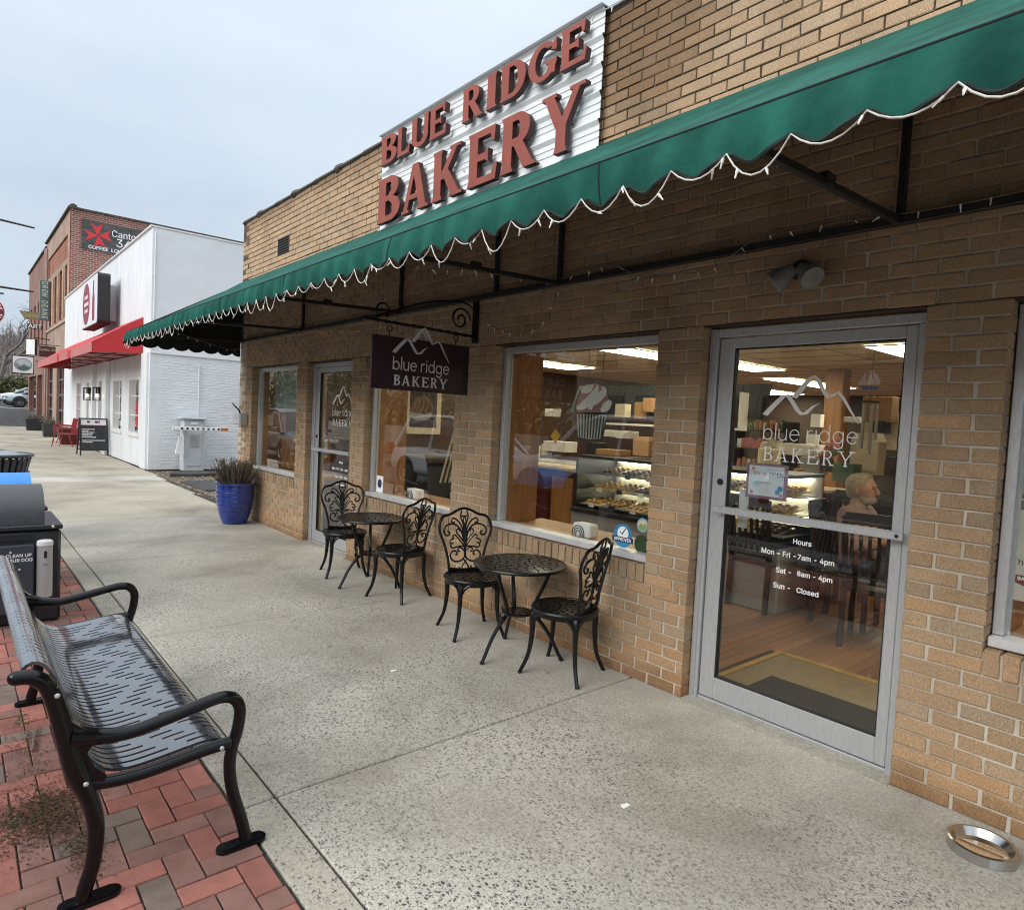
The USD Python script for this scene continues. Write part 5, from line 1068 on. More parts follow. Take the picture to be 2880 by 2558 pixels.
# window decks and wood jambs
for kind, a, b in OPEN:
    if kind != 'window': continue
    dk = MB().box(0.155, 0.62, a - 0.02, b + 0.02, WIN0 - 0.03, WIN0 + 0.03, 0.006).build('window_deck', M_wood, bak)
    MB().box(0.64 - 0.03, 0.63, a, b, 0.0, WIN0 - 0.031).build('deck_front', M_panel, bak)
    for y0 in (b - 0.03, a - 0.0): MB().box(0.155, 0.50 if y0 > a + .1 else 0.26, y0, y0 + 0.03, WIN0 + 0.031, CZ - 0.35, 0.003).build('wood_jamb', M_wood, bak)
    MB().box(0.20, 0.26, a + .031, b - .031, HEAD - 0.06, HEAD + 0.10).build('blind_rail', M_wood, bak)
MB().box(0.265, 3.4, 4.30, 4.34, -0.0, CZ).box(0.265, 0.9, 2.26, 2.30, 0.014, CZ - 0.002).build('partition', M_wood, bak) if 0 else None
pl = thing('wood_column', 'square orange wood column rising to the ceiling behind the logo on the glass door', 'column', (6.95, 4.42, 0))
MB().box(6.82, 7.08, 4.28, 4.55, 0.0, CZ - 0.009, 0.01).build('column', M_wood, pl); MB().box(6.78, 7.12, 4.24, 4.59, 0.0, 0.14, 0.006).build('base', M_dkwood, pl)
# slat back chairs, table, sitting man
def slat_chair(label, loc, rot):
    t = thing('slat_chair', label, 'chair', loc, rot, local=True, group='dark wooden chairs inside')
    def B(k, n): k.build(n, M_dkwood, t, local=True)
    B(MB().box(-.22, .22, -.21, .22, .42, .455, .008), 'seat')
    for x in (-.19, .19):
        B(MB().bar((x, .19, 0), (x, .19, .42), .04, c=.004), 'leg'); B(MB().bar((x, -.22, 0), (x, -.20, .43), .04, c=.004), 'leg'); B(MB().bar((x, -.20, .43), (x * 1.05, -.28, 1.0), .038, c=.004), 'back_post')
    B(MB().bar((-.20, -.285, .985), (.20, -.285, .985), .028, .085, c=.004), 'top_rail'); B(MB().bar((-.19, -.222, .52), (.19, -.222, .52), .024, .05, c=.004), 'lower_rail')
    for i in range(6): x = -.145 + i * .058; B(MB().bar((x, -.225, .54), (x * 1.03, -.278, .95), .024, .012, up=(0, 1, 0)), 'slat')
    return t
sc0 = slat_chair('dark slat backed wooden chair with its back to the glass door', (2.10, 1.92, 0), math.radians(-78))
for l, r, lab in (((2.52, 2.30, 0), math.radians(186), 'dark slat backed wooden chair under the seated man'), ((2.35, 2.98, 0), math.radians(-95), 'dark slat backed wooden chair behind the left edge of the glass door'), ((3.55, 2.75, 0), math.radians(100), 'dark slat backed wooden chair farther in beyond the seated man'), ((1.75, -0.5, 0), math.radians(20), 'dark slat backed wooden chair by the poster window')): copy_of(sc0, l, r, lab)
ct_ = thing('cafe_table', 'dark round cafe table in front of the seated man', 'table', (2.62, 1.62, 0))
MB().lathe([(0, .715), (.36, .715), (.375, .725), (.37, .742), (0, .742)], (2.72, 1.62, 0), 32).build('tabletop', M_dkwood, ct_, smooth=30); MB().lathe([(.24, 0), (.22, .03), (.05, .06), (.04, .66), (.12, .714)], (2.72, 1.62, 0), 20).build('pedestal', M_dkwood, ct_, smooth=30)
ct2 = thing('cafe_table', 'dark square cafe table beyond the left edge of the glass door', 'table', (3.0, 3.0, 0))
MB().box(2.68, 3.38, 2.65, 3.35, .71, .742, .006).build('tabletop', M_dkwood, ct2)
for x in (2.75, 3.31):
    for y in (2.72, 3.28): MB().box(x - .02, x + .02, y - .02, y + .02, 0, .709).build('leg', M_dkwood, ct2)
def hull_chain(bones):
    out = None
    for (p, r), (q, s) in bones:
        a = manifold3d.Manifold.sphere(r, 20).translate(tuple(map(float, p))); b = manifold3d.Manifold.sphere(s, 20).translate(tuple(map(float, q)))
        h = manifold3d.Manifold.batch_hull([a, b]); out = h if out is None else out + h
    return out
def soft(m, ln=0.02, it=8):
    q = m.refine_to_length(ln).to_mesh(); t = trimesh.Trimesh(q.vert_properties[:, :3], q.tri_verts, process=True); trimesh.smoothing.filter_taubin(t, iterations=it); return t
PX, PY = 2.52, 2.24
man = thing('person', 'seated man in a pink shirt with grey hair and beard behind the glass door', 'person', (PX, PY, 0))
M_skin = mat('skin', (0.46, 0.235, 0.15), 0.55, var=0.08, vs=30); M_hair = mat('grey_hair', (0.36, 0.30, 0.22), 0.8, var=0.4, vs=90, stretch=(1, .3, 1), bump=.8, bs=150); M_beard = mat('white_beard', (0.42, 0.36, 0.31), 0.9, var=0.35, vs=120, bump=.8, bs=180)
M_shirt = mat('pink_shirt', (0.34, 0.22, 0.20), 0.85, var=0.2, vs=10, bump=0.9, bs=14, bd=0.03); M_trouser = mat('dark_trousers', (0.03, 0.032, 0.045), 0.85)
def pv(x, y, z): return (PX + x, PY + y, z)
body = [((pv(0, .02, 1.02), .058), (pv(0, .0, 1.09), .058)), ((pv(0, -.015, 1.165), .092), (pv(0, .02, 1.175), .095)), ((pv(0, -.035, 1.12), .072), (pv(0, -.01, 1.14), .08)), ((pv(0, -.062, 1.095), .045), (pv(0, -.03, 1.12), .07))]
for s in (-1, 1):
    hx = s * .15
    body += [((pv(s * .19, .03, .93), .06), (pv(s * .245, -.06, .70), .048)), ((pv(s * .245, -.06, .70), .045), (pv(s * .13, -.30, .775), .033)), ((pv(s * .12, -.315, .778), .036), (pv(s * .095, -.37, .77), .03))]
    for f in range(4):
        b0 = np.array(pv(s * (.122 - .018 * f), -.375 - .006 * (2 - abs(f - 1.5)), .772)); d = np.array([-s * .25, -.9, -.1]); d /= np.linalg.norm(d); l = (.034, .040, .038, .030)[f]
        body += [((b0, .0092), (b0 + d * l, .0086)), ((b0 + d * l, .0086), (b0 + d * l + np.array([-s * .012, -.018, -.016]), .0078))]
    body += [((pv(s * .075, -.335, .775), .011), (pv(s * .05, -.36, .772), .0095))]
hd = soft(hull_chain(body), .016, 6)
MB().tm(hd).build('body', M_skin, man, smooth=True)
nose = hull_chain([((pv(0, -.112, 1.165), .010), (pv(0, -.128, 1.125), .016)), ((pv(.012, -.112, 1.122), .010), (pv(-.012, -.112, 1.122), .010))]); MB().tm(soft(nose, .008, 3)).build('nose', M_skin, man, smooth=True)
for s in (-1, 1):
    MB().ico(pv(s * .093, .012, 1.145), .03, 2, (.35, .75, 1.15)).build('ear', M_skin, man, smooth=True); MB().ico(pv(s * .034, -.098, 1.165), .0125, 2, (1, .6, .7)).build('eye', M_black, man, smooth=True); MB().ico(pv(s * .034, -.103, 1.19), .02, 1, (1, .5, .3)).build('eyebrow', M_beard, man, smooth=True)
MB().box(PX - .022, PX + .022, PY - .113, PY - .105, 1.083, 1.088, .002).build('mouth', M_shirt, man)
hair = hull_chain([((pv(0, .03, 1.18), .105), (pv(0, -.02, 1.205), .085)), ((pv(0, .055, 1.13), .075), (pv(0, .045, 1.19), .09))]); cut = manifold3d.Manifold.cube((.4, .2, .4), True).translate(pv(0, -.155, 1.13)); hair = hair - cut - manifold3d.Manifold.cube((.4, .09, .12), True).translate(pv(0, -.07, 1.11))
MB().tm(soft(hair, .014, 4)).build('hair', M_hair, man, smooth=True)
beard = hull_chain([((pv(0, -.082, 1.066), .035), (pv(0, -.03, 1.085), .066))]); MB().tm(soft(beard, .012, 4)).build('beard', M_beard, man, smooth=True)
sh = [((pv(-.16, .03, .945), .072), (pv(.16, .03, .945), .072)), ((pv(-.13, .02, .90), .11), (pv(.13, .02, .90), .11)), ((pv(-.10, .0, .82), .125), (pv(.10, .0, .82), .125)), ((pv(-.08, -.02, .58), .13), (pv(.08, -.02, .58), .13)), ((pv(0, .02, .98), .075), (pv(0, .02, 1.03), .066)), ((pv(-.1, -.01, .85), .125), (pv(-.08, -.02, .58), .13)), ((pv(.1, -.01, .85), .125), (pv(.08, -.02, .58), .13))]
for s in (-1, 1): sh += [((pv(s * .175, .03, .94), .078), (pv(s * .245, -.06, .70), .062)), ((pv(s * .245, -.06, .70), .06), (pv(s * .19, -.19, .735), .048))]
MB().tm(soft(hull_chain(sh), .022, 8)).build('shirt', M_shirt, man, smooth=True)
tr = [((pv(-.08, 0, .52), .12), (pv(.08, 0, .52), .12))]
for s in (-1, 1): tr += [((pv(s * .1, -.02, .52), .10), (pv(s * .13, -.42, .50), .07)), ((pv(s * .13, -.42, .50), .068), (pv(s * .13, -.40, .09), .048))]
MB().tm(soft(hull_chain(tr), .025, 6)).build('trousers', M_trouser, man, smooth=True)
for s in (-1, 1): MB().tm(soft(hull_chain([((pv(s * .13, -.38, .045), .042), (pv(s * .135, -.54, .036), .035))]), .015, 4)).build('shoe', M_black, man, smooth=True)
# glass display case with trays of pastry
dc = thing('display_case', 'glass pastry display case with lit trays seen through the cupcake window', 'display case', (2.6, 4.2, 0))
M_steel = mat('case_steel', (0.42, 0.42, 0.41), 0.4, metal=0.4, var=0.08); M_tray = mat('tray_paper', (0.62, 0.50, 0.22), 0.7, var=0.2, vs=20)
CY0, CY1 = 2.75, 5.28
MB().box(2.2, 2.95, CY0, CY1, 0.0, 0.58, 0.01).build('base', M_steel, dc); MB().box(2.18, 2.96, CY0, CY1, 0.582, 0.63, 0.004).build('ledge', M_black, dc)
MB().box(2.32, 2.96, CY0, CY1, 1.19, 1.225, 0.004).build('top', M_black, dc); MB().box(2.93, 2.96, CY0, CY1, 0.63, 1.19).build('back', M_steel, dc)
k = MB(); q = spline([(2.21, .64), (2.19, .85), (2.22, 1.05), (2.34, 1.195)], 10); v = np.vstack([np.stack([q[:, 0], np.full(10, y), q[:, 1]], 1) for y in (CY0, CY1)]); k.add(v, [(i, i + 1, 11 + i, 10 + i)[::-1] for i in range(9)]); k.build('curved_glass', M_glass, dc)
MB().box(2.25, 2.93, CY1 - .03, CY1, .63, 1.19).build('end_panel', M_black, dc)
M_choc = mat('chocolate', (0.06, 0.03, 0.018), 0.6, var=0.3, vs=40, tint=True); M_past = mat('pastry', (0.45, 0.27, 0.11), 0.7, var=0.3, vs=50, tint=True)
M_strip_l = emit('case_lamp', (1.0, 0.88, 0.55), 14.0)
for si, (xs_, z) in enumerate(((2.30, .66), (2.42, .83), (2.55, 1.0))):
    MB().box(xs_, 2.92, CY0 + .03, CY1 - .035, z, z + .012).build('shelf', M_steel, dc); MB().box(2.88, 2.92, CY0 + .1, CY1 - .1, z + .145, z + .16).build('lamp_strip', M_strip_l, dc)
    for i in range(8):
        y0 = CY0 + .08 + i * .30; tr_ = MB().obox((xs_ + .17, y0 + .13, z + .035), (.36, .245, .012), trimesh.transformations.rotation_matrix(-.12, (0, 1, 0))[:3, :3]).build('tray', M_tray if (i + si) % 3 else M_steel, dc)
        items = MB(); mt_ = M_past if (i * 7 + si) % 4 else M_choc
        for a in range(4):
            for b in range(3):
                c = (xs_ + .05 + a * .08, y0 + .055 + b * .075, z + .062 + (a - 1.5) * .010); t = .8 + .5 * r5.random()
                if (i + si) % 2: items.ico(c, .030, 1, (1, 1, .6), (t, t, t))
                else: items.box(c[0] - .032, c[0] + .032, c[1] - .024, c[1] + .024, c[2] - .016, c[2] + .014, .005, (t, t, t))
        items.build('pastries', mt_, dc, tint=True, kind='stuff')
        MB().box(xs_ - .012, xs_ - .008, y0 + .08, y0 + .16, z - .015, z + .035).build('price_card', M_vinyl if i % 2 else M_black, dc)
# counters, shelves and things behind the case
bc = thing('back_counter', 'dark back counter behind the pastry case inside', 'counter', (4.4, 5.5, 0))
MB().box(4.3, 4.95, 4.0, 8.6, 0, .90, .01).build('cabinet', M_dkwood, bc); MB().box(4.26, 4.98, 3.98, 8.62, .905, .945, .006).build('worktop', M_steel, bc)
hd_ = thing('grooved_hood', 'dark teal grooved panel hanging over the back counter', 'panel', (4.8, 6.6, 2.1))
M_teal = mat('teal_board', (0.006, 0.013, 0.014), 0.9, var=0.15, vs=3)
for i in range(26):
    y = at(1615, 1100, 0, 4.85)[1] - .08 - i * .135
    MB().obox((4.85, y, 2.0), (.02, .128, .52), trimesh.transformations.rotation_matrix(.42, (0, 1, 0))[:3, :3], .004).build('board', M_teal, hd_)
rk = thing('red_cabinet', 'dark red wooden cabinet below the counter in the cupcake window', 'cabinet', (2.5, 6.2, 0))
M_dkred = mat('dark_red_wood', (0.085, 0.014, 0.010), 0.4, var=0.3, vs=3, stretch=(8, 8, .7))
MB().box(2.45, 2.9, 5.42, 7.6, 0, 1.0, .01).build('cabinet', M_dkred, rk); MB().box(2.40, 2.95, 5.40, 7.62, 1.003, 1.04, .006).build('worktop', mat('pale_counter', (.45, .36, .22), .5), rk)
for i in range(5): MB().box(2.435, 2.448, 5.5 + i * .42, 5.86 + i * .42, .12, .92, .004).build('door_panel', M_dkred if i % 2 else M_wood, rk)
def prop(kind, name, label, cat, base, size, m, grp=None):
    x, y, z = base; w, d, h = size; t = None
    k = MB()
    if kind == 'box': k.box(x - d / 2, x + d / 2, y - w / 2, y + w / 2, z, z + h, .003)
    elif kind == 'jar': k.lathe([(0, 0), (w * .48, 0), (w * .5, h * .05), (w * .5, h * .72), (w * .38, h * .82), (w * .38, h * .83), (w * .42, h * .83), (w * .42, h), (0, h)], (x, y, z), 14)
    elif kind == 'bag': 
        k.add([(x + sx * d / 2 * f_, y + sy * w / 2 * f_, z + hh) for hh, f_ in ((0, 1), (h * .8, 1.04), (h, .8)) for sx, sy in ((-1, -1), (1, -1), (1, 1), (-1, 1))], [(l * 4 + i, l * 4 + (i + 1) % 4, (l + 1) * 4 + (i + 1) % 4, (l + 1) * 4 + i) for l in (0, 1) for i in range(4)] + [(3, 2, 1, 0), (8, 9, 10, 11)])
    elif kind == 'stack':
        for i in range(6): k.obox((x, y, z + h * (i + .5) / 6), (d * (.9 + .1 * r5.random()), w * (.92 + .08 * r5.random()), h / 6.4), rotz3(r5.normal(0, .08)))
    return k.build(name, m, label=label, cat=cat, group=grp, kind='stuff' if kind == 'stack' else None, smooth=30 if kind == 'jar' else False)
M_card = mat('cardboard', (0.36, 0.21, 0.10), 0.8, var=.1); M_kraft = mat('kraft_paper', (0.50, 0.30, 0.16), .8, var=.12, vs=25, bump=.5, bs=20); M_yel = mat('yellow_card', (0.75, 0.38, 0.03), .6); M_cream = mat('cream_card', (0.62, 0.55, 0.42), .7); M_green = mat('green_label', (0.06, 0.16, 0.04), .5, var=.3); M_pink = mat('pink_flower', (0.55, 0.20, 0.20), .7)
cbx = lambda x, y: (1400 + x * .36364, 940 + y * .36364)
W3 = [('box', 'carton', 'brown carton with a white label on the high shelf right of the cupcake', (1100, 650), 4.6, (.14, .12, .24), M_card), ('box', 'carton', 'pale striped carton on the high shelf behind the cupcake', (965, 640), 4.6, (.20, .14, .20), M_cream), ('box', 'carton', 'brown carton at the right edge of the cupcake window', (1185, 600), 4.6, (.16, .2, .20), M_card),
      ('stack', 'paper_stack', 'stack of white papers behind the pink and white cupcake', (870, 790), 3.6, (.22, .2, .09), M_vinyl), ('stack', 'paper_stack', 'crumpled white bags on the counter right of the cupcake', (1000, 805), 3.6, (.24, .2, .10), M_vinyl), ('bag', 'paper_bag', 'brown paper bag standing at the right edge on the case top', (1130, 940), 2.75, (.22, .13, .22), M_kraft), ('box', 'pastry_box', 'flat brown pastry box on the case top', (890, 935), 2.75, (.36, .22, .07), M_card),
      ('box', 'pastry_box', 'white pastry box on the counter left of the cupcake', (480, 905), 2.7, (.40, .22, .13), M_vinyl), ('stack', 'paper_stack', 'stack of white lids on the high shelf left of the cupcake', (425, 635), 4.5, (.20, .2, .13), M_vinyl), ('box', 'menu_holder', 'white leaflet holder on the counter at the left of the cupcake window', (300, 960), 2.6, (.10, .03, .17), M_vinyl), ('box', 'menu_holder', 'cream leaflet holder beside the yellow diamond card', (360, 930), 2.7, (.10, .03, .14), M_cream), ('box', 'till', 'dark card terminal on the case top below the cupcake', (760, 925), 2.8, (.2, .14, .14), M_black)]
for kd, nm_, lab, (x, y), dx, sz, m_ in W3: prop(kd, nm_, lab, nm_.replace('_', ' ').split()[-1] if nm_ != 'till' else 'terminal', at(*cbx(x, y), 0, dx), sz, m_)
MB().box(4.55, 4.75, 4.6, 7.0, 1.60, 1.63).box(4.55, 4.75, 4.6, 4.62, 1.63, 2.1).build('wall_shelf', M_vinyl, label='long white shelf on the wall behind the cupcake', cat='shelf')
# hanging window pieces: cupcake and pie
def flat_art(name, label, cat, polys, O, w, h, bb, wires):
    t = thing(name, label, cat, tuple(O))
    x0, y0, x1, y1 = bb
    for i, (nm2, pts, m_) in enumerate(polys):
        g = pts if hasattr(pts, 'geom_type') else sg.Polygon(pts).buffer(0)
        g = sa.affine_transform(g, [w / (x1 - x0), 0, 0, -h / (y1 - y0), -w * (x0 + x1) / 2 / (x1 - x0), h * (y0 + y1) / 2 / (y1 - y0)])
        k = MB(); k.prism(g, 0.004 + .0006 * i, O, WU, WV); k.build(nm2, m_, t)
    k = MB()
    for dy, ztop in wires: k.tube([(O[0], O[1] + dy, O[2] + h * .48), (O[0], O[1] + dy, ztop)], .0022, 5); 
    k.build('hanging_wire', M_black, t, kind='stuff' if len(wires) > 1 else None); return t
M_icing = mat('icing_pink', (0.42, 0.20, 0.19), .6); M_cup = mat('cup_cream', (0.50, 0.48, 0.40), .6); M_out = mat('outline', (0.03, 0.022, 0.02), .6)
outl = sg.Polygon([(595, 560), (610, 500), (635, 430), (680, 395), (750, 370), (820, 385), (850, 430), (865, 500), (890, 565), (880, 600), (860, 612), (830, 800), (735, 812), (632, 800), (612, 612), (598, 595)]).buffer(6)
fx = [('outline', outl, M_out), ('icing', [(602, 560), (640, 430), (750, 378), (840, 410), (884, 560), (860, 600), (610, 600)], M_icing), ('paper_cup', [(614, 618), (860, 618), (826, 798), (735, 806), (636, 798)], M_cup)]
def lune(pts, w): return stroke(spline(pts, 20), w)
for pts in ([(640, 440), (700, 420), (740, 392)], [(612, 570), (660, 555), (720, 500), (765, 440), (775, 395)], [(725, 580), (735, 530), (790, 490), (830, 440), (815, 405)], [(815, 590), (850, 560), (866, 525), (862, 508)]): fx.append(('icing_swirl', lune(pts, [24, 66, 54, 12]), M_vinyl))
for i in range(9): x = 632 + i * 26; fx.append(('cup_stripe', [(x, 620), (x + 9, 620), (x + 6 + (735 - x) * .14, 800), (x + (735 - x) * .14, 800)], M_out))
flat_art('hanging_cupcake', 'painted pink and white cupcake cutout hanging inside the window', 'decoration', fx, np.array([.20, 3.185, 1.672]), .345, .412, (595, 370, 890, 812), [(.06, 2.25), (-.08, 2.25)])
czx = lambda x, y: (980 + x * .36364, 800 + y * .36364)
fp = [('crust', [(470, 960), (490, 900), (530, 850), (570, 835), (620, 850), (650, 900), (665, 955), (650, 990), (480, 985)], mat('pie_crust', (.30, .15, .07), .6)), ('pie_dish', [(474, 965), (530, 985), (600, 990), (662, 968), (648, 1015), (610, 1038), (560, 1042), (510, 1035), (480, 1010)], M_cream)]
for i in range(4): fp.append(('lattice', stroke([(495 + i * 38, 975), (520 + i * 36, 900), (545 + i * 20, 850)], [14, 12, 8]), mat('pie_lattice%d' % i, (.42, .24, .12), .6)))
flat_art('hanging_pie', 'painted latticed pie cutout in a white dish hanging inside the window', 'decoration', fp, np.array([.20, 5.42, 1.66]), .42, .24, (470, 835, 665, 1042), [(.10, 2.2), (-.07, 2.2)])
dm = at(*cbx(445, 790), 0, .3); k = MB(); k.prism(sg.Polygon([(-.05, .0), (-.0, .062), (.055, .012), (.005, -.055)]), .003, dm, WU, WV); k.build('diamond_card', M_yel, label='yellow and cream diamond card hanging left of the cupcake', cat='card')
# napkin holders on the window decks
def napkins(label, y):
    t = thing('napkin_holder', label, 'napkin holder', (.25, y, WIN0 + .03), group=None)
    MB().box(.20, .30, y - .085, y + .085, WIN0 + .036, WIN0 + .135, .012).build('napkins', M_vinyl, t)
    for r in (.022, .040, .058):
        for x in (.196, .304):
            a = np.radians(np.linspace(0, 180, 12)); P = np.stack([np.full(14, x), y + .02 + np.concatenate([[r], r * np.cos(a), [-r]]), WIN0 + .062 + np.concatenate([[-.026], r * np.sin(a) , [-.026]])], 1); k = MB(); k.tube(P, .0035, 5); k.build('wire_arch', M_black, t)
napkins('white napkin holder with black arches on the deck of the cupcake window', 3.24); napkins('white napkin holder with black arches on the deck of the pie window', 5.54)
# stickers, lettering and posters on the glass
GX = 0.122
M_sky = mat('sticker_blue', (.03, .22, .45), .5); M_navy = mat('sticker_navy', (.02, .03, .10), .5); M_stg = mat('sticker_green', (.02, .05, .015), .5)
def disc(k, y, z, r, x, d=.001): k.prism(sg.Point(0, 0).buffer(r, 20), d, (x, y, z), WU, WV)
s1 = thing('round_sticker', 'round blue approved sticker with a tick on the lower window glass', 'sticker', (GX, 2.785, .85))
k = MB(); disc(k, 2.785, .852, .078, .124); k.build('disc', M_sky, s1); k = MB(); disc(k, 2.785, .868, .046, .1228); k.build('centre', M_vinyl, s1)
k = MB(); k.prism(sg.box(-.088, -.018, .088, .016), .001, (.1218, 2.785, .828), WU, WV); k.build('band', M_navy, s1); k = MB(); text(k, 'APPROVED', .020, .001, (.1208, 2.785, .8175), bold=True); k.build('lettering', M_vinyl, s1)
k = MB(); k.prism(stroke([(-.022, .0), (-.006, -.016), (.024, .028)], [.008, .009, .006]), .001, (.1218, 2.785, .877), WU, WV); k.build('tick', M_black, s1)
s2 = thing('round_sticker', 'small round pale green sticker right of the blue approved sticker', 'sticker', (GX, 2.63, .94)); k = MB(); disc(k, 2.628, .945, .047, .124); k.build('disc', mat('sticker_teal', (.18, .38, .45), .5), s2); k = MB(); disc(k, 2.628, .945, .036, .1228); k.build('centre', M_cream, s2); k = MB(); k.prism(sg.Polygon([(-.033, -.01), (-.01, .012), (.004, .0), (.02, .016), (.034, -.008), (.02, -.03), (-.02, -.03)]), .001, (.1218, 2.628, .945), WU, WV); k.build('hills', mat('sticker_leaf', (.25, .38, .12), .5), s2)
k = MB(); disc(k, 2.625, .822, .062, .124); k.build('leaf_sticker', M_stg, label='dark green round sticker in the lower right corner of the cupcake window', cat='sticker')
s3 = thing('square_sticker', 'small white rectangular sticker low in the corner of the pie window', 'sticker', (GX, 6.03, .86)); MB().box(.123, .1242, 5.965, 6.10, .775, .945).build('paper', M_vinyl, s3); k = MB(); k.prism(sa.scale(sg.Point(0, 0).buffer(.04, 16), 1, 1.15), .001, (.1228, 6.032, .865), WU, WV); k.build('badge', M_navy, s3)
for yc, xd, nm3 in ((1.595, .1165, 'near'), (6.93, .1165, 'far')):
    t = thing('door_lettering', f'white logo and opening hours lettering on the glass of the {nm3} door', 'lettering', (xd, yc, 1.3)); logo(t, (xd, yc, 1.425), .49, M_vinyl, WU, WV, .0008, mtn=.38, thin=True)
    for tx, yo, z, h in (('Hours', -.01, 1.0, .026), ('Mon ~ Fri -', .115, .922, .027), ('7am - 4pm', -.085, .922, .026), ('Sat -', .08, .832, .027), ('8am - 4pm', -.085, .836, .025), ('Sun -', .085, .748, .027), ('Closed', -.055, .748, .026)):
        k = MB(); text(k, tx, h, .0008, (xd, yc + yo, z), WU, WV, True); k.build('hours_lettering', M_vinyl, t)
os_ = thing('open_sign', 'square purple framed open notice hanging inside the near glass door', 'sign', (.15, 1.82, 1.31))
MB().box(.146, .152, 1.703, 1.942, 1.212, 1.405).build('border', mat('purple_border', (.22, .13, .21), .6), os_); MB().box(.1445, .1456, 1.722, 1.925, 1.228, 1.392).build('paper', mat('notice_paper', (.62, .68, .74), .6, var=.08, vs=40), os_)
k = MB(); text(k, 'OPEN', .022, .0008, (.1442, 1.765, 1.338), bold=True); k.build('lettering', M_navy, os_); k = MB(); text(k, "We're", .020, .0008, (.1442, 1.862, 1.342)); k.build('lettering', mat('pink_print', (.45, .12, .20), .6), os_)
k = MB(); text(k, 'Come in', .016, .0008, (.1442, 1.83, 1.295)); k.build('lettering', mat('soft_print', (.30, .34, .45), .6), os_)
for y, z, r, m_ in ((1.74, 1.275, .016, M_sky), (1.755, 1.255, .013, M_sky), (1.90, 1.375, .010, M_pink), (1.905, 1.245, .010, M_pink), (1.735, 1.24, .010, M_pink), (1.88, 1.29, .02, mat('pale_blue', (.4, .58, .66), .6))): k = MB(); disc(k, y, z, r, .1443, .0006); k.build('flower_print', m_, os_)
bo = thing('boat_sticker', 'small pink sailing boat suncatcher on the glass door', 'decoration', (.14, 1.32, 1.85))
for nm4, pts, m_ in (('hull', [(-.042, -.028), (.048, -.028), (.036, -.048), (-.028, -.048)], M_navy), ('sail', [(-.058, -.022), (-.02, .040), (-.012, -.022)], mat('sail_pink', (.50, .34, .35), .6)), ('sail', [(-.010, -.022), (.002, .050), (.020, -.022)], M_cream), ('sail', [(.016, -.02), (.012, .048), (.045, .012), (.050, -.022)], mat('sail_pink2', (.50, .38, .40), .6))): k = MB(); k.prism(sg.Polygon(pts), .002, (.145, 1.325, 1.855), WU, WV); k.build(nm4, m_, bo)
wc = thing('wind_chime', 'silver tube wind chime hanging inside the near glass door', 'wind chime', (.5, 1.45, 1.7))
M_tube = mat('chime_tube', (.55, .52, .48), .25, metal=.8)
k = MB(); k.lathe([(0, 0), (.045, 0), (.045, .008), (0, .009)], (.5, 1.45, 1.765), 18); k.tube([(.5, 1.45, 1.77), (.5, 1.45, 2.3)], .0015, 4); k.build('top_plate', M_dkwood, wc)
for i, l in enumerate((.27, .24, .21, .25, .19)): a = i * 1.256; MB().tube([(.5 + .035 * math.cos(a), 1.45 + .035 * math.sin(a), 1.755), (.5 + .035 * math.cos(a), 1.45 + .035 * math.sin(a), 1.755 - l)], .008, 8).build('chime_tube', M_tube, wc, smooth=True)
# posters in the right hand window
p1 = thing('poster', 'tall cream poster with a small maroon badge in the right edge window', 'poster', (.14, .5, 1.15)); MB().box(.136, .1395, .30, .705, .925, 1.352).build('paper', mat('poster_paper', (.52, .47, .40), .7, var=.06, vs=6), p1); MB().box(.1345, .1355, .30, .70, 1.305, 1.345).build('header_band', mat('poster_band', (.13, .13, .12), .7), p1)
k = MB(); text(k, 'The', .025, .0008, (.1355, .672, 1.075), bold=False); k.build('lettering', M_black, p1); k = MB(); text(k, 'BAKERY', .014, .0008, (.134, .64, 1.012), bold=True); k.build('lettering', M_vinyl, p1)
k = MB(); k.prism(sg.Polygon([(-.05, -.012), (-.05, .02), (.05, .02), (.05, -.012), (0, -.03)]), .001, (.1355, .635, 1.012), WU, WV); k.build('badge', mat('badge_maroon', (.20, .015, .02), .6), p1)
k = MB(); k.prism(unary_union([sg.Point(0, .02).buffer(.035), stroke([(-.03, .0), (-.02, -.08), (.0, -.1)], [.03, .025, .012]), stroke([(-.05, .09), (.06, .085)], [.008, .008])]), .001, (.1355, .60, 1.19), WU, WV); k.build('drawing', mat('poster_ink', (.16, .15, .14), .7), p1)
p2 = thing('poster', 'pale poster above the cream poster in the right edge window', 'poster', (.14, .5, 1.6)); MB().box(.136, .1395, .28, .715, 1.37, 1.575).build('picture', mat('poster_picture', (.45, .38, .32), .7, var=.4, vs=14), p2); MB().box(.136, .1395, .28, .72, 1.585, 1.80).build('notice', mat('notice_grey', (.50, .50, .56), .7, var=.08, vs=30), p2); MB().box(.136, .1395, .28, .725, 1.81, 1.93).build('strip', M_green, p2)
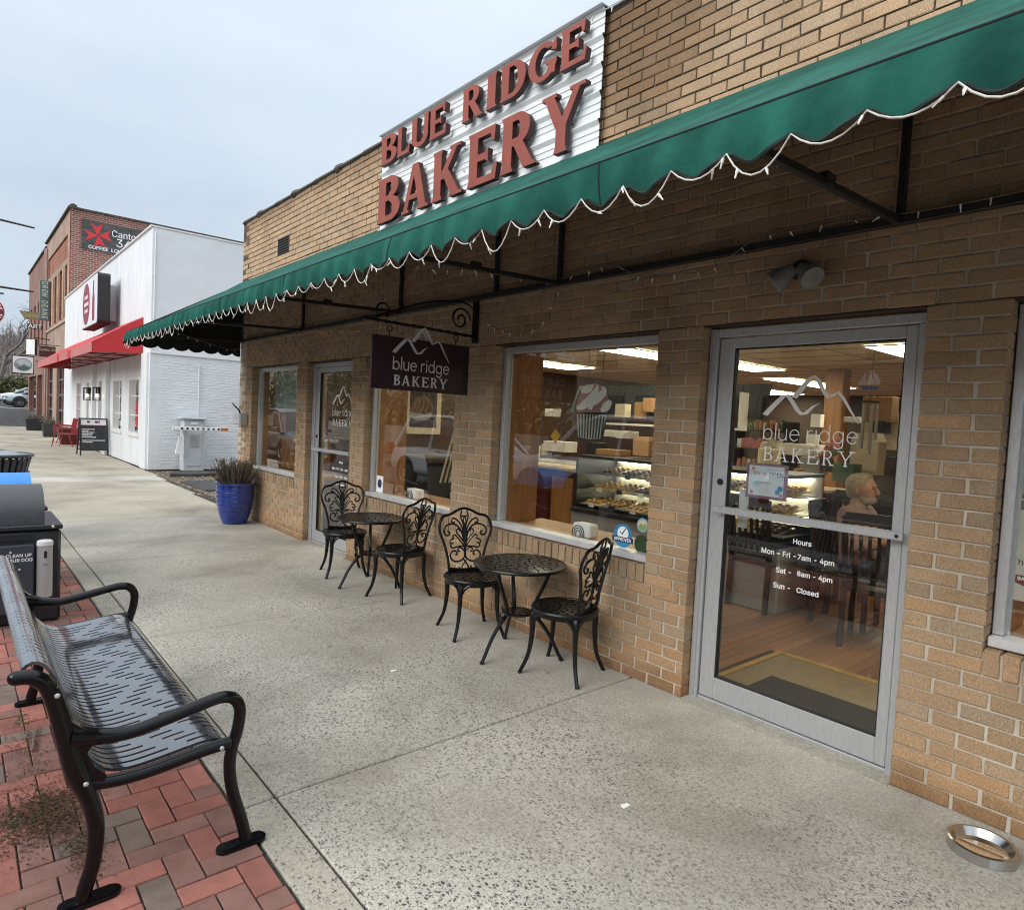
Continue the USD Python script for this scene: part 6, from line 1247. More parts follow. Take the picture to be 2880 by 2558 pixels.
# more of the room: shelves with jars, papers, notice boards
sh_ = thing('product_rack', 'dark rack with jars and packets left of the door logo', 'shelf unit', (5.4, 4.9, 0))
ra, rb_ = at(2075, 1170, 0, 5.4), at(2215, 1170, 0, 5.4)
YA, YB = rb_[1], ra[1]
for z in (.5, .8, 1.08, 1.36, 1.62): MB().box(5.35, 5.75, YA, YB, z - .02, z).build('shelf', M_dark, sh_)
for y in (YA, YB): MB().box(5.36, 5.74, y - .015, y + .015, 0, 1.75).build('side', M_dark, sh_)
jm = [M_green, M_cream, M_card, M_vinyl, M_pink]
for zi, z in enumerate((.8, 1.08, 1.36, 1.62)):
    n = 9
    for i in range(n):
        y = YA + .06 + (YB - YA - .12) * i / (n - 1); m_ = jm[int(r5.integers(0, 5))]
        prop('jar' if (zi % 2 or zi == 3) else 'box', 'jar' if (zi % 2 or zi == 3) else 'packet', f'{["leftmost", "second", "third", "fourth", "middle", "sixth", "seventh", "eighth", "rightmost"][8 - i]} small {"jar" if (zi % 2 or zi == 3) else "packet"} on the {["third", "second", "upper", "top"][zi]} shelf of the product rack inside', 'jar' if (zi % 2 or zi == 3) else 'packet', (5.42, y, z + .001), (.075, .08, .11 + .05 * r5.random()), m_, f'goods on the {["third", "second", "upper", "top"][zi]} shelf of the rack')
cax = lambda x, y: (2000 + x * .33058, 900 + y * .33058)
MISC = [('box', 'carton', 'orange brown carton on the shelf behind the wind chime', (1430, 870), 4.5, (.30, .2, .28), M_card), ('box', 'notice', 'pale notice board behind the wind chime', (1460, 1100), 4.6, (.42, .02, .40), M_cream), ('box', 'file', 'white stack of boxes right of the wooden column', (1220, 870), 4.6, (.16, .2, .06), M_vinyl), ('box', 'printer', 'dark grey printer on the shelf at the right of the door', (1440, 960), 4.45, (.13, .2, .13), M_black),
        ('stack', 'paper_stack', 'stack of white boxes under the door logo', (770, 1150), 4.6, (.45, .3, .14), M_vinyl), ('box', 'carton', 'white carton beside the wooden column', (900, 910), 4.9, (.12, .1, .16), M_vinyl), ('box', 'sign_card', 'small blue white card hanging left of the wooden column', (860, 1065), 5.0, (.16, .02, .14), M_vinyl), ('jar', 'plate', 'round cream plate standing behind the door lettering', (490, 1220), 4.2, (.26, .2, .24), M_cream), ('box', 'box', 'pale green tin by the seated man', (1150, 1370), 3.6, (.20, .2, .18), mat('tin_green', (.10, .17, .12), .5)), ('bag', 'paper_bag', 'pale paper sack leaning behind the seated man', (1320, 1310), 3.9, (.26, .2, .42), M_cream), ('jar', 'cup', 'white paper cup on the counter behind the open notice', (740, 1370), 3.4, (.12, .1, .13), M_kraft), ('box', 'till', 'silver till on the counter left of the seated man', (870, 1310), 3.9, (.22, .2, .18), M_steel)]
for kd, nm_, lab, (x, y), dx, sz, m_ in MISC: prop(kd, nm_, lab, {'carton': 'box', 'notice': 'board', 'file': 'box', 'sign_card': 'card', 'paper_stack': 'papers', 'paper_bag': 'bag'}.get(nm_, nm_), at(*cax(x, y), 0, dx), sz, m_)
M_dkred2 = mat('counter_front', (.05, .012, .010), .5)
sc1 = thing('service_counter', 'red fronted service counter in the middle of the shop', 'counter', (4.2, 3.9, 0)); MB().box(3.4, 5.2, 3.5, 4.05, 0, .90, .01).build('cabinet', M_dkred2, sc1); MB().box(3.35, 5.25, 3.45, 4.1, .903, .94, .006).build('worktop', mat('counter_top', (.42, .34, .24), .4), sc1)
sv = thing('shelf_unit', 'dark shelf unit against the back of the shop at the right of the door', 'shelf unit', (4.7, 2.2, 0)); MB().box(4.7, 5.1, 1.2, 2.9, 1.35, 1.38).box(4.7, 5.1, 1.2, 2.9, .9, .93).box(4.7, 5.1, 1.2, 2.9, .5, .53).build('shelf', M_dark, sv, kind='stuff'); MB().box(5.1, 5.13, 1.1, 3.3, 0, 1.9).build('back', M_dkwall, sv)
for i in range(11): y = 1.3 + i * .075; MB().box(4.72, 4.86, y, y + .035, .935, 1.25 - .03 * (i % 3), .003).build('bottle_rack_item', [M_kraft, M_dkwood, M_steel][i % 3], label=f'{["first", "second", "third", "fourth", "fifth", "sixth", "seventh", "eighth", "ninth", "tenth", "last"][10 - i]} narrow packet from the left on the shelf behind the seated man', cat='packet', group='row of packets on the dark shelf')
fv = thing('flower_vase', 'pink flowers in a dark vase on the counter under the door lettering', 'flowers', tuple(at(*cax(1000, 1290), 0, 3.8))); c = at(*cax(1000, 1290), 0, 3.8); MB().lathe([(0, 0), (.04, 0), (.055, .08), (.035, .15), (.03, .15)], c, 16).build('vase', M_dark, fv, smooth=True)
k = MB(); [k.ico(c + r5.normal(0, .06, 3) + (0, 0, .24), .03, 1) for i in range(14)]; k.build('blossoms', M_pink, fv, kind='stuff'); k = MB(); [k.ico(c + r5.normal(0, .05, 3) * (1, 1, .5) + (0, 0, .17), .025, 1) for i in range(14)]; k.build('leaves', M_green, fv, kind='stuff')
# pie window: framed picture, chest, folding chair
pf1 = thing('framed_picture', 'dark picture in a pale frame on the panelled wall behind the pie', 'picture', (2.7, 9.68, 1.7)); fa, fb_ = at(*czx(430, 800), 1, 9.68), at(*czx(705, 1160), 1, 9.68)
MB().box(fa[0], fb_[0], 9.66, 9.698, fb_[2], 2.35, .004).build('frame', M_cream, pf1); MB().box(fa[0] + .12, fb_[0] - .1, 9.652, 9.659, fb_[2] + .12, 2.25).build('picture', M_dkwall, pf1)
ch_ = thing('chest', 'black chest standing on the floor behind the pie window', 'chest', (1.4, 6.6, 0)); MB().box(1.0, 2.0, 6.5, 7.3, 0, 1.02, .03).build('body', M_black, ch_); MB().box(.98, 2.02, 6.48, 7.32, 1.023, 1.10, .02).build('lid', M_dkwall, ch_)
fcx = thing('easel', 'pale wooden folding easel leaning at the right of the pie window', 'easel', (.8, 5.0, .8)); 
for d in (0, .06, .12): MB().bar(at(*czx(710, 1530), 0, .9) + (d, 0, 0), at(*czx(805, 1330), 0, .9) + (d, 0, .25), .018).build('rail', M_cream, fcx)
sc_a, sc_b = at(746, 1037, 0, .32), at(833, 1154, 0, .32); MB().box(.318, .324, sc_b[1], sc_a[1], sc_b[2], 2.13).build('window_screen', mat('screen_pale', (.42, .50, .52), .7, var=.25, vs=5, stretch=(1, 1, 4)), label='pale blue grey screen hanging inside the far left window', cat='screen')
# far left window: pale screen and planter inside
tb = thing('wooden_tub', 'orange wooden tub planter inside the far left window', 'planter', (.6, 9.0, .5)); MB().box(.35, .85, 8.75, 9.3, .76, 1.22, .01).build('tub', M_wood, tb); MB().box(.33, .87, 8.73, 9.32, 1.222, 1.26, .006).build('rim', M_dkwood, tb)
pl2 = thing('house_plant', 'thin dry house plant in the wooden tub inside the far left window', 'plant', (.6, 9.0, 1.26)); k = MB()
for i in range(120): p = np.array([.6, 9.02, 1.26]) + r5.normal(0, 1, 3) * (.10, .12, .12) + (0, 0, .22); d = r5.normal(0, 1, 3); d /= np.linalg.norm(d); u = np.cross(d, r5.normal(0, 1, 3)); u /= np.linalg.norm(u); k.add([p - u * .012, p + d * .05, p + u * .012, p - d * .02], [(0, 1, 2, 3)])
k.build('leaves', M_ros, pl2, kind='stuff'); k = MB(); [k.tube([(.6, 9.02, 1.25), (.6 + r5.normal(0, .08), 9.02 + r5.normal(0, .08), 1.55)], .005, 4) for i in range(7)]; k.build('stems', M_stem, pl2, kind='stuff')
for i, (z, m_) in enumerate(((1.40, M_green), (1.15, M_card), (.9, M_dkred))): prop('box', 'crate', ['green crate on the stand behind the far door', 'brown crate on the stand behind the far door', 'dark red crate on the stand behind the far door'][i], 'crate', (1.4, 8.6, z - .25), (.7, .5, .22), m_)
# ------------------------------------------------------------------ white painted building
WX, WY0, WY1, WT = 0.35, 17.59, 33.05, 5.74
wb = thing('white_building', 'white painted brick building with the red canopy and a boxy wall sign', 'building', (3, 25, 0))
WO = [(18.66, 19.98, .77, 2.26), (20.85, 22.22, .77, 2.27), (23.95, 24.72, .12, 2.30), (26.12, 27.12, .77, 2.28), (28.3, 29.5, .77, 2.28)]
k = MB(); ed = [WY0] + [e for o in WO for e in o[:2]] + [WY1]
for i in range(0, len(ed), 2): k.box(WX, WX + .25, ed[i], ed[i + 1], 0, 2.32)
for a, b, z0, z1 in WO: k.box(WX + .001, WX + .25, a, b, 0, z0); 
for a, b, z0, z1 in WO: k.box(WX + .001, WX + .25, a, b, z1, 2.32)
k.box(WX, WX + .25, WY0, WY1, 2.32, WT); k.box(WX + .25, 9, WY0 + .005, WY0 + .25, 0, WT - .001); k.box(WX + .25, 9, WY1 - .25, WY1, 0, WT - .001); k.box(WX + .25, 9, WY0 + .25, WY1 - .25, WT - .4, WT - .3)
k.box(WX - .05, WX, WY0 + .1, 18.3, 0, 2.8); 
k.build('wall', M_white, wb)
sb = MB(); r6 = np.random.default_rng(8)
for c in range(41):
    for i in range(16):
        x0 = WX + .002 + i * .2032 - (.1016 if c % 2 else 0); x1 = x0 + .196; x0 = max(x0, WX + .002)
        d = r6.normal(0, .0012); sb.box(x0, x1, WY0 + d, WY0 + .06, c * .0677 + .0055, c * .0677 + .0625 + r6.normal(0, .002), .004)
sb.build('side_bricks', M_wbrick, wb, kind='stuff')
MB().box(WX - .004, 3.6, WY0 - .025, WY0 + .02, 2.785, 2.815, .004).build('ledge', M_wtrim, wb)
MB().box(WX - .05, WX + .3, WY0 - .02, WY1, WT, WT + .04, .006).box(WX + .3, 9, WY0 - .02, WY0 + .28, WT, WT + .04, .006).build('coping', M_wtrim, wb)
MB().box(WX + .001, 3.6, WY0 - .010, WY0 + .006, 2.82, WT - .01).build('upper_panel', mat('stucco', (.78, .80, .82), .7, var=.05, vs=1.2, bump=.2, bs=50), wb)
for x in (WX + .06, 1.44): MB().tube([(x, WY0 - .02, .0 if x > 1 else 2.9), (x, WY0 - .02, 2.6 if x > 1 else WT - .1)], .014, 8).build('conduit', M_wtrim, wb, smooth=True)
cl_ = MB(); [cl_.box(WX + .035, WX + .085, WY0 - .03, WY0 - .0, z, z + .02) for z in (3.1, 3.6, 4.1, 4.6, 5.1, 5.5)]; [cl_.box(1.415, 1.465, WY0 - .03, WY0 - .004, z, z + .02) for z in (1.4, 1.8, 2.2, 2.55)]; cl_.build('clips', M_wtrim, wb, kind='stuff')
M_innr = mat('grey_interior', (.16, .16, .16), .8, var=.5, vs=1.5)
MB().box(WX + 1.2, WX + 1.3, WY0 + .3, 31, 0, 3).build('inner_wall', M_innr, wb)
for a, b, z0, z1 in WO:
    f = MB(); X = WX - .01
    f.box(X, WX + .14, a, a + .07, z0, z1, .006).box(X, WX + .14, b - .07, b, z0, z1, .006).box(X, WX + .14, a + .07, b - .07, z1 - .08, z1, .006).box(X - .03, WX + .14, a, b, z0 - .05, z0 + .05, .006); fr = f.build('window_frame', M_wtrim, wb)
    MB().box(WX + .07, WX + .078, a + .06, b - .06, z0 + .04, z1 - .07).build('pane', M_glass_far, fr)
    for j in (1, 2): z = z0 + (z1 - z0) * j / 3; MB().box(WX + .05, WX + .068, a + .07, b - .07, z - .012, z + .012).build('muntin', M_wtrim, fr)
    MB().box(WX + .4, WX + .41, a + (b - a) * .55, b, z0, z1).build('curtain', mat('curtain_%d' % int(a), (.35, .35, .35), .9, var=.2, vs=8, stretch=(8, 8, .5)), fr)
for y in (22.95, 25.4): MB().box(WX - .12, WX - .001, y - .28, y + .28, 0, 2.78, .01).build('pilaster', M_white, wb)
ps = MB().box(WX + .06, WX + .066, 18.75, 19.35, .95, 1.62).build('poster', mat('red_poster', (.40, .03, .035), .6, var=.2, vs=6), label='red poster inside the nearest window of the white building', cat='poster') 
# red canopy
rc = thing('red_canopy', 'red canvas canopy over the door and windows of the white building', 'canopy', (-.2, 24.6, 3))
CX, CA, CBY = -.72, 18.38, 30.85
def quadp(pts, th, m_, n):
    p = np.asarray(pts, float); nrm = np.cross(p[1] - p[0], p[2] - p[0]); nrm /= np.linalg.norm(nrm); q = p - nrm * th
    MB().add(np.vstack([p, q]), [(0, 1, 2, 3), (7, 6, 5, 4), (0, 4, 5, 1), (1, 5, 6, 2), (2, 6, 7, 3), (3, 7, 4, 0)]).build(n, m_, rc)
quadp([(WX - .01, CA, 3.70), (WX - .01, CBY, 3.70), (CX, CBY, 2.975), (CX, CA, 2.975)][::-1], .006, M_redcloth, 'top')
quadp([(CX - .001, CA, 2.974), (CX - .001, CBY, 2.974), (CX - .001, CBY, 2.745), (CX - .001, CA, 2.745)], -.006, M_redcloth2, 'valance')
for y, s in ((CA, 1), (CBY, -1)):
    k = MB(); k.prism(sg.Polygon([(WX - .01, 3.69), (CX + .01, 2.97), (CX + .01, 2.745), (WX - .01, 2.81)]), .006, (0, y, 0), (1, 0, 0), (0, 0, 1)); k.build('end_panel', M_redcloth, rc)
for y in (22.0, 24.5): MB().box(CX - .012, CX - .006, y, y + .5, 2.75, 2.97).build('band', M_redcloth, rc)
M_dred = mat('red_frame', (.20, .015, .018), .5)
for y in (19.4, 21.4, 23.4, 25.4, 27.4, 29.4): MB().bar((CX + .03, y, 2.77), (WX - .0, y, 2.80), .03).build('frame_bar', M_dred, rc)
for x in (CX + .03, -.2, .25): MB().bar((x, CA + .05, 2.785), (x, CBY - .05, 2.785), .03).build('frame_bar', M_dred, rc)
# box sign
bs_ = thing('box_sign', 'white box sign with dark sides and red badge on the white wall', 'sign', (0, 22.6, 4.4))
pl_ = sg.box(21.3, 3.72, 24.05, 5.12).buffer(-.12).buffer(.12)
k = MB(); k.prism(pl_, .30, (.10, 0, 0), (0, 1, 0), (0, 0, 1)) if 0 else k.prism(sa.scale(pl_, -1, 1, origin=(0, 0)), .30, (.10, 0, 0), WU, WV); k.build('case', mat('sign_case', (.018, .02, .022), .6), bs_)
k = MB(); k.prism(sa.scale(pl_.buffer(-.03), -1, 1, origin=(0, 0)), .008, (-.2005, 0, 0), WU, WV); k.build('face', mat('sign_face', (.70, .71, .73), .35, var=.03), bs_)
M_bred = mat('badge_red', (.24, .03, .045), .5)
k = MB(); k.prism(sa.scale(sg.Point(0, 0).buffer(1, 24), .62, .60), .004, (-.2095, 23.22, 4.42), WU, WV); k.build('badge', M_bred, bs_)
for tx, z in (('THE RED', 4.58), ('BARREL', 4.36)): pass
for z, w_ in ((4.62, .62), (4.42, .86), (4.22, .62)):
    for i in range(5): MB().box(-.2145, -.2138, 23.22 - w_ / 2 + i * w_ / 5 + .02, 23.22 - w_ / 2 + (i + .75) * w_ / 5, z - .05, z + .05).build('mark', M_vinyl, bs_)
k = MB(); k.prism(sg.Polygon([(-.16, -.55), (.16, -.55), (.17, .05), (.06, .22), (.05, .52), (-.05, .52), (-.06, .22), (-.17, .05)]).buffer(.02), .004, (-.2095, 21.95, 4.42), WU, WV); k.build('bottle_mark', M_bred, bs_)
MB().box(.10, WX, 22.0, 22.2, 3.9, 4.9).box(.10, WX, 23.2, 23.4, 3.9, 4.9).build('bracket', M_white, bs_, kind='stuff')
# lanterns
M_glow = emit('lantern_bulb', (1.0, .86, .62), 9.0)
def lantern(label, y):
    t = thing('wall_lantern', label, 'lantern', (.1, y, 1.8), group='lanterns of the white building'); x = .13
    MB().box(.16, WX - .12, y - .05, y + .05, 1.82, 2.02, .004).build('backplate', M_black, t)
    MB().bar((x - .02, y, 2.0), (.17, y, 1.98), .02).build('arm', M_black, t)
    k = MB(); 
    for sx in (-.085, .085):
        for sy in (-.085, .085): k.box(x + sx - .009, x + sx + .009, y + sy - .009, y + sy + .009, 1.62, 1.98)
    for z in (1.60, 1.975): k.box(x - .1, x + .1, y - .1, y - .076, z, z + .02).box(x - .1, x + .1, y + .076, y + .1, z, z + .02).box(x - .1, x - .076, y - .076, y + .076, z, z + .02).box(x + .076, x + .1, y - .076, y + .076, z, z + .02)
    k.build('cage', M_black, t); MB().box(x - .09, x + .09, y - .09, y + .09, 1.996, 2.01).build('cap', M_black, t); MB().ico((x, y, 1.75), .042, 2, (1, 1, 1.2)).build('bulb', M_glow, t, smooth=True); MB().tube([(x, y, 1.99), (x, y, 1.80)], .018, 8).build('socket', M_black, t)
lantern('lit black cage lantern on the white wall, nearer of the pair', 23.5); lantern('lit black cage lantern on the white wall, farther of the pair', 25.38)
# utility cabinet, striped arm
ub = thing('utility_cabinet', 'pale grey metal utility cabinet against the white side wall', 'cabinet', (1.25, 17.35, 0)); M_cab = mat('cabinet_grey', (.50, .53, .55), .5, var=.06)
MB().box(1.02, 1.49, 17.16, 17.54, 0, 1.25, .01).build('body', M_cab, ub); MB().box(.94, 1.53, 17.10, 17.56, 1.252, 1.30, .01).build('hood', M_cab, ub); MB().box(1.08, 1.43, 17.148, 17.158, .12, 1.1, .003).build('door', M_cab, ub)
MB().box(1.16, 1.36, 17.14, 17.147, .58, .88).build('notice', mat('grey_notice', (.36, .36, .36), .7), ub); MB().box(1.17, 1.34, 17.15, 17.159, 1.13, 1.19).build('label_plate', M_vinyl, ub)
sa_ = thing('striped_arm', 'white horizontal bar with dark squares and an orange end before the cabinet', 'barrier', (1.35, 16.95, 1.03))
MB().box(.78, 1.97, 16.93, 16.96, .995, 1.075, .004).build('arm', M_vinyl, sa_); MB().box(.74, .86, 16.965, 17.1, .97, 1.1, .01).build('pivot', M_cab, sa_)
for i in range(8): MB().box(.90 + i * .118, .945 + i * .118, 16.925, 16.9285, 1.015, 1.06).build('dark_square', M_black, sa_)
MB().box(1.80, 1.97, 16.924, 16.9285, .998, 1.072).build('orange_end', mat('orange', (.50, .14, .03), .6, var=.3, vs=20), sa_); MB().box(.85, 1.03, 17.02, 17.3, 1.0, 1.06).build('bracket', M_cab, sa_)
bt = thing('white_bag', 'white plastic tag hanging left of the utility cabinet', 'tag', (.93, 17.1, .6)); k = MB(); k.prism(sg.Polygon([(-.10, 0), (.10, 0), (.035, .42), (-.02, .42)]), .04, (.92, 17.12, .42), (1, 0, 0), (0, 0, 1)); k.build('tag', M_vinyl, bt)
# sandwich board
sw = thing('sandwich_board', 'black A-frame board with white header standing before the white building', 'sign', (-.07, 22.5, 0))
def leaf(y0, y1, nm_):
    P = lambda u, z, o=0.0: np.array([-.41 + .68 * u, y0 + (y1 - y0) * z / 1.08 + .06 * u + o, z]); k = MB()
    for u in (.0, 1.0): k.bar(P(u, 0), P(u, 1.08), .035, c=.004)
    k.bar(P(0, 1.065), P(1, 1.065), .03); k.bar(P(0, .16), P(1, .16), .03); k.build(nm_, M_black, sw); return P
P = leaf(22.30, 22.55, 'frame'); leaf(23.05, 22.62, 'rear_frame')
def onb(u0, u1, z0, z1, o, m_, n): q = [P(u0, z0, -o), P(u1, z0, -o), P(u1, z1, -o), P(u0, z1, -o)]; MB().add(np.vstack([q, np.array(q) + (0, .004, 0)]), [(0, 1, 2, 3), (7, 6, 5, 4), (0, 4, 5, 1), (1, 5, 6, 2), (2, 6, 7, 3), (3, 7, 4, 0)]).build(n, m_, sw)
onb(.03, .97, .17, .88, .0, mat('chalkboard', (.03, .032, .034), .5, var=.4, vs=6), 'board'); onb(.03, .97, .88, 1.05, .0, M_vinyl, 'header'); onb(.03, .97, .862, .884, .004, M_bred, 'red_line')
for i, (z, a, b) in enumerate(((.76, .06, .54), (.715, .06, .30), (.67, .06, .52), (.625, .06, .46), (.58, .06, .44), (.53, .06, .58), (.44, .06, .90), (.39, .06, .46))):
    u = a
    while u < b: l = .03 + .05 * r6.random(); onb(u, min(u + l, b), z - .012, z + .012, .003, M_vinyl, 'writing'); u += l + .015
onb(.55, .68, .94, 1.0, .004, M_bred, 'badge'); onb(.70, .73, .94, 1.02, .004, M_bred, 'badge'); onb(.26, .36, .95, 1.0, .004, M_black, 'mark')
# red metal seats, planters
M_rmet = mat('red_enamel', (.33, .018, .022), .4, var=.15, vs=20); M_rdk = mat('dark_red_tub', (.11, .012, .014), .55)
def red_seat(label, loc, rot, w):
    t = thing('red_metal_seat', label, 'seat', loc, rot, local=True, group=None)
    B = lambda k, n: k.build(n, M_rmet, t, local=True)
    B(MB().box(-w / 2, w / 2, -.24, .24, .41, .435, .01), 'seat')
    for i in range(int(w / .09)): x = -w / 2 + .05 + i * .09; B(MB().bar((x, -.24, .43), (x, -.33, .88), .018), 'back_bar')
    B(MB().bar((-w / 2, -.335, .89), (w / 2, -.335, .89), .035), 'top_rail')
    for x in (-w / 2, w / 2): k = MB(); k.tube(spline([(x, -.30, .62), (x, 0, .64), (x, .25, .62), (x, .24, .42), (x, .26, .2), (x, .32, 0)], 16), .016, 6); B(k, 'arm'); k = MB(); k.tube(spline([(x, -.22, .42), (x, -.26, .2), (x, -.33, 0)], 8), .016, 6); B(k, 'leg')
red_seat('red metal armchair beyond the sandwich board, nearer one', (-.25, 26.9, 0), math.radians(60), .55); red_seat('red metal bench against the white wall beyond the sandwich board', (-.02, 29.3, 0), math.radians(90), 1.2)
rt = thing('red_tub', 'dark red tapered tub standing between the red metal seats', 'planter', (.0, 28.1, 0)); k = MB(); k.add([(x * f_ - .02, 28.1 + y * f_, z) for z, f_ in ((0, .72), (.50, 1.0), (.56, 1.04)) for x, y in ((-.34, -.34), (.34, -.34), (.34, .34), (-.34, .34))], [(l * 4 + i, l * 4 + (i + 1) % 4, (l + 1) * 4 + (i + 1) % 4, (l + 1) * 4 + i) for l in (0, 1) for i in range(4)] + [(3, 2, 1, 0), (8, 9, 10, 11)]); k.build('tub', M_rdk, rt)
M_dry = mat('dry_plant', (.16, .13, .085), .9, var=.4, vs=30)
def planter(label, x, y, w, d, h, gl):
    t = thing('street_planter', label, 'planter', (x, y, 0), group=None); k = MB(); k.add([(x + sx * w / 2 * f_, y + sy * d / 2 * f_, z) for z, f_ in ((0, .82), (h, 1.0)) for sx, sy in ((-1, -1), (1, -1), (1, 1), (-1, 1))], [(i, (i + 1) % 4, 4 + (i + 1) % 4, 4 + i) for i in range(4)] + [(3, 2, 1, 0), (4, 5, 6, 7)]); k.build('tub', mat('planter_tub_%d' % int(y), (.03, .032, .034), .6), t)
    k = MB()
    for i in range(260): p = np.array([x, y, h]) + r6.normal(0, 1, 3) * (w * .24, d * .24, .07) + (0, 0, .08); u_ = r6.normal(0, 1, 3); u_ /= np.linalg.norm(u_); v_ = np.cross(u_, r6.normal(0, 1, 3)); v_ /= np.linalg.norm(v_); k.add([p - u_ * .06, p - v_ * .014, p + u_ * .06, p + v_ * .014], [(0, 1, 2, 3)])
    k.build('plants', gl, t, kind='stuff')
planter('dark planter with dry plants by the brick pier past the red seats', -.06, 33.6, .55, .6, .55, M_dry); planter('black planter box with dry plants, farthest along the pavement', -.02, 40.3, .85, .7, .58, M_dry)
# ------------------------------------------------------------------ red brick building
rbk = thing('red_brick_building', 'two storey red brick building with painted coffee sign on its side', 'building', (4, 42, 0))
def far_brick(name, c1, c2, m_, rot):
    return usdkit.material(stage, L + name, {'g': ('geometry', {}), 'mp': ('mapping', {'mapping_type': 'point', 'rotation': rot}), 'b': ('brick_texture', {'offset': .5, 'color1': c1, 'color2': c2, 'mortar': m_, 'scale': 1.0, 'mortar_size': .012, 'mortar_smooth': .2, 'bias': 0.0, 'brick_width': .22, 'row_height': .085}), 'n': ('noise_texture', {'scale': .8, 'detail': 5.0}), 'r': ('rgb_ramp', {'ramp': [(.3, (.78, .76, .76)), (.7, (1.15, 1.12, 1.1))]}), 'm': ('mix_color', {'blend_type': 'multiply', 'fac': 1.0}), 'bu': ('bump', {'strength': .4, 'distance': .01, 'invert': True}), 'p': ('principled_bsdf', {'roughness': .88, 'specular_ior_level': .2})},
        [('g.position', 'mp.vector'), ('mp.vector', 'b.vector'), ('g.position', 'n.vector'), ('n.fac', 'r.fac'), ('b.color', 'm.a'), ('r.color', 'm.b'), ('m.result', 'p.base_color'), ('b.fac', 'bu.height'), ('bu.normal', 'p.normal')], surface='p.BSDF')
MF = far_brick('far_brick_front', (.26, .10, .07), (.34, .15, .10), (.36, .28, .23), (PI / 2, 0, PI / 2)); MS = far_brick('far_brick_side', (.20, .075, .065), (.30, .13, .10), (.46, .36, .30), (PI / 2, 0, 0)); MBf = far_brick('far_brick_buff', (.42, .25, .16), (.50, .31, .20), (.45, .36, .28), (PI / 2, 0, PI / 2))
BX, BT = .5, 9.5
wins = [(33.95, 34.65), (35.65, 36.55), (37.55, 38.45), (39.6, 40.5)]
f = MB(); e2 = [33.12] + [v_ for w_ in wins for v_ in w_] + [41.8]
for i in range(0, len(e2), 2): f.box(BX, BX + .3, e2[i], e2[i + 1], 5.05, 7.35)
f.box(BX, BX + .3, 33.12, 41.8, 7.35, 7.62).box(BX + .06, BX + .3, 33.12, 41.8, 7.62, 8.6).box(BX, BX + .3, 33.12, 33.6, 7.62, 8.6).box(BX, BX + .3, 41.2, 41.8, 7.62, 8.6).box(BX, BX + .3, 33.12, 41.8, 8.6, BT).box(BX, BX + .3, 33.12, 41.8, 3.4, 5.05)
gop = [(34.3, 37.1), (38.6, 41.0)]
for a, b in ((33.12, 34.3), (37.1, 38.6), (41.0, 41.8)): f.box(BX, BX + .3, a, b, 0, 3.4)
f.build('front_wall', MF, rbk)
MB().box(BX - .02, BX - .001, 33.10, 33.75, 0, BT - .25).build('corner_bricks', MBf, rbk); 
for a, b in ((34.66, 35.64), (36.56, 37.54), (38.46, 39.59)): MB().box(BX - .03, BX - .001, a + .25, b - .25, 5.1, 7.35).build('pier', MBf, rbk)
MB().box(BX - .06, BX - .002, 33.76, 41.8, 4.92, 5.05, .01).build('string_course', mat('pale_stone', (.42, .33, .26), .8), rbk); MB().box(BX - .03, BX - .001, 33.76, 41.8, 3.3, 3.62).build('fascia', MBf, rbk)
MB().box(BX + .3, 14, 33.10, 33.4, 3, BT - .001).box(BX - .018, BX + .3, 33.10, 33.119, 3, BT - .002).build('side_wall', MS, rbk)
k = MB(); k.box(BX - .1, BX + .35, 33.0, 41.85, BT, BT + .06)
k.build('coping', M_coping, rbk); k = MB(); k.box(BX + .351, 14, 33.02, 33.45, BT, BT + .06); k.build('coping', M_coping, rbk)
for i in range(12): y = 33.2 + i * .72; MB().tube([(BX + .1, y, BT + .07), (BX + .1, y + .1, BT + .07)], .16, 8).build('coping_tile', M_coping, rbk)
MB().box(BX + .3, 14, 33.4, 51.8, BT - .6, BT - .5).build('roof', M_dark, rbk)
for a, b in wins:
    fr = MB().box(BX + .14, BX + .2, a, a + .06, 5.05, 7.35).box(BX + .14, BX + .2, b - .06, b, 5.05, 7.35).box(BX + .14, BX + .2, a + .06, b - .06, 6.17, 6.24).box(BX + .14, BX + .2, a + .06, b - .06, 7.28, 7.35).build('window', M_dkwood, rbk)
    MB().box(BX + .17, BX + .178, a + .06, b - .06, 5.05, 7.28).build('pane', M_glass_far, fr); MB().box(BX - .05, BX + .14, a - .05, b + .05, 4.98 + .072, 5.12, .01).build('sill', mat('stone_sill_%d' % int(a * 10), (.34, .25, .19), .8), fr)
MB().box(BX + .6, BX + .7, 33.5, 41.5, 0, 8.9).build('dark_rooms', M_dkwall, rbk)
M_storefront = mat('storefront_black', (.018, .018, .022), .4); M_bargrey = mat('storefront_bar', (.12, .12, .15), .5)
for a, b in gop:
    d = MB().box(BX + .12, BX + .2, a, a + .1, 0, 3.3).box(BX + .12, BX + .2, b - .1, b, 0, 3.3).box(BX + .12, BX + .2, a + .1, b - .1, 3.15, 3.3).build('door', M_storefront, rbk)
    MB().box(BX + .15, BX + .16, a + .1, b - .1, .05, 3.15).build('pane', M_glass_far, d)
    for z in (.35, 1.05, 1.75, 2.45): MB().box(BX + .1, BX + .149, a + .1, b - .1, z, z + .09).build('glazing_bar', M_bargrey, d)
    MB().box(BX + .1, BX + .149, a + .9, a + 1.0, .0, 3.15).build('glazing_bar', M_bargrey, d)
rb2 = thing('brown_brick_building', 'darker red brick building beyond the coffee sign building', 'building', (5, 47, 0))
MF2 = far_brick('far_brick_dark', (.20, .075, .058), (.27, .11, .085), (.26, .17, .14), (PI / 2, 0, PI / 2))
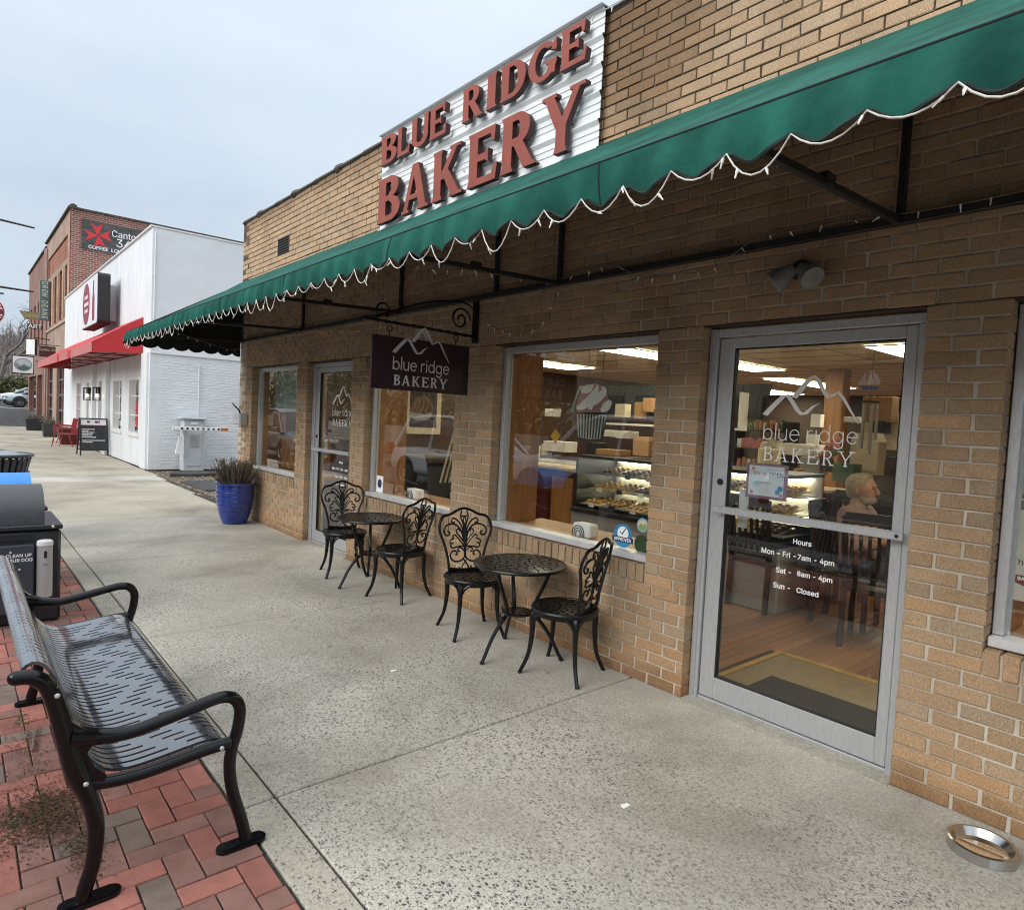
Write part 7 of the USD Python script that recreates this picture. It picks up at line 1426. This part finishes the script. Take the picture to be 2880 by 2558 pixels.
f = MB(); f.box(BX + .02, BX + .3, 41.81, 52, 7.0, 9.35); w2 = [(43.4, 44.3), (45.4, 46.3), (47.6, 48.6), (49.8, 50.8)]; e3 = [41.81] + [v_ for w_ in w2 for v_ in w_] + [52]
for i in range(0, len(e3), 2): f.box(BX + .02, BX + .3, e3[i], e3[i + 1], 4.6, 7.0)
f.box(BX + .02, BX + .3, 41.81, 52, 2.9, 4.6); [f.box(BX + .02, BX + .3, a, b, -.4, 2.9) for a, b in ((41.81, 42.6), (46.3, 47.0), (51.3, 52))]; f.box(BX + .3, 12, 51.7, 51.98, -.4, 9.3); f.build('front_wall', MF2, rb2)
MB().box(BX - .08, BX + .001, 41.82, 42.4, 0, 9.3).build('pilaster', MF2, rb2); MB().box(BX - .06, BX + .36, 41.85, 52.05, 9.35, 9.42).build('coping', M_coping, rb2)
for a, b in w2: fr = MB().box(BX + .16, BX + .22, a, b, 4.6, 7.0).build('window', M_storefront, rb2); MB().box(BX + .15, BX + .159, a + .08, b - .08, 4.7, 6.9).build('pane', M_glass_far, fr); MB().box(BX - .0, BX + .15, a - .03, b + .03, 4.55, 4.598).build('sill', M_coping, fr)
for a, b in ((42.6, 46.3), (47.0, 51.3)): fr = MB().box(BX + .16, BX + .22, a, b, -.3, 2.9).build('shopfront', M_storefront, rb2); MB().box(BX + .15, BX + .159, a + .1, b - .1, .5, 2.7).build('pane', M_glass_far, fr)
k = MB(); k.tube([(BX - .06, 41.3, .1), (BX - .06, 41.3, 9.2)], .05, 8); k.build('downspout', mat('pink_pipe', (.42, .27, .24), .6), rbk, smooth=True)
# painted coffee sign on the side wall
cs_ = thing('coffee_sign', 'weathered dark sign with a red cross and white lettering on the brick side', 'sign', (1.9, 33.06, 8.5)); UXp = (1, 0, 0)
MB().box(.88, 3.5, 33.055, 33.098, 7.92, 9.14, .004).build('board', mat('slate_sign', (.075, .07, .068), .8, var=.45, vs=2.5, stretch=(1, 1, 5)), cs_)
def maltese(r, wi, wo, notch):
    g = []
    for a in range(4): g.append(sa.rotate(sg.Polygon([(-wi, .04), (wi, .04), (wo, r), (0, r - notch), (-wo, r)]), a * 90, origin=(0, 0)))
    return unary_union(g)
M_cross = mat('cross_red', (.58, .035, .045), .6, var=.06)
mal = sa.rotate(maltese(.50, .03, .24, .14), 8, origin=(0, 0)); k = MB(); k.prism(mal, .01, (1.475, 33.054, 8.575), UXp, (0, 0, 1)); k.build('cross', M_cross, cs_)
k = MB(); text(k, 'Canto', .27, .008, (2.42, 33.054, 8.64), UXp, WV, False, sx=.9); k.build('lettering', M_vinyl, cs_); k = MB(); text(k, '34', .34, .008, (2.42, 33.054, 8.24), UXp, WV, False); k.build('lettering', M_vinyl, cs_)
k = MB(); slab_word(k, 'COFFEE'.replace('C', 'G').replace('O', 'D').replace('F', 'E') if 0 else 'E', .01, .01, .001, (1.0, 33.2, 8), UXp, WV) if 0 else text(k, 'COFFEE  LOUNGE', .135, .008, (1.93, 33.054, 7.985), UXp, WV, True, sx=1.02); k.build('lettering', M_vinyl, cs_)
# projecting signs
def sgn_lettered(label, name): return label
vs_ = thing('vertical_sign', 'tall green framed vertical sign projecting from the brick building', 'sign', (.26, 40, 6.4))
MB().box(.05, .47, 39.9, 40.1, 5.43, 7.38, .01).build('case', mat('sign_green', (.16, .24, .19), .6, var=.2, vs=4), vs_); MB().box(.085, .43, 39.89, 39.899, 5.47, 7.34).build('face', mat('sign_slate', (.13, .18, .17), .6, var=.3, vs=5), vs_)
for i, c in enumerate('DREW DEANE'):
    if c == ' ': continue
    k = MB(); text(k, c, .23, .006, (.15, 39.889, 7.24 - i * .185), (0, 0, -1), (1, 0, 0), True, sx=.72); k.build('letter', mat('letter_pale', (.62, .68, .64), .6, var=.2, vs=9) if i == 0 else UsdShade.Material.Get(stage, L + 'letter_pale'), vs_)
for z in (5.6, 7.1): MB().bar((.47, 40, z), (BX + .1, 40.0, z), .04).build('bracket', M_black, vs_)
gs_ = thing('gallery_sign', 'tan arrow shaped sign with yellow script beside the vertical sign', 'sign', (-.3, 40, 5.6)); k = MB(); k.prism(sg.Polygon([(-.73, 5.78), (.04, 5.79), (.04, 5.42), (-.52, 5.40)]), .08, (0, 40.04, 0), UXp, WV); k.build('board', mat('sign_tan', (.27, .22, .17), .7, var=.2), gs_); k = MB(); text(k, 'Gallery', .17, .008, (-.22, 39.955, 5.52), UXp, WV, True); k.build('lettering', mat('yellow_script', (.55, .45, .16), .6), gs_)
k = MB(); text(k, 'ART', .19, .03, (-.11, 39.95, 5.0), UXp, WV, True, sx=1.1); art = thing('art_sign', 'white letters spelling art below the tan arrow sign', 'sign', (-.11, 40, 5.1)); MB().box(-.42, .20, 39.955, 40.0, 4.96, 5.22).build('board', mat('sign_brown', (.10, .06, .05), .7), art); k.build('lettering', M_vinyl, art)
M_sback = mat('sign_backing', (.02, .02, .025), .5)
ls_ = thing('oval_logo_sign', 'square white hanging sign with an oval grey mountain picture', 'sign', (-.57, 40, 3.2)); MB().box(-1.01, -.13, 39.96, 40.04, 2.74, 3.64, .01).build('frame', M_sback, ls_); MB().box(-.965, -.165, 39.95, 39.959, 2.79, 3.585).build('face', M_vinyl, ls_)
M_g1, M_g2, M_g3 = mat('logo_grey', (.26, .29, .31), .6), mat('logo_pale', (.55, .60, .64), .6), mat('logo_green', (.10, .17, .12), .6)
el = lambda a, b: sa.scale(sg.Point(0, 0).buffer(1, 24), a, b); O_ = (-.565, 39.949, 3.19)
for g, m_, dd in ((el(.355, .31).difference(el(.315, .27)), M_g1, .002), (el(.31, .265), M_g2, .002), (el(.31, .265).intersection(sg.Polygon([(-.4, -.4), (.4, -.4), (.4, -.02), (.2, -.08), (.05, .06), (-.1, -.06), (-.25, .08), (-.4, -.02)])), M_g1, .004), (el(.31, .265).intersection(sg.Polygon([(-.4, -.4), (.4, -.4), (.3, -.14), (.02, -.02), (-.2, -.15), (-.4, -.2)])), M_g3, .006)): k = MB(); k.prism(g, dd, O_, UXp, WV); k.build('oval_print', m_, ls_)
us_ = thing('tilted_box_sign', 'white faced black box sign hanging above the oval picture sign', 'sign', (-.3, 40, 4.1)); k = MB(); R3 = rotz3(math.radians(-38)); k.obox((-.22, 40.1, 4.08), (.44, .16, .80), R3, .01); k.build('case', M_sback, us_); k = MB(); k.obox((-.22 + .088 * math.sin(math.radians(-38)), 40.1 - .088 * math.cos(math.radians(-38)), 4.08), (.40, .012, .74), R3); k.build('face', M_vinyl, us_)
MB().bar((-.12, 40.0, 4.56), (BX + .1, 40.0, 4.50), .045).build('bracket', M_black, us_); MB().bar((-.10, 40.0, 3.4), (BX + .1, 40.0, 3.36), .03).build('bracket', M_black, ls_)
sm_s = thing('small_coffee_sign', 'small dark red hanging sign with pale script under the bracket', 'sign', (.1, 36, 3.7)); MB().box(-.28, .34, 35.97, 36.03, 3.45, 3.92, .02).build('board', mat('sign_oxblood', (.075, .022, .022), .6, var=.2), sm_s); k = MB(); text(k, 'Canto 34', .11, .006, (.03, 35.969, 3.72), UXp, WV, True); k.build('lettering', mat('tan_script', (.48, .38, .30), .6), sm_s); MB().bar((-.3, 36, 3.98), (BX + .1, 36, 3.98), .03).build('bracket', M_black, sm_s)
# round maroon sign on its post, utility pole with two arms
rs_ = thing('round_sign', 'round maroon sign with white rim and lettering at the left edge', 'sign', (-2.58, 22, 3.8)); UXn = (1, 0, 0)
k = MB(); k.prism(sg.Point(0, 0).buffer(.425, 48), .06, (-2.575, 22.03, 3.785), UXn, WV); k.build('disc', M_vinyl, rs_); k = MB(); k.prism(sg.Point(0, 0).buffer(.385, 48), .006, (-2.575, 21.969, 3.785), UXn, WV); k.build('face', mat('sign_maroon_round', (.17, .018, .035), .5), rs_)
for i, c in enumerate('PARK SHOP'):
    if c == ' ': continue
    a = math.radians(62 - i * 15.5); d = np.array([math.cos(a), 0, math.sin(a)]); tdir = np.array([d[2], 0, -d[0]]); k = MB(); text(k, c, .085, .004, np.array([-2.575, 21.962, 3.785]) + d * .27, tdir, d, True); k.build('letter', M_vinyl, rs_)
MB().tube([(-3.05, 22.08, 0), (-3.05, 22.08, 4.4)], .045, 10).build('post', M_black, rs_, smooth=True); MB().bar((-3.05, 22.08, 4.28), (-2.2, 22.06, 4.28), .04).build('arm', M_black, rs_); MB().bar((-3.05, 22.08, 3.3), (-2.6, 22.06, 3.3), .04).build('arm', M_black, rs_)
up = thing('utility_pole', 'street pole with two dark horizontal arms reaching in at the left', 'pole', (-4.5, 25, 0)); MB().tube([(-4.5, 25, -.1), (-4.5, 25, 8.5)], [.16, .11], 12).build('post', M_coping, up, smooth=True)
for z, z2 in ((6.95, 6.73), (4.87, 4.815)): MB().tube([(-4.45, 25, z), (-1.33, 25, z2)], [.05, .026], 8).build('arm', M_dark, up, smooth=True)
# ------------------------------------------------------------------ distance: hedge, bare trees, wooded hill
M_hedge = mat('hedge_leaf', (.060, .085, .022), .75, var=.5, vs=1.2, alt=(.13, .13, .035)); M_bark = mat('bark', (.16, .135, .125), .9, var=.25, vs=3); M_wood_far = mat('winter_wood', (.15, .125, .105), .95, var=.3, vs=.35, alt=(.21, .17, .13))
r7 = np.random.default_rng(31)
def leaf_blob(k, c, rad, n, s):
    for i in range(n):
        d = r7.normal(0, 1, 3); d /= np.linalg.norm(d); p = np.asarray(c) + d * np.asarray(rad) * (.55 + .5 * r7.random()); u_ = r7.normal(0, 1, 3); u_ /= np.linalg.norm(u_); v_ = np.cross(u_, r7.normal(0, 1, 3)); v_ /= np.linalg.norm(v_); l = s * (.6 + .8 * r7.random()); k.add([p - u_ * l, p - v_ * l * .6, p + u_ * l, p + v_ * l * .6], [(0, 1, 2, 3)])
for i, x in enumerate((-4.6, -2.6, -.9, .8, 2.4, 4.2, 6.2)):
    h = 1.9 + .35 * r7.random(); y0 = 70 + r7.normal(0, .8); g0 = float(gz(70)); sh2 = thing('hedge_bush', ['rounded green bush beyond the far left kerb', 'wide green bush behind the parked cars at the far left', 'green bush standing behind the pale blue car', 'tall green bush behind the white car', 'green bush beside the far brick corner', 'green bush hidden beyond the far brick corner', 'last green bush of the far hedge'][i], 'bush', (x, y0, g0), group='bushes beyond the far parking place')
    k = MB(); leaf_blob(k, (x, y0, g0 + h * .5), (1.25, 1.0, h * .62), 900, .13); k.build('leaves', M_hedge, sh2, kind='stuff'); k = MB(); [k.tube([(x + r7.normal(0, .3), y0, g0), (x + r7.normal(0, .5), y0, g0 + h * .7)], .04, 5) for _ in range(4)]; k.build('stems', M_bark, sh2, kind='stuff')
def bare_tree(label, x, y, h, seed, lean=0.0, r0=.17, group='bare winter trees in the distance'):
    rr = np.random.default_rng(seed); t = thing('bare_tree', label, 'tree', (x, y, float(gz(y)) if y > 40 else 0), group=None); base = np.array([x, y, float(gz(y)) - .05 if y > 40 else -.1]); tk, cr_ = MB(), MB()
    def grow(p, d, l, r, lev):
        n = 5; pts = [p]
        for i in range(n): d = d + rr.normal(0, .10 + .04 * lev, 3); d[2] += .03; d /= np.linalg.norm(d); p = p + d * l / n; pts.append(p)
        (tk if lev < 1 else cr_).tube(pts, np.linspace(r, r * .62, n + 1), 6 if lev < 2 else 4)
        if lev >= 5: return
        for b in range(2 if lev < 1 else 3):
            a = rr.normal(0, 1, 3); a -= a @ d * d; a /= np.linalg.norm(a); grow(pts[-1 - (b % 3)], d * .78 + a * (.55 + .25 * rr.random()), l * (.66 + .16 * rr.random()), r * .58, lev + 1)
    grow(base, np.array([lean, 0, 1.0]), h * .30, r0, 0); tk.build('trunk', M_bark, t, smooth=True); cr_.build('crown', M_bark, t, smooth=True)
bare_tree('leaning bare tree with long dark limbs at the left edge', .2, 82, 15, 4, .22, .26); bare_tree('bare tree with fine twigs next to the far brick corner', 2.7, 92, 11, 9, .05, .2); bare_tree('slender bare tree behind the round maroon sign', 1.3, 105, 12, 12, -.1, .2)
hl = MB(); xs_ = np.linspace(-160, 220, 60); ysh = np.linspace(130, 330, 16); V = []
for y in ysh:
    for x in xs_: t = (y - 130) / 200; V.append((x, y, -1 + (19 * math.sin(min(t * 1.6, 1.0) * PI / 2)) * (.8 + .4 * float(meshkit.noise(np.array([x * .012, y * .01, 5.0])))) + 2 * float(meshkit.noise(np.array([x * .09, y * .09, 2.0])))))
hl.add(V, [(j * 60 + i, j * 60 + i + 1, (j + 1) * 60 + i + 1, (j + 1) * 60 + i) for j in range(15) for i in range(59)]); hl.build('hill', M_wood_far, kind='structure', smooth=True)
wd = MB()
for i in range(900):
    u_ = r7.random(); x, y = -25 + 70 * r7.random(), 132 + 70 * u_; t = (y - 130) / 200; z = 17 * math.sin(min(t * 1.6, 1.0) * PI / 2) - 1.5; h = 5 + 4 * r7.random(); p = np.array([x, y, z]); wd.tube([p, p + (r7.normal(0, .3), 0, h * .6), p + (r7.normal(0, .5), 0, h)], [.13, .09, .03], 4)
    for b in range(10): q = p + (0, 0, h * (.35 + .6 * r7.random())); d = r7.normal(0, 1, 3); d[2] = abs(d[2]) + .3; d /= np.linalg.norm(d); wd.tube([q, q + d * (1.0 + 1.2 * r7.random())], [.05, .015], 3)
wd.build('winter_woods', M_bark, kind='stuff', label='grey brown leafless woods covering the far hillside', cat='woods')
# ------------------------------------------------------------------ vehicles and the other side of the street
def loft(k, st, n=20, p=3.2):
    """st: (y, z0, z1, half width bottom, half width top) stations along a vehicle."""
    th = np.linspace(0, 2 * PI, n, endpoint=False); c, s = np.cos(th), np.sin(th); cx, cz = np.sign(c) * np.abs(c) ** (2 / p), np.sign(s) * np.abs(s) ** (2 / p); V = []
    for y, z0, z1, w0, w1 in st: u = (cz + 1) / 2; V.append(np.stack([cx * (w0 + (w1 - w0) * u), np.full(n, y), z0 + (z1 - z0) * u], 1))
    m = len(st); V = np.vstack(V); f = [(i * n + j, (i + 1) * n + j, (i + 1) * n + (j + 1) % n, i * n + (j + 1) % n) for i in range(m - 1) for j in range(n)]
    V = np.vstack([V, [[0, st[0][0], (st[0][1] + st[0][2]) / 2], [0, st[-1][0], (st[-1][1] + st[-1][2]) / 2]]])
    k.add(V, f); a = len(V) - 2
    k.f.append(np.array([(a, j, (j + 1) % n) for j in range(n)] + [(a + 1, (m - 1) * n + (j + 1) % n, (m - 1) * n + j) for j in range(n)]) + k.n - len(V))
M_tyre = mat('tyre', (.02, .02, .02), .8); M_rim = mat('alloy', (.40, .40, .41), .35, metal=.7); M_vglass = mat('car_glass', (.018, .022, .026), .06, spec=.8); M_tail = mat('tail_lamp', (.40, .015, .02), .25); M_head = mat('head_lamp', (.65, .67, .70), .15, coat=.6); M_trim = mat('car_trim', (.02, .02, .02), .6)
def wheel(t, x, y, r, w=.22):
    s = 1 if x > 0 else -1; M3 = np.array([[0, 0, s], [0, 1.0, 0], [1.0, 0, 0]])
    k = MB(); k.lathe([(r * .62, -w / 2), (r * .95, -w / 2), (r, -w * .35), (r, w * .35), (r * .95, w / 2), (r * .62, w / 2)], (x, y, r), 24, M3); wl_ = k.build('wheel', M_tyre, t, smooth=30, local=True)
    k = MB(); k.lathe([(0, w * .30), (r * .2, w * .36), (r * .55, w * .30), (r * .63, w * .47), (r * .63, -w * .3)], (x, y, r), 20, M3); k.build('rim', M_rim, wl_, smooth=30, local=True)
def vehicle(kind, label, cat, loc, rot, paint):
    t = thing(kind, label, cat, loc, rot, local=True); B = lambda k, n, m, sm=40: k.build(n, m, t, smooth=sm, local=True)
    if kind == 'pickup_truck':
        L_, r = 5.6, .40; body = [(-2.80, .52, 1.12, .90, .92), (-2.72, .46, 1.18, .96, .97), (-.9, .42, 1.20, .98, .99), (.9, .40, 1.20, .98, .98), (1.9, .42, 1.17, .97, .94), (2.55, .46, 1.06, .93, .86), (2.78, .52, .92, .82, .74)]
        cab = [(-.95, 1.12, 1.62, .90, .70), (-.82, 1.12, 1.88, .93, .74), (.55, 1.12, 1.90, .93, .75), (.95, 1.12, 1.80, .93, .74), (1.50, 1.10, 1.26, .92, .84)]; wy = (-1.75, 1.75)
        roof = [(-.86, 1.84, 1.90, .66, .62), (-.78, 1.80, 1.93, .72, .70), (.55, 1.82, 1.945, .73, .70), (.92, 1.78, 1.83, .72, .66)]
    else:
        hb = kind == 'parked_car'; L_, r = 4.6, .34; top = 1.48 if hb else 1.78; s_ = 1.0 if hb else 1.08
        body = [(-2.28, .45, .85, .78, .72), (-2.15, .34, 1.0, .88, .84), (-1.0, .26, .99 * s_, .92, .90), (.7, .26, .97 * s_, .92, .90), (1.3, .28, .95 * s_, .90, .86), (1.95, .30, .82 * s_, .85, .76), (2.24, .40, .68, .70, .62)]
        cab = [(-2.05, .92, 1.05, .80, .72), (-1.65, .92, top - .08, .84, .62), (-.9, .92, top, .86, .66), (.1, .92, top - .01, .86, .66), (.45, .92, top - .14, .86, .66), (1.25, .92, .99, .84, .78)]; wy = (-1.38, 1.40)
        roof = [(-1.62, top - .10, top - .04, .58, .52), (-.9, top - .05, top + .025, .66, .60), (.05, top - .05, top + .02, .66, .60), (.4, top - .17, top - .11, .62, .58)]
    k = MB(); loft(k, body, 28, 4.5); bd = B(k, 'body', paint); k = MB(); loft(k, cab, 24, 5.0); B(k, 'window', M_vglass); k = MB(); loft(k, roof, 20, 4.0); B(k, 'roof', paint)
    w_ = cab[1][3]
    for s in (-1, 1):
        for ya, za, yb_, zb_ in ((cab[-1][0] - .06, cab[-1][2] - .05, roof[-1][0], roof[-1][1] + .02), (cab[0][0] + .05, cab[0][2] * .98 if kind == 'pickup_truck' else 1.0, roof[0][0] + .05, roof[0][2]), ((roof[1][0] + roof[2][0]) / 2, cab[0][1], (roof[1][0] + roof[2][0]) / 2, roof[1][2] - .03)): B(MB().bar((s * (w_ + .005), ya, za), (s * (roof[1][3] + .012), yb_, zb_), .05, .09, c=.01), 'pillar', paint)
        for y in wy: k = MB(); k.lathe([(0, 0), (r * 1.16, 0), (r * 1.16, .02), (0, .02)], (s * (body[3][3] - .004), y, r + .03), 24, np.array([[0, 0, s], [0, 1.0, 0], [1.0, 0, 0]])); B(k, 'wheel_arch', M_trim); wheel(t, s * (body[3][3] - .06), y, r)
        B(MB().box(s * .50, s * .80, body[-1][0] - .16, body[-1][0] + .0, .66 if kind != 'pickup_truck' else .82, .80 if kind != 'pickup_truck' else .98, .03), 'headlight', M_head); B(MB().box(s * .78, s * .95, body[0][0] - .02, body[0][0] + .15, .76, 1.06, .02), 'taillight', M_tail)
        B(MB().box(s * .93, s * 1.10, cab[-1][0] - .35, cab[-1][0] - .22, 1.02, 1.16, .03), 'mirror', paint); B(MB().box(s * (body[3][3] + .002), s * (body[3][3] + .012), -.05, .13, .93, .96, .004), 'door_handle', M_trim)
    B(MB().box(-.86, .86, body[0][0] - .10, body[0][0] + .06, .40, .56, .03), 'bumper', M_trim if kind != 'pickup_truck' else M_rim); B(MB().box(-.84, .84, body[-1][0] - .12, body[-1][0] + .04, .36, .50, .03), 'bumper', M_trim); B(MB().box(-.46, .46, body[-1][0] - .06, body[-1][0] + .015, .56, .74, .02), 'grille', M_trim)
    if kind == 'pickup_truck': B(MB().box(-.80, .80, -2.825, -2.78, .66, 1.14, .01), 'tailgate', paint); B(MB().box(-.12, .12, -2.84, -2.826, .95, 1.06, .005), 'tailgate_handle', M_trim); B(MB().box(-.17, .17, -2.86, -2.84, .60, .70, .004), 'number_plate', M_vinyl); B(MB().box(-.82, .82, -2.6, -1.0, 1.196, 1.215, .004), 'bed_cover', M_trim)
    return t
P_white = mat('paint_white', (.72, .73, .74), .3, var=.02, coat=.8); P_grey = mat('paint_grey', (.10, .105, .115), .3, var=.04, metal=.3, coat=.8); P_pale = mat('paint_pale_blue', (.34, .42, .45), .3, var=.04, metal=.3, coat=.8)
vehicle('pickup_truck', 'white pickup truck parked at the kerb and mirrored in the shop windows', 'truck', (-6.0, 7.4, -.15), 0, P_white)
vehicle('parked_van', 'white tall car parked beyond the pickup and mirrored in the middle windows', 'car', (-6.0, 12.7, -.15), math.radians(180), P_white)
vehicle('parked_van', 'dark grey tall car parked up the street and mirrored in the far window', 'car', (-6.0, 23.5, -.15), math.radians(180), P_grey)
vehicle('parked_car', 'pale blue car parked nose out beyond the far brick corner', 'car', (1.73, 56.6, float(gz(56.6))), math.radians(90), P_pale)
vehicle('parked_car', 'white car parked behind the pale blue car at the far left', 'car', (1.6, 62.5, float(gz(62.5)) + .02), math.radians(90), P_white)
MB().box(-8, 6, 53.2, 55.0, float(gz(54)) - .06, float(gz(54.0)) + .012).build('far_kerb_strip', M_conc3, kind='structure')
op = thing('opposite_building', 'tan two storey building across the street, mirrored in the glass', 'building', (-20, 8, 0)); M_opp = mat('opposite_tan', (.42, .33, .23), .85, var=.1, vs=1.0)
k = MB(); k.box(-24, -18.0, -14, 21, 0, 6.6); k.build('wall', M_opp, op); MB().box(-24.2, -17.8, -14.2, 21.2, 6.6, 6.9).build('cornice', M_cream, op)
for i in range(12):
    y = -12.5 + i * 2.8; w = MB().box(-18.02, -17.95, y, y + 1.5, 3.9, 5.8).build('window', M_cream, op); MB().box(-17.949, -17.94, y + .12, y + 1.38, 4.02, 5.68).build('pane', M_vglass, w)
    w = MB().box(-18.02, -17.95, y - .3, y + 1.9, .5, 2.9).build('shop_window', M_dark, op); MB().box(-17.949, -17.94, y - .18, y + 1.78, .62, 2.78).build('pane', M_vglass, w)
MB().box(-17.6, -17.0, 22, 70, 0.0, 1.0).build('low_wall', M_conc3, label='low pale wall across the street beyond the tan building', cat='wall')
eh = thing('evergreen_hedge', 'tall dark evergreen hedge across the street beyond the tan building', 'hedge', (-18.5, 40, 0)); k = MB()
for y in np.arange(22.5, 62, 2.2): leaf_blob(k, (-19.0 + r7.normal(0, .3), y, 2.6), (1.5, 1.5, 2.7 + .6 * r7.random()), 420, .22)
k.build('leaves', M_hedge, eh, kind='stuff'); k = MB(); [k.tube([(-19, y, 0), (-19, y, 3)], .08, 6) for y in np.arange(22.5, 62, 2.2)]; k.build('stems', M_bark, eh, kind='stuff')
for i, (x, y) in enumerate(((-14.2, 27), (-14.4, 39))): bare_tree(['bare street tree across the road, nearer one', 'bare street tree across the road, farther one'][i], x, y, 9, 40 + i, .02, .16)
